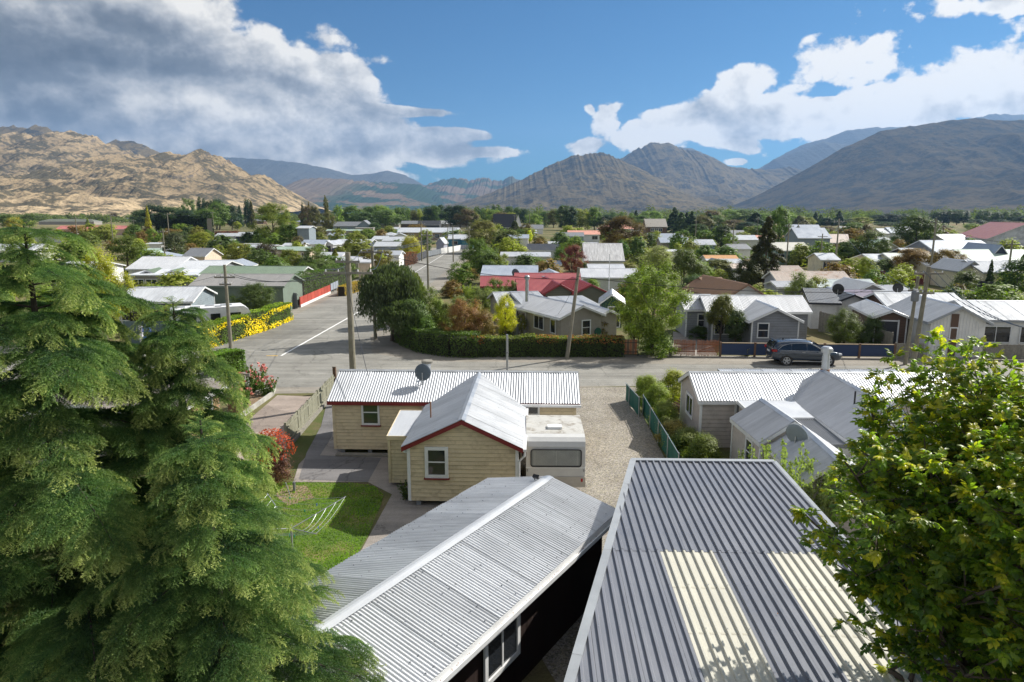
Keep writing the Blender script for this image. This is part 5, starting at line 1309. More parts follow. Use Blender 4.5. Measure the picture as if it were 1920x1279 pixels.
def pillar():
    p = W(443, 775); t = thing('brick_pillar', 'short brown brick pillar with a timber post on top beside the drive', 'pillar', (p.x, p.y, 0), R(-3))
    core = MB().box(-.26, .26, -.26, .26, 0, .92).build('core', MORT, t); bm = MB().box(0, .17, -.03, 0, 0, .062).mesh('brick', mat('brick_dark', (.24, .15, .09), .9, rnd=.35))
    for row in range(12):
        for k in range(3):
            for q in range(4): M = Matrix.Rotation(q * math.pi / 2, 4, 'Z') @ Matrix.Translation((-.26 + k * .178, -.262, .02 + row * .075)); link('brick', bm, t, mtx=M)
    MB().box(-.30, .30, -.30, .30, .925, .97).build('capstone', WOODG, t); MB().box(-.06, .06, -.06, .06, .97, 1.5).build('post', WOODG, t); MB().box(-.09, .09, -.09, .09, 1.5, 1.55).build('post_cap', WOODG, t)
pillar()
pl = thing('garden_kerb', 'pale concrete kerb edging the rose bed beside the drive', 'kerb', W(445, 785)); q0 = W(440, 790); pp = [W(438, 795), W(512, 742), W(516, 730), W(480, 742)]
kb = MB()
for a_, b_ in zip(pp[:-1], pp[1:]): kb.bar(a_ - q0 + Vector((0, 0, .12)), b_ - q0 + Vector((0, 0, .12)), .12, .26)
pl.location = q0; kb.build('kerb', mat('pale_concrete', (.42, .41, .37), .9, var=.15, dirt=.4), pl)
sheet('rose_bed', [W(445, 785), W(508, 742), W(512, 728), W(450, 728), W(425, 760)], .03, M_dirt)
# roses
for i, (px_, py_, h_) in enumerate([(462, 742, 1.5), (485, 735, 1.75), (502, 742, 1.1), (455, 765, 1.2)]):
    p = W(px_, py_); t, P, N = None, None, None
    o = tree(p.x, p.y, h_, 1.3, 'flame', (.07, .12, .035), ['rose bush with pink blooms next to the brick pillar', 'tallest rose bush with salmon pink blooms in the bed by the drive', 'small rose bush at the road end of the bed', 'low rose bush nearest the brick pillar foot'][i], 'shrub', 1800, name='rose_bush', trunk=False)
    rs = np.random.RandomState(i + 3); k = 26; a = rs.rand(k) * 6.28; r_ = rs.rand(k) ** .5 * .6; zz = h_ * (.55 + .45 * rs.rand(k)); c = np.stack([r_ * np.cos(a), r_ * np.sin(a), zz], 1)
    P = np.repeat(c, 9, 0) + rs.randn(k * 9, 3) * .035; V, F = quads(P, rs.randn(k * 9, 3) + np.array([0, 0, .5]), .10, rs); tt = thing('rose_blooms', ['pink blooms on the bush next to the brick pillar', 'salmon pink blooms on the tallest rose bush', 'blooms on the small road end rose bush', 'few blooms on the lowest rose bush'][i], 'flowers', (p.x, p.y, 0))
    b_ = link('petals', mesh_np('petals', V, F, mat('rose_petal', (.75, .28, .24), .6, var=.2)), tt); b_['kind'] = 'stuff'
# near street letterbox-height post, grass tuft
o = tree(W(765, 935).x, W(765, 935).y, .75, .9, 'flame', (.07, .10, .035), 'tuft of strappy grass against the yellow cottage wall', 'plant', 1800, name='grass_tuft')
# photinia
p = W(512, 905); tree(p.x, p.y, 2.15, 2.1, 'shrub', (.10, .055, .05), 'rounded photinia bush with dark purple leaves and fiery red tips', 'shrub', 11000, name='photinia_bush')
rs = np.random.RandomState(9); k = 850; d = rs.randn(k, 3); d[:, 2] = np.abs(d[:, 2]) * 1.2 + .25; d /= np.linalg.norm(d, axis=1, keepdims=True); PP = d * np.array([.98, .98, 1.1]) * (.86 + .2 * rs.rand(k, 1)) + np.array([0, 0, 1.02]); V, F = quads(PP, d + rs.randn(k, 3) * .4, .075, rs)
t = thing('photinia_new_growth', 'bright red young leaves over the top of the photinia bush', 'foliage', (p.x, p.y, 0)); o = link('red_leaves', mesh_np('red_leaves', V, F, LEAF), t); o.color = (.30, .05, .02, 1); o['kind'] = 'stuff'
# shrubs behind the green mesh fence
for i, (px_, py_, h_, w_, c, lab, q) in enumerate([
    (1212, 752, 1.5, 1.7, (.15, .19, .04), 'yellow green hedge shrub at the road end of the shade cloth fence', 5000), (1232, 772, 1.6, 1.7, (.14, .18, .04), 'second yellow green shrub along the shade cloth fence', 5000),
    (1247, 800, 1.4, 1.5, (.19, .23, .07), 'pale lime shrub halfway along the shade cloth fence', 5000), (1262, 835, 1.2, 1.7, (.17, .15, .05), 'sprawling olive and rust coloured shrub beside the shade cloth fence', 5000),
    (1285, 848, 1.1, 1.8, (.12, .15, .045), 'loose green shrub in front of the taupe wall corner', 5000), (1318, 872, 1.3, 1.7, (.10, .13, .03), 'bushy shrub with yellow tips below the taupe wall', 5000), (1262, 752, 1.75, 2.0, (.20, .22, .035), 'clipped round golden bush by the taupe house', 11000)]):
    p = W(px_, py_); tree(p.x, p.y, h_ * 1.15, w_ * 1.3, 'shrub', c, lab, 'shrub', 11000)
lp = thing('log_pile', 'heap of twisted driftwood and stumps beside the golden bush', 'logs', W(1272, 775)); r_ = random.Random(6)
for k in range(9): a = r_.uniform(0, 3.1); z = .1 + .06 * k; MB().tube((-.4 * math.cos(a), -.4 * math.sin(a), z), (.5 * math.cos(a), .5 * math.sin(a), z + r_.uniform(-.05, .25)), r_.uniform(.05, .11), .04, 7).build('log', WOODB, lp, (r_.uniform(-.3, .3), r_.uniform(-.2, .2), 0))
rail_fence('picket_fence', 'low dark green picket fence behind the golden bush', W(1228, 738), W(1292, 742), .8, mat('green_paint', (.02, .07, .045), .6), .06, .06, 1.8, 2)
# silvery young tree behind the slate roof
for i, (px_, py_, h_, w_, lab) in enumerate([(1410, 985, 2.9, 1.6, 'spindly silver leaved shrub at the far corner of the slate roof'), (1475, 1000, 3.3, 2.0, 'taller silver green sapling between the slate roof and the annex'), (1530, 1010, 3.0, 2.0, 'grey green sapling partly under the walnut tree')]):
    p = W(px_, py_); tree(p.x, p.y, h_, w_, 'flame', (.15, .19, .09), lab, 'sapling', 5000, name='sapling', trunk=False)
# lattice fence on the far side of the taupe house
def lattice():
    p, q = W(1738, 765), W(1812, 792); p.z = q.z = 0; L = (q - p).length; t = thing('slat_fence', 'brown slatted timber screen beyond the taupe house ridge', 'fence', p, math.atan2(q.y - p.y, q.x - p.x))
    s_ = MB().box(0, L, -.01, .01, 0, .07).mesh('slat', WOODB)
    for k in range(13): link('slat', s_, t, (0, 0, .3 + k * .115))
    pm = MB().box(-.05, .05, 0, .1, 0, 1.9).mesh('post', WOODB)
    for k in range(3): link('post', pm, t, (L * k / 2, .012, 0))
lattice()

# ------------------------------------------------------------------ street furniture
def pole(px_, py_, z0_h, r=.15, label='', lean=(0, 0), arms=((0, 1.6),), m=None, group=None, xy=None, trans=False, insul=True):
    p = W(px_, py_) if xy is None else Vector((xy[0], xy[1], 0)); p.z = 0; t = thing('power_pole', label, 'power pole', p, 0, group); h = z0_h
    MB().tube((0, 0, 0), (lean[0], lean[1], h), r, r * .72, 10).build('pole', m or WOODP, t); pts = []
    for (dz_, L) in arms:
        z = h - .35 - dz_; cx = lean[0] * z / h; cb = MB().box(cx - L / 2, cx + L / 2, -.17, -.06, z - .06, z + .06).build('crossarm', WOODG, t)
        im = MB().lathe([(.02, 0), (.045, .03), (.03, .07), (.045, .1), (.015, .13)], 8).mesh('insulator', WHITE)
        for k in (-.46, -.2, .2, .46): link('insulator', im, t, (cx + k * L, -.115, z + .06)); pts.append(p + Vector((cx + k * L, -.115, z + .19)))
    return t, pts
P1, w1p = pole(0, 0, 8.35, .19, 'thick weathered power pole standing behind the yellow cottage', arms=((.15, 1.3), (.75, 2.6)), xy=(-8.75, 36.6))
P2, w2p = pole(433, 653, 6.5, .15, 'grey power pole with two short crossarms beside the yellow hedge', arms=((.6, 1.6), (1.15, .9)))
P3, w3p = pole(803, 543, 8.0, .16, 'slim grey power pole rising above the garden trees by the side street', arms=((.3, 1.5),))
P4, w4p = pole(1063, 673, 6.6, .15, 'leaning greenish power pole on the verge in front of the greige house', lean=(.75, 0), arms=())
P5, w5p = pole(1697, 684, 6.15, .14, 'shorter of the two poles standing together by the board gate', lean=(.25, 0), arms=((.6, 1.2),))
P6, w6p = pole(1711, 691, 6.9, .17, 'taller of the two poles standing together, carrying the crossarms', lean=(.35, 0), arms=((.1, 1.9), (1.4, 1.1)))
tf = thing('transformer', 'grey transformer can hung on the taller pole of the pair', 'transformer', W(1711, 691) + Vector((-.42, -.1, 4.6)))
MB().lathe([(.20, 0), (.24, .05), (.24, .62), (.14, .72)], 14).build('tank', GALVD, tf)
for k in (-1, 0, 1): MB().lathe([(.03, 0), (.05, .05), (.02, .16)], 8).build('bushing', WHITE, tf, (k * .1, 0, .7))
P8, w8p = pole(704, 636, 7.7, .15, 'power pole with wide crossarm rising out of the dark drooping tree', arms=((.1, 1.9),))
far_poles = [(850, 492, 7.6, 'power pole on the right of the side street, nearer than the teal house', .15), (791, 490, 8.6, 'brown power pole beside the grey fence of the side street', .15), (880, 486, 7.2, 'far power pole at the side street corner near the teal house', .15), (840, 476, 7.4, 'thin green pole in front of the white wall', .1),
    (312, 509, 7.6, 'grey pole beside the long white roofs', .13), (148, 470, 9.5, 'tall pale pole in front of the pink roof', .16), (214, 470, 10.2, 'tall green pole in front of the pink roof', .16), (319, 462, 10.5, 'tall green pole before the dark evergreens', .16), (402, 445, 11.0, 'brown pole beside the red brick house', .16), (254, 452, 8.0, 'short pole right of the pink roof', .12),
    (1474, 500, 8.4, 'dark pole by the pale long roof', .15), (1565, 510, 9.4, 'tall grey street pole beside the rust red fence', .16), (1537, 505, 6.6, 'short brown pole left of the tall grey pole', .13), (1623, 500, 7.2, 'pole among the trees above the green fence', .14), (1742, 532, 9.6, 'tall pale lamp pole above the golden shrubs', .17), (1886, 545, 6.8, 'dark topped pole beside the white panel fence', .16),
    (1303, 462, 10.0, 'green street pole among the conifers', .15), (1373, 475, 8.8, 'brown pole left of the tall pointed conifer', .14), (1132, 460, 9.0, 'pole before the salmon roofs', .14), (993, 450, 10.0, 'pole in front of the black steep roof', .14), (1419, 450, 8.6, 'white topped pole above the dark conifer', .12), (965, 440, 9.5, 'pole beside the steep black roof gable', .13)]
PT = {}
for (a_, b_, h_, lab, r_) in far_poles:
    t, pt = pole(a_, b_, h_, r_, lab, arms=((.2, 1.8),)); PT[a_] = pt
def wire(p, q, sag, label, r=.02, grp='overhead power lines'):
    p = Vector(p); q = Vector(q); n = 14; b = MB(); o = p.copy(); pr = Vector((0, 0, 0))
    for k in range(1, n + 1): u = k / n; c = p.lerp(q, u) - Vector((0, 0, 4 * sag * u * (1 - u))) - o; b.tube(pr, c, r, r, 4, False); pr = c
    w_ = b.build('power_line', BLKP, None, o); tag(w_, label, 'cable', grp)
for k in range(4): wire(w8p[k], PT[850][k], .9, 'thin power line following the side street')
for k in range(2): wire(w3p[k], PT[880][k], .8, 'thin power line from the slim pole along the side street')
for k in (0, 3): wire(w1p[k + 4], w8p[k], .5, 'power line from the thick pole to the pole in the dark tree')
wire(Vector((4.6, 48.1, 6.0)), w6p[4], .5, 'long power line crossing behind the leaning pole'); wire(Vector((4.6, 48.1, 5.8)), w8p[1], .6, 'power line from the leaning pole to the dark tree')
for k in (1, 2): wire(w6p[k], W(1920, 615, 5.6), .5, 'power line leaving the pole pair to the right')
wire(w6p[3], Vector((38, 53, 2.8)), .3, 'service cable dropping to the white garage', .01); wire(w5p[0], PT[1565][1], 1.2, 'long power line running back from the pole pair')
wire(PT[1742][0], PT[1886][1], .6, 'power line beyond the white panel fence')
for a_, b_ in ((148, 214), (214, 319), (319, 402)): wire(PT[a_][1], PT[b_][1], 1.0, 'distant power line before the hills')
wire(w2p[1], W(225, 540, 3.2), .4, 'service cable from the grey pole to the blue grey house', .012); wire(w2p[2], W(420, 530, 3.4), .3, 'service cable from the grey pole to the green shed', .012)
wire(Vector((4.6, 48.1, 5.9)), atY(1046, 590, 53.5), .2, 'service cable from the leaning pole to the greige house', .012); wire(w6p[1], atY(1500, 566, 58), .4, 'service cable from the pole pair to the charcoal roof', .012); wire(w1p[1], W(690, 705, 3.4), .25, 'service cable from the thick pole to the yellow cottage', .012)
wire(w1p[5], w2p[2], .6, 'power line from the thick pole across the junction to the hedge pole'); wire(w1p[6], w2p[3], .6, 'second power line across the junction to the hedge pole')
# white flagpole, sign post
fp = thing('flagpole', 'thin white flagpole standing beside the leaning power pole', 'flagpole', W(1140, 600)); MB().tube((0, 0, 0), (0, 0, 6.4), .06, .035).build('pole', WHITE, fp); MB().lathe([(.01, -.06), (.07, 0), (.01, .06)], 8).build('finial', WHITE, fp, (0, 0, 6.45))
mp = thing('verge_post', 'short bare grey post on the near verge behind the cottage roof', 'post', W(951, 712)); MB().tube((0, 0, 0), (0, 0, 2.9), .075, .07, 10).build('post', GALV, mp); MB().tube((0, 0, 1.7), (0, 0, 1.78), .085).build('band', GALVD, mp)
def text_obj(s_, size, m, parent, loc, rot, name='lettering'):
    c = bpy.data.curves.new(name, 'FONT'); c.body = s_; c.size = size; c.extrude = .002; c.align_x = 'CENTER'; c.align_y = 'CENTER'; c.materials.append(m); o = bpy.data.objects.new(name, c); C.objects.link(o); bpy.context.view_layer.update(); me = bpy.data.meshes.new_from_object(o.evaluated_get(bpy.context.evaluated_depsgraph_get())); bpy.data.objects.remove(o); return link(name, me, parent, loc, rot)
ss = thing('street_sign', 'white street sign post with two blue name blades near the grey fence', 'street sign', W(269, 668)); SB = mat('sign_blue', (.02, .13, .55), .4)
MB().box(-.11, .11, -.08, .08, 0, 2.25).build('post', mat('post_white', (.8, .78, .8), .5), ss)
for z, s_, a in ((1.95, 'Otter St', 8), (1.30, 'Lindis', -8)):
    b_ = MB().box(.1, .78, -.03, -.005, -.15, .15).build('sign_blade', SB, ss, (0, 0, z), (0, 0, R(a))); text_obj(s_, .20, WHITE, b_, (.43, -.034, 0), (math.pi / 2, 0, 0))

# ------------------------------------------------------------------ car
def suv():
    c = W(1515, 687); t = thing('parked_suv', 'dark blue grey seven seat wagon parked on the verge by the blue fence', 'car', (c.x, c.y + .95, 0), R(-3))
    PAINT = bpy.data.materials.new('car_paint'); PAINT.use_nodes = True; b = PAINT.node_tree.nodes['Principled BSDF']; b.inputs['Base Color'].default_value = (.035, .050, .075, 1); b.inputs['Metallic'].default_value = .35; b.inputs['Roughness'].default_value = .28; b.inputs['Coat Weight'].default_value = 1; b.inputs['Coat Roughness'].default_value = .04
    # stations: x, half width, z bottom, z belt, z roof (rear at -x)
    st = [(-2.38, .74, .45, .98, 1.00), (-2.34, .86, .36, 1.02, 1.22), (-2.10, .93, .30, 1.04, 1.60), (-1.75, .945, .28, 1.04, 1.68), (-1.0, .95, .27, 1.03, 1.715), (-.2, .95, .27, 1.01, 1.715), (.35, .95, .27, .99, 1.66), (.75, .95, .27, .98, 1.46), (1.18, .945, .27, .99, 1.12), (1.32, .94, .27, .985, 1.035), (1.8, .92, .28, .95, .99), (2.15, .87, .30, .88, .91), (2.34, .76, .36, .74, .77), (2.42, .60, .44, .60, .62)]
    vs = []; K = 12
    for (x, w, zb, zm, zr) in st:
        tp = .76 if zr - zm > .2 else .90; h = [(w * .90, zb), (w * .985, zb + (zm - zb) * .30), (w, zb + (zm - zb) * .62), (w * .965, zm), (w * (.965 + (tp - .965) * .85), zm + (zr - zm) * .86), (w * tp * .82, zr)]
        vs += [(x, -y, z) for y, z in h] + [(x, y, z) for y, z in reversed(h)]
    fs = []
    for i in range(len(st) - 1):
        for k in range(K): a = i * K + k; b2 = i * K + (k + 1) % K; fs.append((a, b2, b2 + K, a + K))
    fs += [tuple(reversed(range(K))), tuple(range((len(st) - 1) * K, len(st) * K))]
    body = MB().add(vs, fs).build('body', PAINT, t, smooth=False); 
    md = body.modifiers.new('round', 'SUBSURF'); md.levels = 1; md.render_levels = 2; body.data.polygons.foreach_set('use_smooth', [True] * len(body.data.polygons))
    CG = glass_mat()
    def side_y(x, z):
        for i in range(len(st) - 1):
            if st[i][0] <= x <= st[i + 1][0]:
                f = (x - st[i][0]) / (st[i + 1][0] - st[i][0]); a, b2 = st[i], st[i + 1]; w = a[1] + (b2[1] - a[1]) * f; zm = a[3] + (b2[3] - a[3]) * f; zr = a[4] + (b2[4] - a[4]) * f
                tz = max(0, (z - zm) / max(.01, (zr - zm) * .86)); return w * (.965 + (.76 - .965) * .85 * tz) + .012
        return .95
    for sd in (-1, 1):
        for poly in ([(-2.0, 1.13), (-1.15, 1.09), (-1.15, 1.50), (-1.35, 1.48), (-1.7, 1.36)], [(-1.08, 1.09), (-.12, 1.07), (-.12, 1.53), (-.7, 1.54), (-1.08, 1.51)], [(-.02, 1.06), (.98, 1.05), (.62, 1.34), (.25, 1.50), (-.02, 1.53)]):
            MB().add([(x, sd * side_y(x, z), z) for x, z in poly], [tuple(range(5)) if sd < 0 else tuple(reversed(range(5)))]).build('side_window', CG, t)
        cr = MB(); pth = [(-2.05, 1.11), (-1.7, 1.40), (-1.2, 1.53), (-.5, 1.57), (.2, 1.54), (.6, 1.38), (1.05, 1.05)]; cr.path([(x, sd * (side_y(x, z) + .006), z) for x, z in pth], .014, 5); cr.path([(x, sd * (side_y(x, z) + .006), z) for x, z in [(-2.05, 1.10), (-1, 1.065), (0, 1.045), (1.05, 1.035)]], .012, 5); cr.build('chrome_trim', GALV, t)
        MB().box(-1.05, 1.05, sd * .955 - .02, sd * .955 + .02, .30, .34).build('sill_strip', GALV, t)
        for x in (-.28, -.82 - .0): pass
        for x in (-.30, .78): MB().box(x - .1, x + .1, sd * .965 - .015, sd * .965 + .02, .93, .965).build('door_handle', GALV, t)
        MB().box(.86, 1.04, sd * 1.06 - .09, sd * 1.06 + .09, 1.08, 1.22).build('wing_mirror', PAINT, t)
        MB().box(-1.9, .3, sd * .66 - .018, sd * .66 + .018, 1.735, 1.765).build('roof_rail', GALVD, t)
        MB().box(-2.40, -2.10, sd * .80 - .12, sd * .80 + .115, .98, 1.13).build('tail_light', mat('tail_lens', (.35, .015, .015), .25), t); MB().box(2.12, 2.33, sd * .72 - .12, sd * .72 + .11, .76, .87).build('headlight', mat('lamp_lens', (.7, .72, .75), .15), t)
        for x in (-1.42, 1.40):
            w_ = MB().tube((x, sd * .95, .36), (x, sd * .72, .36), .36, n=24).build('wheel', BLKP, t); ar = MB().tube((x, sd * .915, .36), (x, sd * .935, .36), .43, n=26).build('wheel_arch', BLKP, t)
            rm = MB().tube((x, sd * .958, .36), (x, sd * .94, .36), .07, n=12)
            for k in range(5): a = k * 2 * math.pi / 5 + .3; rm.bar((x, sd * .957, .36), (x + .22 * math.cos(a), sd * .957, .36 + .22 * math.sin(a)), .085, .02, (0, 1, 0))
            n = 24
            for k in range(n): a = k * 2 * math.pi / n; a2 = (k + 1) * 2 * math.pi / n; rm.bar((x + .235 * math.cos(a), sd * .955, .36 + .235 * math.sin(a)), (x + .235 * math.cos(a2), sd * .955, .36 + .235 * math.sin(a2)), .03, .02, (0, 1, 0))
            rm.build('rim', GALV, w_)
    MB().add([(-2.33, -.66, 1.20), (-2.33, .66, 1.20), (-2.13, .58, 1.56), (-2.13, -.58, 1.56)], [(0, 3, 2, 1)]).build('rear_window', CG, t, (-.045, 0, .01)); MB().add([(.42, -.62, 1.64), (.42, .62, 1.64), (1.22, .78, 1.12), (1.22, -.78, 1.12)], [(0, 3, 2, 1)]).build('windscreen', CG, t, (.02, 0, .035))
    MB().box(-2.52, -2.36, -.08, .08, .38, .46).build('tow_bar', GALVD, t); MB().box(-2.42, -2.395, -.26, .26, .86, .98).build('number_plate', WHITE, t); MB().box(-2.2, -2.0, -.6, .6, 1.655, 1.70).build('spoiler', PAINT, t); MB().box(-1.5, -1.42, -.02, .02, 1.69, 1.80).build('aerial', BLKP, t); MB().box(2.36, 2.44, -.5, .5, .48, .68).build('grille', BLKP, t)
    return t
CAR = suv()

def copy_tree(o, parent=None):
    c = o.copy(); C.objects.link(c); c.parent = parent
    for ch in list(o.children): copy_tree(ch, c)
    return c
for (x_, y_, a_, lb_) in ((1022, 462, 20, 'dark car parked far off beside the lime yellow tree'), (1600, 470, -10, 'distant car parked below the blue grey shed'), (640, 477, 5, 'car parked between the low white roofs left of the thick pole')):
    c = copy_tree(CAR); c.location = W(x_, y_); c.rotation_euler.z = R(a_); c['label'] = lb_
# ------------------------------------------------------------------ fences along the far side of the street
def FL(px_): return W(px_, 667 + max(0, (px_ - 1200)) * .012)
BLUEI = roof_mat('blue_iron', (.035, .060, .13), .5, 0, streak=.1)
def blue_fence():
    p, q = FL(1350), FL(1676); p.z = q.z = 0; L = (q - p).length; a = math.atan2(q.y - p.y, q.x - p.x); t = thing('iron_fence', 'low navy blue corrugated iron fence with rusty brown posts', 'fence', p, a); n = 5; w = L / n
    for k in range(n):
        me = sheet_mesh(.85, lambda u: 0.0, lambda u: w - .16, 'corr', BLUEI, ('bf', round(w, 3))); M = Matrix(((0, 1, 0), (0, 0, 1), (1, 0, 0))).transposed().to_4x4()
        M = Matrix.Translation((k * w + .08, -.02, .12)) @ Matrix(((0, 1, 0, 0), (0, 0, -1, 0), (1, 0, 0, 0), (0, 0, 0, 1))); link('panel', me, t, mtx=M)
    for k in range(n + 1): MB().box(-.07, .07, -.07, .07, 0, 1.08).build('post', WOODB, t, (k * w, 0, 0))
    MB().box(0, L, -.06, .06, 1.0, 1.04).build('capping', mat('pale_timber', (.42, .33, .22), .8), t)
blue_fence()
def picket_gates():
    p, q = FL(1261), FL(1349); p.z = q.z = 0; L = (q - p).length; a = math.atan2(q.y - p.y, q.x - p.x); pm = MB().box(0, .045, -.02, .02, .06, 1.18).mesh('picket', WOODR); r_ = random.Random(5)
    for g_ in range(2):
        t = thing('picket_gate', ['left leaf of the reddish picket driveway gates', 'right leaf of the reddish picket driveway gates next to the blue fence'][g_], 'gate', p + Vector((math.cos(a), math.sin(a), 0)) * (L * .5 * g_ + .06), a, 'driveway gates of thin pickets'); n = 19; w = L / 2 - .12
        for k in range(n): link('picket', pm, t, (k * w / n, 0, r_.uniform(-.05, .06)), (0, 0, 0))
        MB().box(0, w, .02, .06, .3, .37).build('rail', WOODR, t); MB().box(0, w, .02, .06, .85, .92).build('rail', WOODR, t); MB().bar((0, .07, .33), (w, .07, .88), .03, .05).build('brace', WOODR, t)
    gp = thing('gate_post', 'grey timber post at the hinge side of the picket gates', 'post', FL(1257)); MB().box(-.08, .08, -.08, .08, 0, 1.05).build('post', WOODG, gp)
picket_gates()
def red_gate():
    p = FL(1170); t = thing('board_gate', 'small red brown board gate with black frame set in the hedge', 'gate', (p.x, p.y, 0), G2); cols = [WOODR, WOODB, WOODR, WOODB, WOODR]
    for k in range(5): MB().box(k * .19, k * .19 + .175, -.03, 0, .1, 1.22).build('board', [WOODR, WOODB][k in (1, 3)], t)
    MB().box(-.09, -.03, -.05, .05, 0, 1.35).build('frame_post', BLKP, t); MB().box(.98, 1.04, -.05, .05, 0, 1.35).build('frame_post', BLKP, t); MB().box(-.03, .98, -.045, -.03, .25, .31).build('hinge_bar', BLKP, t); MB().box(-.03, .98, -.045, -.03, .95, 1.0).build('hinge_bar', BLKP, t)
red_gate()
rail_fence('board_gate', 'wide grey board gate standing between the blue fence and the pole pair', FL(1678), FL(1733), 1.15, WOODG, .15, .01, 2.2, 2, cat='gate')
rail_fence('board_fence', 'low grey board fence right of the concrete crossing', FL(1843), FL(2010), 1.12, WOODG, .15, .012, 2.4, 2)
dg = thing('tubular_gate', 'pale tubular steel gate standing open beside the board fence', 'gate', FL(1810)); b = MB(); d_ = FL(1843) - FL(1810); b.path([(0, 0, .15), (0, 0, 1.1), (d_.x * .95, .4, 1.5), (d_.x * .95, .4, .35), (0, 0, .15)], .035, 6); b.path([(0, 0, 1.1), (d_.x * .9, .4, .4)], .025, 6); b.build('frame', GALV, dg); MB().box(-.1, .1, -.1, .1, 0, 1.2).build('post', WOODG, dg)
rail_fence('high_board_fence', 'high weathered board fence sloping behind the white flowering bushes', W(1608, 640), W(1672, 663), 1.55, WOODG, .16, .01, 2.4, 2); rail_fence('back_board_fence', 'tall grey board fence behind the grey weatherboard house', W(1535, 622), W(1600, 640), 1.8, WOODG, .16, .01, 2.4, 2)
sheet('crossing', [W(1740, 645), W(1800, 645), W(1838, 672), W(1840, 682), W(1735, 682)], .013, asphalt_mat('crossing_concrete', (.36, .34, .31), grain=20.0))
sheet('side_yard', [W(1262, 622), W(1330, 640), W(1345, 667), W(1262, 667)], .013, M_conc)
# left side of the side street
REDF = mat('red_board', (.42, .07, .045), .75, var=.15, rnd=.12)
def panel_fence(name, label, p, q, h, m, n, postm, base=None, bh=.3, th=.04):
    p = Vector((p[0], p[1], 0)); q = Vector((q[0], q[1], 0)); L = (q - p).length; t = thing(name, label, 'fence', p, math.atan2(q.y - p.y, q.x - p.x)); w = L / n; pm = MB().box(.05, w - .05, -th, 0, bh, h).mesh('panel', m); po = MB().box(-.05, .05, -.06, .04, 0, h + .04).mesh('post', postm)
    for k in range(n): link('panel', pm, t, (k * w, 0, 0))
    for k in range(n + 1): link('post', po, t, (k * w, 0, 0))
    if base: MB().box(0, L, -.09, .09, 0, bh - .01).build('plinth', base, t)
    return t
panel_fence('red_fence', 'red board fence on a low white wall beside the side street', W(563, 577), W(619, 551), 1.15, REDF, 9, REDF, WHITEW)
rail_fence('grey_fence', 'tall grey board fence end between the yellow hedge and the red fence', W(528, 578), W(561, 580), 1.75, mat('grey_boards', (.17, .18, .19), .9, rnd=.1), .15, .01, 1.8, 2)
panel_fence('pool_gate', 'small grey blue railing panel beyond the red fence', W(620, 550), W(634, 543), 1.2, BLUER, 3, GALVD)
M_seag = mat('seagrass_paint', (.10, .145, .14), .6, var=.06, rnd=.03); rail_fence('corner_fence', 'plain grey green vertical board fence behind the street sign', W(238, 648), W(382, 648), 1.95, M_seag, .14, .006, 2.4, 2, jit=0)
panel_fence('street_fence', 'charcoal panel fence on the left of the far side street', W(776, 494), W(800, 484), 1.7, DARKW, 7, DARKW); panel_fence('street_fence', 'grey stepped panel fence beyond the charcoal fence', W(800, 484), W(827, 478), 1.5, mat('grey_panel', (.20, .22, .24), .8), 8, GALVD)
panel_fence('white_wall', 'low white wall in front of the teal house', W(827, 477), W(864, 470), 1.5, WHITEW, 6, WHITEW, bh=.02); panel_fence('pale_fence', 'pale grey picket fence right of the white wall', W(864, 470), W(879, 470), 1.5, LILACW, 4, GALVD)
panel_fence('panel_fence', 'cream panel fence with dark posts curving below the golden shrubs', W(1784, 556), W(1880, 580), 1.3, mat('cream_panel', (.42, .41, .36), .8), 8, DARKW, bh=.1); panel_fence('dark_fence', 'charcoal brown fence below the white roofed cream house', W(1822, 552), W(1884, 556), 1.75, DARKW, 8, DARKW, bh=.05)
for (a, b, c, d, m, n, lab) in ((1528, 510, 1600, 518, mat('rust_red_board', (.16, .05, .035), .85), 9, 'rust red iron fence across the back street'), (1636, 530, 1658, 531, mat('maroon_board', (.14, .03, .03), .8), 4, 'dark maroon fence panel left of the green panels'), (1658, 531, 1681, 532, mat('green_board', (.03, .11, .06), .8), 4, 'green fence panels between two maroon ones'), (1681, 532, 1730, 535, mat('maroon_board', (.14, .03, .03), .8), 7, 'maroon fence right of the green panels')):
    panel_fence('back_fence', lab, W(a, b), W(c, d), 1.8, m, n, m, bh=.03)
rail_fence('far_fence', 'long weathered fence below the red brick house', W(352, 441), W(445, 441), 1.9, WOODG, .5, .02, 6, 2)

# ------------------------------------------------------------------ houses beyond the street
def WG(t, xl, yl, xr, d, h=2.4, rise=.9, axis='x', roof=None, wall=None, yr=None, a=None, kind=None, wins=(), boards=False, **k):
    O = W(xl, yl, h)
    if yr is not None: E = W(xr, yr, h); w = (E - O).length; a = math.atan2(E.y - O.y, E.x - O.x)
    else:
        a = R(-2) if a is None else R(a); dep = O.y * cT + (HC - h) * sT; w = (xr - xl) / FP * dep
    Y = O.y; kd = kind or ('wide' if Y < 105 else 'flat'); sh = Y < 62 and kd != 'flat'
    ov = k.pop('ov', .3); wg = Wing(t, (O.x, O.y), a, w, d, h, rise, axis, roof, wall, kd, ov, boards=boards, sheets=sh, **k)
    for q in wins: wg.win(q[0], q[1] * (w if q[0] in 'fb' else d), q[2], q[3], q[4], bars=q[5] if len(q) > 5 else 'pair')
    return wg
def HOUSE(label, xl, yl, cat='house', name='house'): p = W(xl, yl, 2.4); p.z = 0; return thing(name, label, cat, p)
w_ = lambda *a: [('f', u, .95, 1.3, 1.0) for u in a]
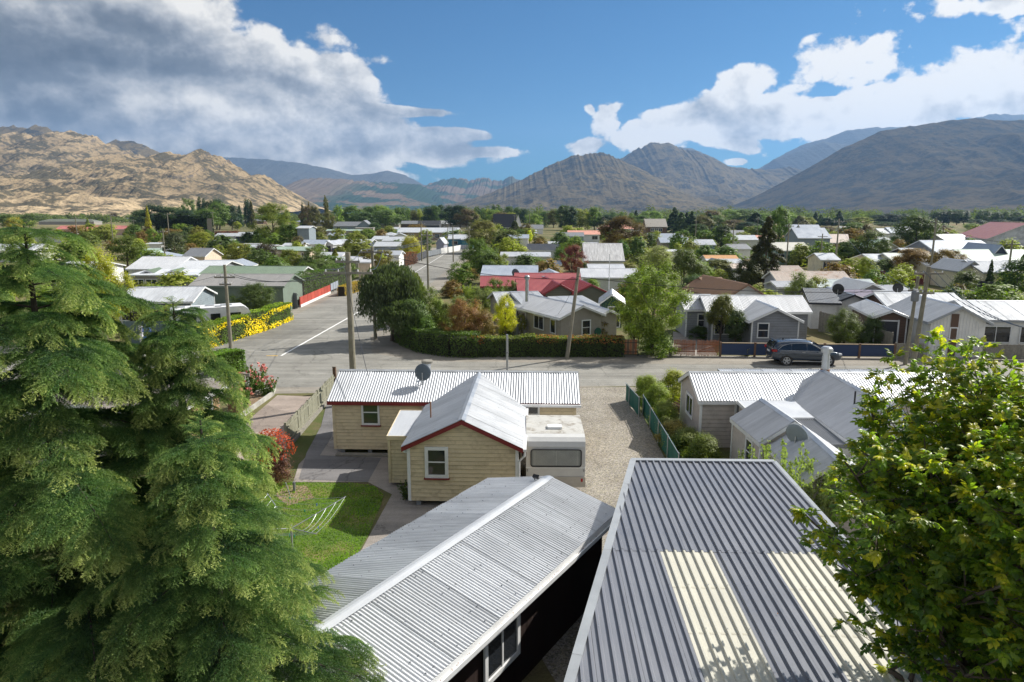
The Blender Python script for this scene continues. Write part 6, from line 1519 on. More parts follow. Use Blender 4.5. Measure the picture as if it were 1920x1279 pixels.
# A greige house at the corner
t = HOUSE('greige house with pale roof, wide gable and hose reel behind the street hedge', 1050, 595, name='greige_house')
g1 = WG(t, 1052, 594, 1127, 8.2, 2.45, .75, 'y', ZINC2, GREIGE, yr=588, wins=[('f', .62, .85, .7, 1.1, 'sash'), ('l', .80, 1.0, 1.6, 1.0), ('l', .42, 1.0, 1.5, 1.0), ('l', .14, 1.0, .7, 1.0, '')], gut=WHITE)
WG(t, 1125, 590, 1160, 5.5, 2.3, .35, 'y', ZINC, GREIGE, a=18); WG(t, 1060, 574, 1120, 4.0, 2.5, .25, 'x', WHITER, WHITEW, a=14, mono=1); WG(t, 985, 573, 1030, 6.0, 2.5, .8, 'x', ZINC, GREIGE, a=20); WG(t, 940, 572, 990, 5.5, 2.4, .8, 'x', ZINC2, GREIGE, a=12)
MB().lathe([(.02, -.05), (.30, -.05), (.33, 0), (.30, .05), (.02, .05)], 16).build('hose_reel', mat('hose_green', (.02, .10, .07), .5), t, g1.pt(g1.w - .35, -.12, 1.0), (math.pi / 2, 0, g1.a))
flue(atY(988, 566, 58.5), 2.3, .15, 'steel flue on the greige house roof'); 
for k, px_ in enumerate((957, 968)): b = thing('gas_bottle', ['left grey gas cylinder against the greige house', 'right grey gas cylinder against the greige house'][k], 'gas bottle', W(px_, 634), 0, 'gas bottles by the greige house'); MB().lathe([(.17, 0), (.19, .1), (.19, 1.1), (.08, 1.25), (.06, 1.35)], 12).build('cylinder', GALVD, b)
# B grey weatherboard house
t = HOUSE('blue grey weatherboard house with white windows behind the blue fence', 1415, 597, name='grey_house')
WG(t, 1411, 599, 1497, 8.5, 2.35, .85, 'y', ZINC2, GREYW, wins=[('f', .24, .95, .75, 1.05, 'sash'), ('l', .45, .9, .6, 1.0)], boards=.2, gut=WHITE); WG(t, 1330, 582, 1512, 4.4, 2.55, .95, 'x', ZINC2, GREYW, boards=.2, corner=GREYW); WG(t, 1288, 578, 1335, 4.0, 2.5, .9, 'x', ZINC2, GREYW, wins=[('f', .66, .95, .8, 1.0, 'sash')], boards=.2); WG(t, 1337, 592, 1412, 3.0, 2.2, .3, 'x', ZINC, GREYW, wins=[('f', .4, .7, 2.2, 1.1, 'triple')], mono=1, boards=.2)
# C brown-roofed house
t = HOUSE('house with broad brown iron hip roof behind the grey house', 1360, 545, name='brown_roof_house'); WG(t, 1362, 556, 1437, 9, 2.6, 1.15, 'y', BROWNR, WHITEW, a=9, trim=BROWNR, boards=.2, ov=.5); WG(t, 1339, 543, 1372, 6, 2.6, .9, 'x', BROWNR, WHITEW, trim=BROWNR, a=9, ov=.4)
# D dark gable sheds with dish
t = HOUSE('low house with charcoal gabled iron roofs and white walls', 1530, 565, name='charcoal_roof_house'); WG(t, 1523, 566, 1566, 7, 2.5, .8, 'x', roof_mat('charcoal_roof', (.075, .085, .10), .45), WHITEW, a=-14, trim=BLACKR, ov=.35); WG(t, 1560, 568, 1636, 6, 2.4, .75, 'y', MATS['charcoal_roof'], WHITEW, a=-4, trim=BLACKR, ov=.3)
dish(atY(1570, 557, 60), .5, R(140), 10, 'black satellite dish on the charcoal roof', .5, BLKP)
t = HOUSE('carport with purple grey translucent roof panels behind the charcoal roofs', 1600, 558, cat='carport', name='carport'); WG(t, 1598, 563, 1660, 3.2, 2.5, .55, 'x', roof_mat('purple_panels', (.32, .28, .34), .4, rnd=.1), WHITEW, mono=1, trim=BLACKR, ov=.1)
# E brown timber garage and house
t = HOUSE('brown timber house with silver roof and dark roller door garage', 1665, 573, name='brown_house'); WG(t, 1668, 574, 1805, 5, 2.7, .8, 'x', ZINC, BROWNW, a=-4, trim=WHITE, boards=.22)
wg = WG(t, 1642, 592, 1696, 6.5, 2.55, .45, 'y', ZINC, BROWNW, a=-12, trim=WHITE, boards=.22)
rd = MB(); 
for k in range(14): rd.box(wg.w * .15, wg.w * .72, -.05, -.035 - .008 * (k % 2), .02 + k * .15, .165 + k * .15)
rd.build('roller_door', BLACKR, t, mtx=wg.M); MB().box(wg.w * .72, wg.w * .77, -.075, 0, 0, 2.25).build('door_frame', WHITE, t, mtx=wg.M); MB().box(wg.w * .12, wg.w * .77, -.075, 0, 2.12, 2.22).build('door_lintel', WHITE, t, mtx=wg.M)
dish(atY(1682, 554, 62), .45, R(140), 10, 'dark satellite dish on the silver roof of the brown house', .5, BLKP)
# F white board garage
t = HOUSE('white ribbed board house with steep silver gable and dark door', 1745, 595, name='white_gable_house'); wg = WG(t, 1746, 600, 1842, 7.0, 2.75, 1.0, 'y', ZINC, WHITEW, a=-7, trim=SLATE, wins=[], ov=.35, kind='wide')
st_ = MB()
for k in range(int(wg.w / .22)):
    zt = wg.h + wg.rise * (1 - abs(k * .22 + .02 - wg.w / 2) / (wg.w / 2)) - .05; st_.box(k * .22, k * .22 + .035, -.03, 0, .05, zt)
st_.build('batten', WHITEW, t, mtx=wg.M)['kind'] = 'stuff'; MB().box(wg.w * .36, wg.w * .50, -.05, 0, .1, 3.2).build('timber_strip', BROWNW, t, mtx=wg.M); wg.win('f', wg.w * .43, 1.35, .42, .8, bars='', pane=mat('blue_glass', (.05, .10, .3), .1, spec=.9))
WG(t, 1700, 588, 1748, 5, 2.4, .2, 'x', ZINC, WHITEW, a=-5, mono=1, wins=[('f', .6, .1, 1.4, 1.95, '')])
WG(t, 1838, 598, 1990, 6.5, 2.6, .95, 'x', ZINC, WHITEW, a=-5, wins=[('f', .20, .85, 2.0, 1.15, 'pair'), ('f', .62, .85, 1.6, 1.15, 'pair')], kind='wide', trim=SLATE); vt = atY(1884, 578, 57); o = thing('roof_vent', 'small silver cowl vent on the long roof right of the white gable', 'roof vent', vt); MB().lathe([(.22, -.1), (.12, .0), (.12, .25), (.28, .3), (.28, .42), (.05, .5)], 12).build('cowl', GALV, o)
for k, px_ in enumerate((1846, 1856)): b = thing('gas_bottle', ['left tall gas cylinder beside the white gable house', 'right tall gas cylinder beside the white gable house'][k], 'gas bottle', W(px_, 650), 0, 'gas bottles by the white gable house'); MB().lathe([(.17, 0), (.19, .1), (.19, 1.2), (.08, 1.35), (.06, 1.45)], 12).build('cylinder', GALVD, b)
# G red-roofed cluster
t = HOUSE('rambling house with dark red iron roofs and olive walls', 985, 545, name='red_roof_house'); OL = wallm('olive_wall', (.16, .16, .12)); WG(t, 975, 546, 1038, 5.5, 2.4, .95, 'x', REDR, OL, a=3, trim=REDR, yr=None); WG(t, 1022, 549, 1078, 8, 2.4, .85, 'y', REDR, OL, a=8, trim=REDR, boards=.2); WG(t, 1078, 549, 1140, 8, 2.4, .8, 'y', REDR, OL, a=8, trim=REDR); WG(t, 905, 536, 970, 5, 2.4, .8, 'x', REDR, OL, a=2, trim=REDR); WG(t, 968, 531, 1085, 5, 2.5, .9, 'x', REDR, OL, trim=REDR)
dish(atY(966, 524, 84), .6, R(140), 10, 'dark satellite dish on the red roof', .5, DISHM); flue(atY(1018, 532, 80), .9, .16, 'small silver cowl on the red roof')
t = HOUSE('dark green shed with white door between red roof and leafy tree', 1145, 572, cat='shed', name='green_shed'); WG(t, 1128, 566, 1166, 4, 2.4, .7, 'y', ZINC, wallm('deep_green_wall', (.02, .07, .055)), a=-8, wins=[('f', .62, .1, 1.0, 1.8, '')])
# table of further houses: label, (xl, y_eave, xr), depth, height, rise, axis, roof, wall, windows, extra
T_ = [
 ('pale blue grey weatherboard house with low silver roof on the left', 225, 566, 352, 6.5, 2.5, .95, 'x', ZINC, BLUEW, [('f', .15, .8, 2.0, 1.2), ('f', .82, .9, .9, 1.1, 'sash')], dict(boards=.2, trim=WHITE, a=6)),
 ('green clad shed with grey ribbed roof behind the yellow hedge', 360, 535, 532, 6, 2.9, .9, 'x', roof_mat('ribbed_grey_roof', (.24, .235, .23), .6), GREENW, [], dict(kind='wide', trim=GREENW, a=-2)),
 ('long house with faded green gable roof and white trimmed end', 372, 518, 560, 7, 2.5, 1.0, 'x', GREENR, GREIGE, [], dict(a=-4)),
 ('small shed with green gable roof left of the green house', 252, 519, 300, 4, 2.3, .8, 'y', GREENR, WHITEW, [], dict(a=8)), ('small shed with green gable roof beside a dark gable', 300, 519, 345, 4, 2.3, .8, 'y', GREENR, WHITEW, [], dict(a=8)),
 ('long low building with plain white fascia roof on the left', 246, 516, 372, 5, 2.6, .3, 'x', WHITER, GREIGE, [('f', .1, .9, 1.4, 1.1), ('f', .3, .9, 1.4, 1.1)], dict(mono=1)),
 ('long shed with weathered white iron roof, tan barge at one end', 240, 504, 328, 9, 2.6, 1.4, 'x', ZINC2, WHITEW, [], {}), ('wide flat silver roofed shed right of the tan barge', 330, 505, 410, 8, 2.6, .9, 'x', WHITER, GREYW, [], {}),
 ('pale hipped roof house above the long silver roofs', 270, 484, 318, 6, 2.4, .9, 'x', BLUER, WHITEW, [], dict(hip=True)), ('grey gabled roof cottage right of the flat silver shed', 412, 500, 462, 5, 2.4, .8, 'y', BLUER, WHITEW, [], dict(a=6)),
 ('cream peach gabled shed with grey roof amid fruit trees', 345, 480, 385, 6, 2.8, 1.2, 'x', GREYR, PEACHW, [], dict(a=-5)), ('flat white roofed garage with a blue bin in front', 365, 494, 430, 4, 2.3, .2, 'x', WHITER, NAVYW, [], dict(mono=1)),
 ('pale green flat roofed hut left of the grey pine', 262, 470, 305, 4, 2.4, .2, 'x', PGREENR, PGREENR, [], dict(mono=1)), ('small pale hut with white roof above the green hut', 273, 458, 302, 3, 2.3, .2, 'x', WHITER, WHITEW, [], dict(mono=1)), ('small teal sided gable hut by the round tree', 270, 480, 292, 4, 2.3, .8, 'y', PGREENR, BLUEW, [], {}),
 ('white roofed low house behind the spreading tree, dark wall', 443, 443, 505, 7, 2.5, 1.2, 'x', WHITER, NAVYW, [], dict(a=2)), ('white roofed lean-to left of the dark walled house', 404, 443, 442, 5, 2.4, .9, 'x', WHITER, WHITEW, [], {}), ('long white carport roof beside the dark pole', 398, 452, 430, 4, 2.3, .2, 'x', WHITER, WHITEW, [], dict(mono=1)),
 ('long white roofed house beneath the spreading tree', 446, 465, 508, 8, 2.5, .5, 'x', WHITER, GREENW, [], {}), ('beige shed with bright green roof', 508, 468, 534, 4, 2.3, .5, 'x', PGREENR, PEACHW, [], dict(trim=GREENR)), ('cream gabled shed with green roof and small window', 535, 470, 578, 4, 2.3, .7, 'x', PGREENR, PEACHW, [('f', .8, .9, .9, .9)], dict(trim=GREENR)),
 ('tall blue grey box shed with white roof', 557, 428, 579, 6, 6.3, .5, 'x', WHITER, BLUEW, [], dict(trim=WHITE)), ('pale grey house with silver roof and white garage end', 564, 458, 608, 7, 2.6, .9, 'x', BLUER, WHITEW, [('f', .7, .9, 1.7, 1.1)], {}), ('white garage with gabled front right of the pale grey house', 605, 458, 626, 6, 2.5, .8, 'y', ZINC, WHITEW, [('f', .5, .1, 1.8, 1.9, '')], dict(a=-15)),
 ('small rounded white roof below the spreading tree', 530, 461, 568, 5, 2.4, .5, 'x', WHITER, WHITEW, [], {}), ('wide white roofed house with dark patio wall', 628, 456, 694, 8, 2.5, .8, 'x', WHITER, NAVYW, [], {}), ('low white roofed unit behind low fruit trees', 596, 480, 640, 5, 2.4, .5, 'x', WHITER, GREIGE, [], {}),
 ('cream windowless shed with pink side beside the power pole', 672, 492, 694, 4, 2.7, .3, 'x', ZINC2, PEACHW, [], {}), ('long dark roofed low house with cluttered white roof', 612, 489, 672, 6, 2.4, .5, 'x', ZINC2, GREIGE, [], {}), ('white sided garage behind the pole crossarm', 700, 478, 748, 5, 2.6, .6, 'x', ZINC, WHITEW, [], {}),
 ('grey gabled bungalow with slate roof and pale end wall', 624, 424, 676, 9, 2.8, 2.4, 'x', GREYR, BLUEW, [('f', .2, .9, 2, 1.2)], {}), ('end gable of the bungalow clad in pale blue', 668, 425, 697, 8, 2.8, 3.4, 'y', GREYR, BLUEW, [], {}), ('concrete block wall building beside the round bush', 667, 428, 700, 3, 2.4, .1, 'x', GREIGE, GREIGE, [], dict(mono=1)),
 ('long pale sheds in a row below the willows', 700, 421, 748, 6, 2.8, .8, 'x', WHITER, GREIGE, [], {}), ('low white villa roof right of the long sheds', 735, 430, 745, 6, 2.8, .8, 'x', WHITER, TEALG, [], {}), ('dark brown gabled house beyond the long white hall', 752, 420, 782, 9, 2.8, 2.0, 'x', GREYR, BROWNW, [], {}), ('charcoal gabled house beyond the long white hall', 783, 422, 824, 9, 2.8, 2.6, 'x', BLACKR, DARKW, [], {}),
 ('pale grey two part house behind the hall gable', 822, 420, 880, 9, 2.8, 2.2, 'x', ZINC2, GREIGE, [], {}), ('long hall with bright white roof, brown walls and cream gable', 746, 436, 858, 12, 3.1, 1.6, 'x', WHITER, wallm('tan_wall', (.30, .22, .14)), [('f', .22, 1, 2.2, 1.4), ('f', .55, 1, 1.6, 1.4), ('f', .66, 1, 1.6, 1.4), ('f', .9, 1, 2.2, 1.4)], dict(trim=WHITE)),
 ('white hip roofed house below the long hall', 712, 442, 745, 7, 2.5, 1.0, 'x', WHITER, WHITEW, [], dict(hip=True)), ('white gabled roof cottage right of the hip roofed house', 738, 443, 762, 6, 2.5, .9, 'y', WHITER, WHITEW, [], dict(a=8)), ('broad white roof behind the golden shrub', 718, 452, 770, 8, 2.5, 1.0, 'x', WHITER, WHITEW, [], {}), ('another broad white roof left of the golden shrub', 698, 449, 722, 8, 2.5, .8, 'x', WHITER, WHITEW, [], {}), ('low white gable roof with grey front', 702, 462, 748, 6, 2.4, .9, 'x', WHITER, BLUEW, [], {}), ('green and silver roofed long low shed', 612, 433, 676, 5, 2.4, .5, 'x', PGREENR, GREIGE, [], {}), ('pale roofed hut below the green and silver shed', 615, 442, 640, 5, 2.4, .8, 'x', BLUER, TEALG, [], {}),
 ('lilac grey garden shed with white gable roof by the side street', 818, 455, 832, 5, 2.8, 1.2, 'y', WHITER, LILACW, [], dict(a=-6)), ('teal house with silver roof behind the white wall', 840, 448, 872, 8, 2.7, 1.1, 'x', WHITER, TEALW, [('f', .4, .9, 1.6, 1.0)], {}), ('deeper teal wing of the house at the corner', 866, 449, 884, 7, 2.7, 1.0, 'x', WHITER, TEALW, [], {}),
 ('steep black roofed hall with a white pointed gable end', 925, 426, 967, 9, 3.0, 6.8, 'x', BLACKR, DARKW, [], {}), ('white pointed gable front of the steep black hall', 964, 427, 979, 1.0, 3.0, 6.6, 'y', BLACKR, WHITEW, [], {}), ('slate roofed house right of the steep black hall', 974, 429, 1018, 8, 2.8, 1.8, 'x', GREYR, WHITEW, [], {}), ('row of low white roofs in front of the black hall', 975, 437, 1005, 8, 2.6, 1.0, 'x', WHITER, WHITEW, [], {}), ('pale blue low roof left of the lime bush', 952, 447, 990, 8, 2.6, 1.0, 'x', BLUER, WHITEW, [], {}),
 ('long house with salmon roof and white walls', 1066, 440, 1124, 8, 2.7, 1.3, 'x', SALMR, WHITEW, [('f', .85, .9, 2, 1.2)], {}), ('farther house with salmon hipped roof', 1122, 430, 1200, 10, 3.0, 2.0, 'x', SALMR, WHITEW, [('f', .15, .9, 2.5, 1.3)], dict(hip=True)), ('sea green cottage with slate roof below the salmon roof', 1044, 443, 1094, 7, 2.7, 1.1, 'x', GREYR, TEALG, [('f', .55, .9, 1.2, 1.1)], {}), ('white low roof with small gable below the sea green cottage', 1075, 462, 1122, 6, 2.4, .8, 'x', WHITER, WHITEW, [], {}), ('white steep little roof left of the dark spreading tree', 1030, 462, 1048, 6, 2.4, 1.0, 'x', WHITER, WHITEW, [], {}),
 ('charcoal tiled roof behind the wine red tree', 990, 469, 1040, 8, 2.5, 1.1, 'x', BLACKR, WHITEW, [], {}), ('long flat white roof behind the ivy mound', 940, 481, 1030, 6, 2.5, .6, 'x', WHITER, WHITEW, [], {}), ('big streaky white corrugated barn roof', 1098, 488, 1168, 9, 2.5, 2.6, 'x', roof_mat('streaky_white_roof', (.52, .52, .52), .6, streak=.45, rust=.15), WHITEW, [], dict(trim=SLATE)), ('low pale shed with rust flecked roof', 1106, 503, 1168, 4, 2.5, .4, 'x', ZINC2, CREAMW, [], {}), ('long grey roofed unit with white wall below the rust flecked shed', 1094, 520, 1195, 6, 2.6, .8, 'x', ZINC2, WHITEW, [], {}),
 ('house with light blue grey hip roof behind the red roofs', 905, 516, 1005, 8, 2.5, .9, 'x', BLUER, WHITEW, [], {}), ('white ended pale blue roof left of the wine red tree', 1010, 525, 1072, 6, 2.5, .8, 'y', BLUER, WHITEW, [('f', .85, .9, 1, 1)], dict(a=4)), ('small grey roof under the wine red tree', 1028, 496, 1050, 4, 2.4, .4, 'x', BLUER, WHITEW, [], {}),
 ('brown stone two storey building with long tiled roof far off', 1212, 425, 1250, 10, 5.0, 3.0, 'x', GREIGE, BROWNW, [('f', .3, 3, 1.4, 1.2), ('f', .5, 3, 1.4, 1.2), ('f', .7, 3, 1.4, 1.2)], {}), ('long blue grey roofed house behind the conifers', 1218, 446, 1280, 7, 2.6, 1.2, 'x', BLUER, GREIGE, [], {}), ('grey and white low gabled house before the conifers', 1240, 455, 1292, 7, 2.6, 1.2, 'x', BLUER, GREIGE, [], {}), ('blue walled house with silver roof right of the low hedge', 1284, 459, 1340, 7, 2.6, 1.1, 'x', ZINC, wallm('denim_wall', (.10, .17, .24)), [('f', .5, .9, 2.2, 1.1)], {}),
 ('house with white and salmon roof beyond the black conifer', 1366, 450, 1420, 8, 2.6, 1.2, 'x', WHITER, WHITEW, [], {}), ('grey tiled roof behind the salmon and white one', 1375, 441, 1398, 8, 2.8, 1.5, 'x', GREYR, GREIGE, [], {}), ('low cottage with grey gable and white walls by the green fence', 1372, 467, 1408, 6, 2.4, .9, 'x', GREYR, WHITEW, [], dict(a=4)), ('narrow white roofed patio by the trees', 1240, 472, 1300, 4, 2.3, .3, 'x', ZINC2, WHITEW, [], {}),
 ('large pale cream long house right of the tall conifer', 1458, 470, 1520, 10, 2.9, 1.4, 'x', roof_mat('putty_roof', (.48, .47, .41), .6), TEALG, [('f', .1, 1, 1.6, 1.1)], {}), ('low building with salmon iron roof beyond the cream house', 1412, 449, 1500, 7, 2.7, 1.0, 'x', SALMR, WHITEW, [], {}), ('blue grey two level shed with small signboard', 1498, 446, 1556, 9, 4.6, 2.2, 'x', BLUER, BLUEW, [], {}), ('bright pale gabled roof right of the blue grey shed', 1557, 455, 1588, 9, 2.8, 2.0, 'x', roof_mat('peach_roof', (.62, .52, .45), .6), BROWNW, [], dict(a=-18)),
 ('orange rust roofed shed left of the tall conifer', 1326, 486, 1382, 4, 2.5, .5, 'x', roof_mat('orange_roof', (.50, .26, .10), .7, rust=.4), WHITEW, [], {}), ('white and blue striped roof below the orange one', 1332, 494, 1392, 5, 2.5, .5, 'x', WHITER, WHITEW, [], {}), ('small tan walled gable hut by the tall conifer', 1345, 500, 1372, 5, 2.4, .9, 'y', BLUER, CREAMW, [('f', .4, .9, .9, .9)], dict(a=6)), ('white roofed hut right of the tan gable hut', 1376, 503, 1402, 4, 2.4, .5, 'x', roof_mat('peach_roof', (.62, .52, .45), .6), WHITEW, [], {}),
 ('rusting pink iron roof with small gable dormer', 1458, 510, 1505, 5, 2.5, .6, 'x', RUSTY, WHITEW, [], {}), ('long rusting striped iron roof of the back house', 1460, 527, 1592, 5, 2.5, .9, 'x', RUSTY, LILACW, [], {}), ('lilac walled rear wing with white skylight', 1460, 538, 1520, 4, 2.3, .4, 'x', ZINC2, LILACW, [], {}), ('glass ribbed white roof of the long veranda', 1538, 538, 1640, 4, 2.5, .6, 'x', roof_mat('pale_glass_roof', (.60, .66, .64), .3, .1), GREIGE, [], {}), ('bright white flat roof behind the pole pair', 1640, 552, 1716, 7, 2.5, .5, 'x', WHITER, GREIGE, [], {}), ('white hipped roof beside the purple carport', 1600, 548, 1665, 6, 2.5, .9, 'y', WHITER, GREIGE, [], {}),
 ('small cream cottage with white roof by the rust red fence', 1541, 487, 1572, 6, 2.5, .9, 'x', ZINC, CREAMW, [('f', .3, .9, 1.1, 1.2)], {}), ('pale green gabled house before the dry field', 1635, 464, 1682, 8, 2.7, 1.6, 'y', PGREENR, GREIGE, [('f', .25, .9, 1.6, 1.2), ('f', .75, .9, 1.2, 1.2)], dict(a=-4)), ('white flat roof of the unit beyond the pale green house', 1630, 450, 1668, 7, 2.6, .6, 'x', WHITER, PGREENR, [], {}),
 ('broad blue grey roof of the community hall', 1765, 478, 1878, 14, 3.2, 2.2, 'x', BLUER, GREYW, [], {}), ('low front wing of the hall with dark gable', 1710, 481, 1800, 9, 2.8, 1.2, 'x', BLUER, DARKW, [], {}), ('slate gabled end of the community hall', 1855, 484, 1890, 10, 3.4, 2.0, 'y', BLUER, NAVYW, [], dict(a=-8)), ('pale grey green roof at the right edge below the barn', 1832, 492, 1960, 12, 3.0, 1.6, 'x', PGREENR, WHITEW, [], {}),
 ('low white roof behind the rust coloured spreading tree', 1640, 490, 1700, 8, 2.6, .9, 'x', WHITER, CREAMW, [], {}), ('white roof with red brick chimney behind the spreading tree', 1680, 492, 1760, 8, 2.6, 1.2, 'x', roof_mat('pale_green_white', (.55, .60, .54), .5), CREAMW, [], {}), ('long white roof above the rust coloured round tree', 1740, 498, 1832, 8, 2.6, 1.0, 'x', WHITER, CREAMW, [], {}),
 ('cream house with white roof and dark trimmed gable', 1800, 507, 1845, 7, 2.7, 1.2, 'y', ZINC, CREAMW, [('f', .45, .9, 2.0, 1.1)], dict(trim=SLATE, a=-3)), ('long cream rear wing with white roof', 1845, 510, 1908, 8, 2.7, 1.2, 'x', ZINC, CREAMW, [], dict(trim=SLATE)), ('far right white hip roofed house', 1908, 508, 1990, 8, 2.7, 1.2, 'x', ZINC, CREAMW, [], {}),
 ('great white barn with maroon roof at the right edge', 1852, 448, 1975, 24, 4.0, 3.9, 'y', MAROONR, wallm('worn_white_wall', (.66, .68, .72), dirt=.7, dirtc=(.3, .32, .36), dscale=.5), [], dict(a=-16)),
 ('pink roofed long bungalow with beige walls on the left', 104, 430, 240, 9, 2.8, 1.5, 'x', PINKR, PINKW, [('f', .58, .9, 2.4, 1.3), ('f', .75, .9, 1.2, 1.3)], {}), ('olive tiled hip roofed bungalow behind the pink roof', 72, 416, 178, 12, 2.8, 2.2, 'x', OLIVER, GREIGE, [], dict(hip=True)), ('far red roof behind the olive tiled bungalow', 95, 406, 158, 9, 2.8, 2.2, 'x', REDR, GREIGE, [], {}), ('slate roofed bungalow by the tall dark hedge', 230, 413, 268, 10, 2.8, 2.0, 'x', GREYR, WHITEW, [('f', .8, .9, 1.5, 1.2)], {}),
 ('red brick bungalow with grey hipped roof and white windows', 396, 416, 440, 9, 2.8, 1.8, 'x', GREYR, BRICKW, [('f', .3, .6, 2.4, 1.6), ('f', .92, .6, 1.4, 1.6)], dict(hip=True)), ('second grey roofed bungalow beside the yellow green tree', 456, 415, 494, 9, 2.8, 1.8, 'x', GREYR, BROWNW, [('f', .4, .9, 2, 1.2)], dict(hip=True)),
 ('pale flat roofed house seen through the cedar tops', 34, 442, 128, 8, 2.5, .9, 'x', BLUER, WHITEW, [], {}), ('white roofed house behind the cedar at far left', -40, 470, 60, 9, 2.5, 1.2, 'x', WHITER, WHITEW, [], {}), ('white roofed unit below the yellow tree', 100, 505, 170, 8, 2.5, .8, 'x', WHITER, WHITEW, [], {}),
 ('distant white house on the right beyond the lime tree', 1475, 430, 1500, 9, 3.0, 2.0, 'x', BLUER, WHITEW, [], {}), ('distant pale blue gabled house', 1505, 433, 1540, 9, 3.0, 2.4, 'x', BLUER, WHITEW, [], {}), ('distant row house with white roof near the poplars', 1582, 435, 1622, 9, 3.0, 2.0, 'x', WHITER, WHITEW, [], {}), ('distant white shed left of the dry field', 1654, 438, 1672, 9, 3.2, 1.6, 'x', WHITER, WHITEW, [], {}), ('distant blue white double shed', 1672, 437, 1700, 9, 3.4, 1.8, 'x', BLUER, WHITEW, [], {}), ('distant pale hall beside the black pines', 1698, 436, 1722, 9, 3.2, 2.0, 'x', WHITER, GREIGE, [], {}), ('distant white gabled depot by the field', 1775, 452, 1830, 9, 3.0, 1.6, 'x', WHITER, WHITEW, [], dict(a=8)),
 ('slate roofed house at the foot of the tall lone poplar', 555, 416, 600, 9, 2.8, 1.6, 'x', BLUER, GREIGE, [], dict(hip=True)), ('white roofed house between bushes left of the slate bungalow', 590, 418, 622, 9, 2.8, 1.8, 'x', BLUER, GREIGE, [], {}),
]
for r_ in T_:
    lab, xl, ye, xr, d, h, rise, ax, rf, wl, wins, ex = r_; p = W(xl, ye, h); p.z = 0; t = thing('house' if 'shed' not in lab and 'barn' not in lab and 'hut' not in lab and 'garage' not in lab else 'shed', lab, 'shed' if any(q in lab for q in ('shed', 'barn', 'hut', 'garage')) else 'house', p)
    WG(t, xl, ye, xr, d, h, rise, ax, rf, wl, wins=wins, **ex)
# modern white caravan by the blue grey house
mc = thing('touring_caravan', 'modern white touring caravan with roof vents behind the yellow hedge', 'caravan', W(398, 628), R(28)); MCW = mat('gelcoat', (.78, .78, .78), .3)
pr = [(-3.2, .4), (-3.25, 1.2), (-3.1, 2.4), (-2.9, 2.5), (2.6, 2.5), (3.0, 2.2), (3.3, 1.4), (3.3, .4)]; n = len(pr); MB().add([(x, -1.15, z) for x, z in pr] + [(x, 1.15, z) for x, z in pr], [tuple(range(n)), tuple(range(2 * n - 1, n - 1, -1))] + [(i, n + i, n + (i + 1) % n, (i + 1) % n) for i in range(n)]).build('body', MCW, mc)
for (x, y, a, b) in ((-2.3, .2, .7, .5), (-1.2, -.3, .8, .4), (0, .3, .7, .5), (1.3, 0, .9, .45), (.6, -.6, .5, .3)): MB().box(x - a / 2, x + a / 2, y - b / 2, y + b / 2, 2.502, 2.58).build('roof_vent', GALV, mc)
for (x, w2_) in ((-1.8, 1.1), (.3, .7), (1.9, .8)): window(mc, x, -1.165, 1.35, w2_, .6, 0, fm=BLKP, bars='', fw=.03)
for sd in (-1, 1): MB().tube((0, sd * 1.05, .34), (0, sd * .85, .34), .34, n=20).build('wheel', BLKP, mc)
cv2_ = thing('small_caravan', 'small rounded white caravan before the long white roof', 'caravan', W(475, 474)); MB().box(-2.2, 2.2, -1, 1, .5, 2.4).build('body', MCW, cv2_); MB().tube((-.4, -1.02, .35), (.4, -1.02, .35), .33).build('wheel', BLKP, cv2_)
# ------------------------------------------------------------------ street hedges
G1, G2c, G3, G4, OLV, YG, YEL, RUSTC, BRZ, WINE, DKG, SILV, PALE = (.075, .12, .03), (.055, .095, .03), (.10, .15, .035), (.13, .18, .04), (.12, .125, .05), (.19, .22, .035), (.36, .32, .03), (.20, .085, .04), (.12, .085, .03), (.11, .03, .035), (.030, .052, .022), (.16, .19, .12), (.24, .26, .13)
hd, P, N, o0 = hedge('street_hedge', 'long dark green clipped hedge along the street in front of the greige house', [FL(880), FL(1000), FL(1100), FL(1166)], 1.35, 1.3, (.045, .07, .022), 15000, .10, seed=2)
rs = np.random.RandomState(1); sel = (P[:, 2] > 1.15) & (rs.rand(len(P)) < .45); add_leaves(hd, P, N, sel, .09, (.13, .15, .045), push=.06)
sel = (P[:, 2] > 1.0) & (rs.rand(len(P)) < .25) & (vnoise(P[:, 0] * .8 + 3, P[:, 0] * 0) > .62); add_leaves(hd, P, N, sel, .09, (.26, .10, .04), push=.08, name='rusty_leaves')
hd, P, N, o0 = hedge('corner_hedge', 'tall dark hedge rounding the street corner under the bronze tree', [W(752, 628), W(768, 648), W(800, 660), W(850, 667), W(898, 668)], 1.55, 1.5, (.055, .09, .026), 14000, .10, seed=4)
hd, P, N, o0 = hedge('golden_hedge', 'clipped euonymus hedge splashed with bright yellow along the side street', [W(372, 655), W(410, 645), W(455, 630), W(500, 616), W(537, 600)], 1.75, 1.3, (.075, .13, .025), 15000, .09, seed=6)
rs = np.random.RandomState(2); nz = vnoise(P[:, 0] * 1.4 + 9, P[:, 2] * 1.1) * .7 + rs.rand(len(P)) * .3; sel = (nz > .49) & (P[:, 2] < 1.66); add_leaves(hd, P, N, sel, .12, (.66, .53, .02), push=.07, name='yellow_leaves'); sel = (rs.rand(len(P)) < .35) & (P[:, 2] > 1.5); add_leaves(hd, P, N, sel, .09, (.17, .24, .03), push=.04)
hedge('low_hedge', 'low clipped green hedge in front of the blue grey house', [W(250, 632), W(330, 622)], 2.3, .9, (.12, .15, .03), 3500, .10, seed=8)
hedge('orange_hedge', 'low autumn orange hedge beyond the red fence', [W(640, 556), W(672, 545)], 1.3, 1.1, (.26, .19, .04), 3000, .12, seed=9)
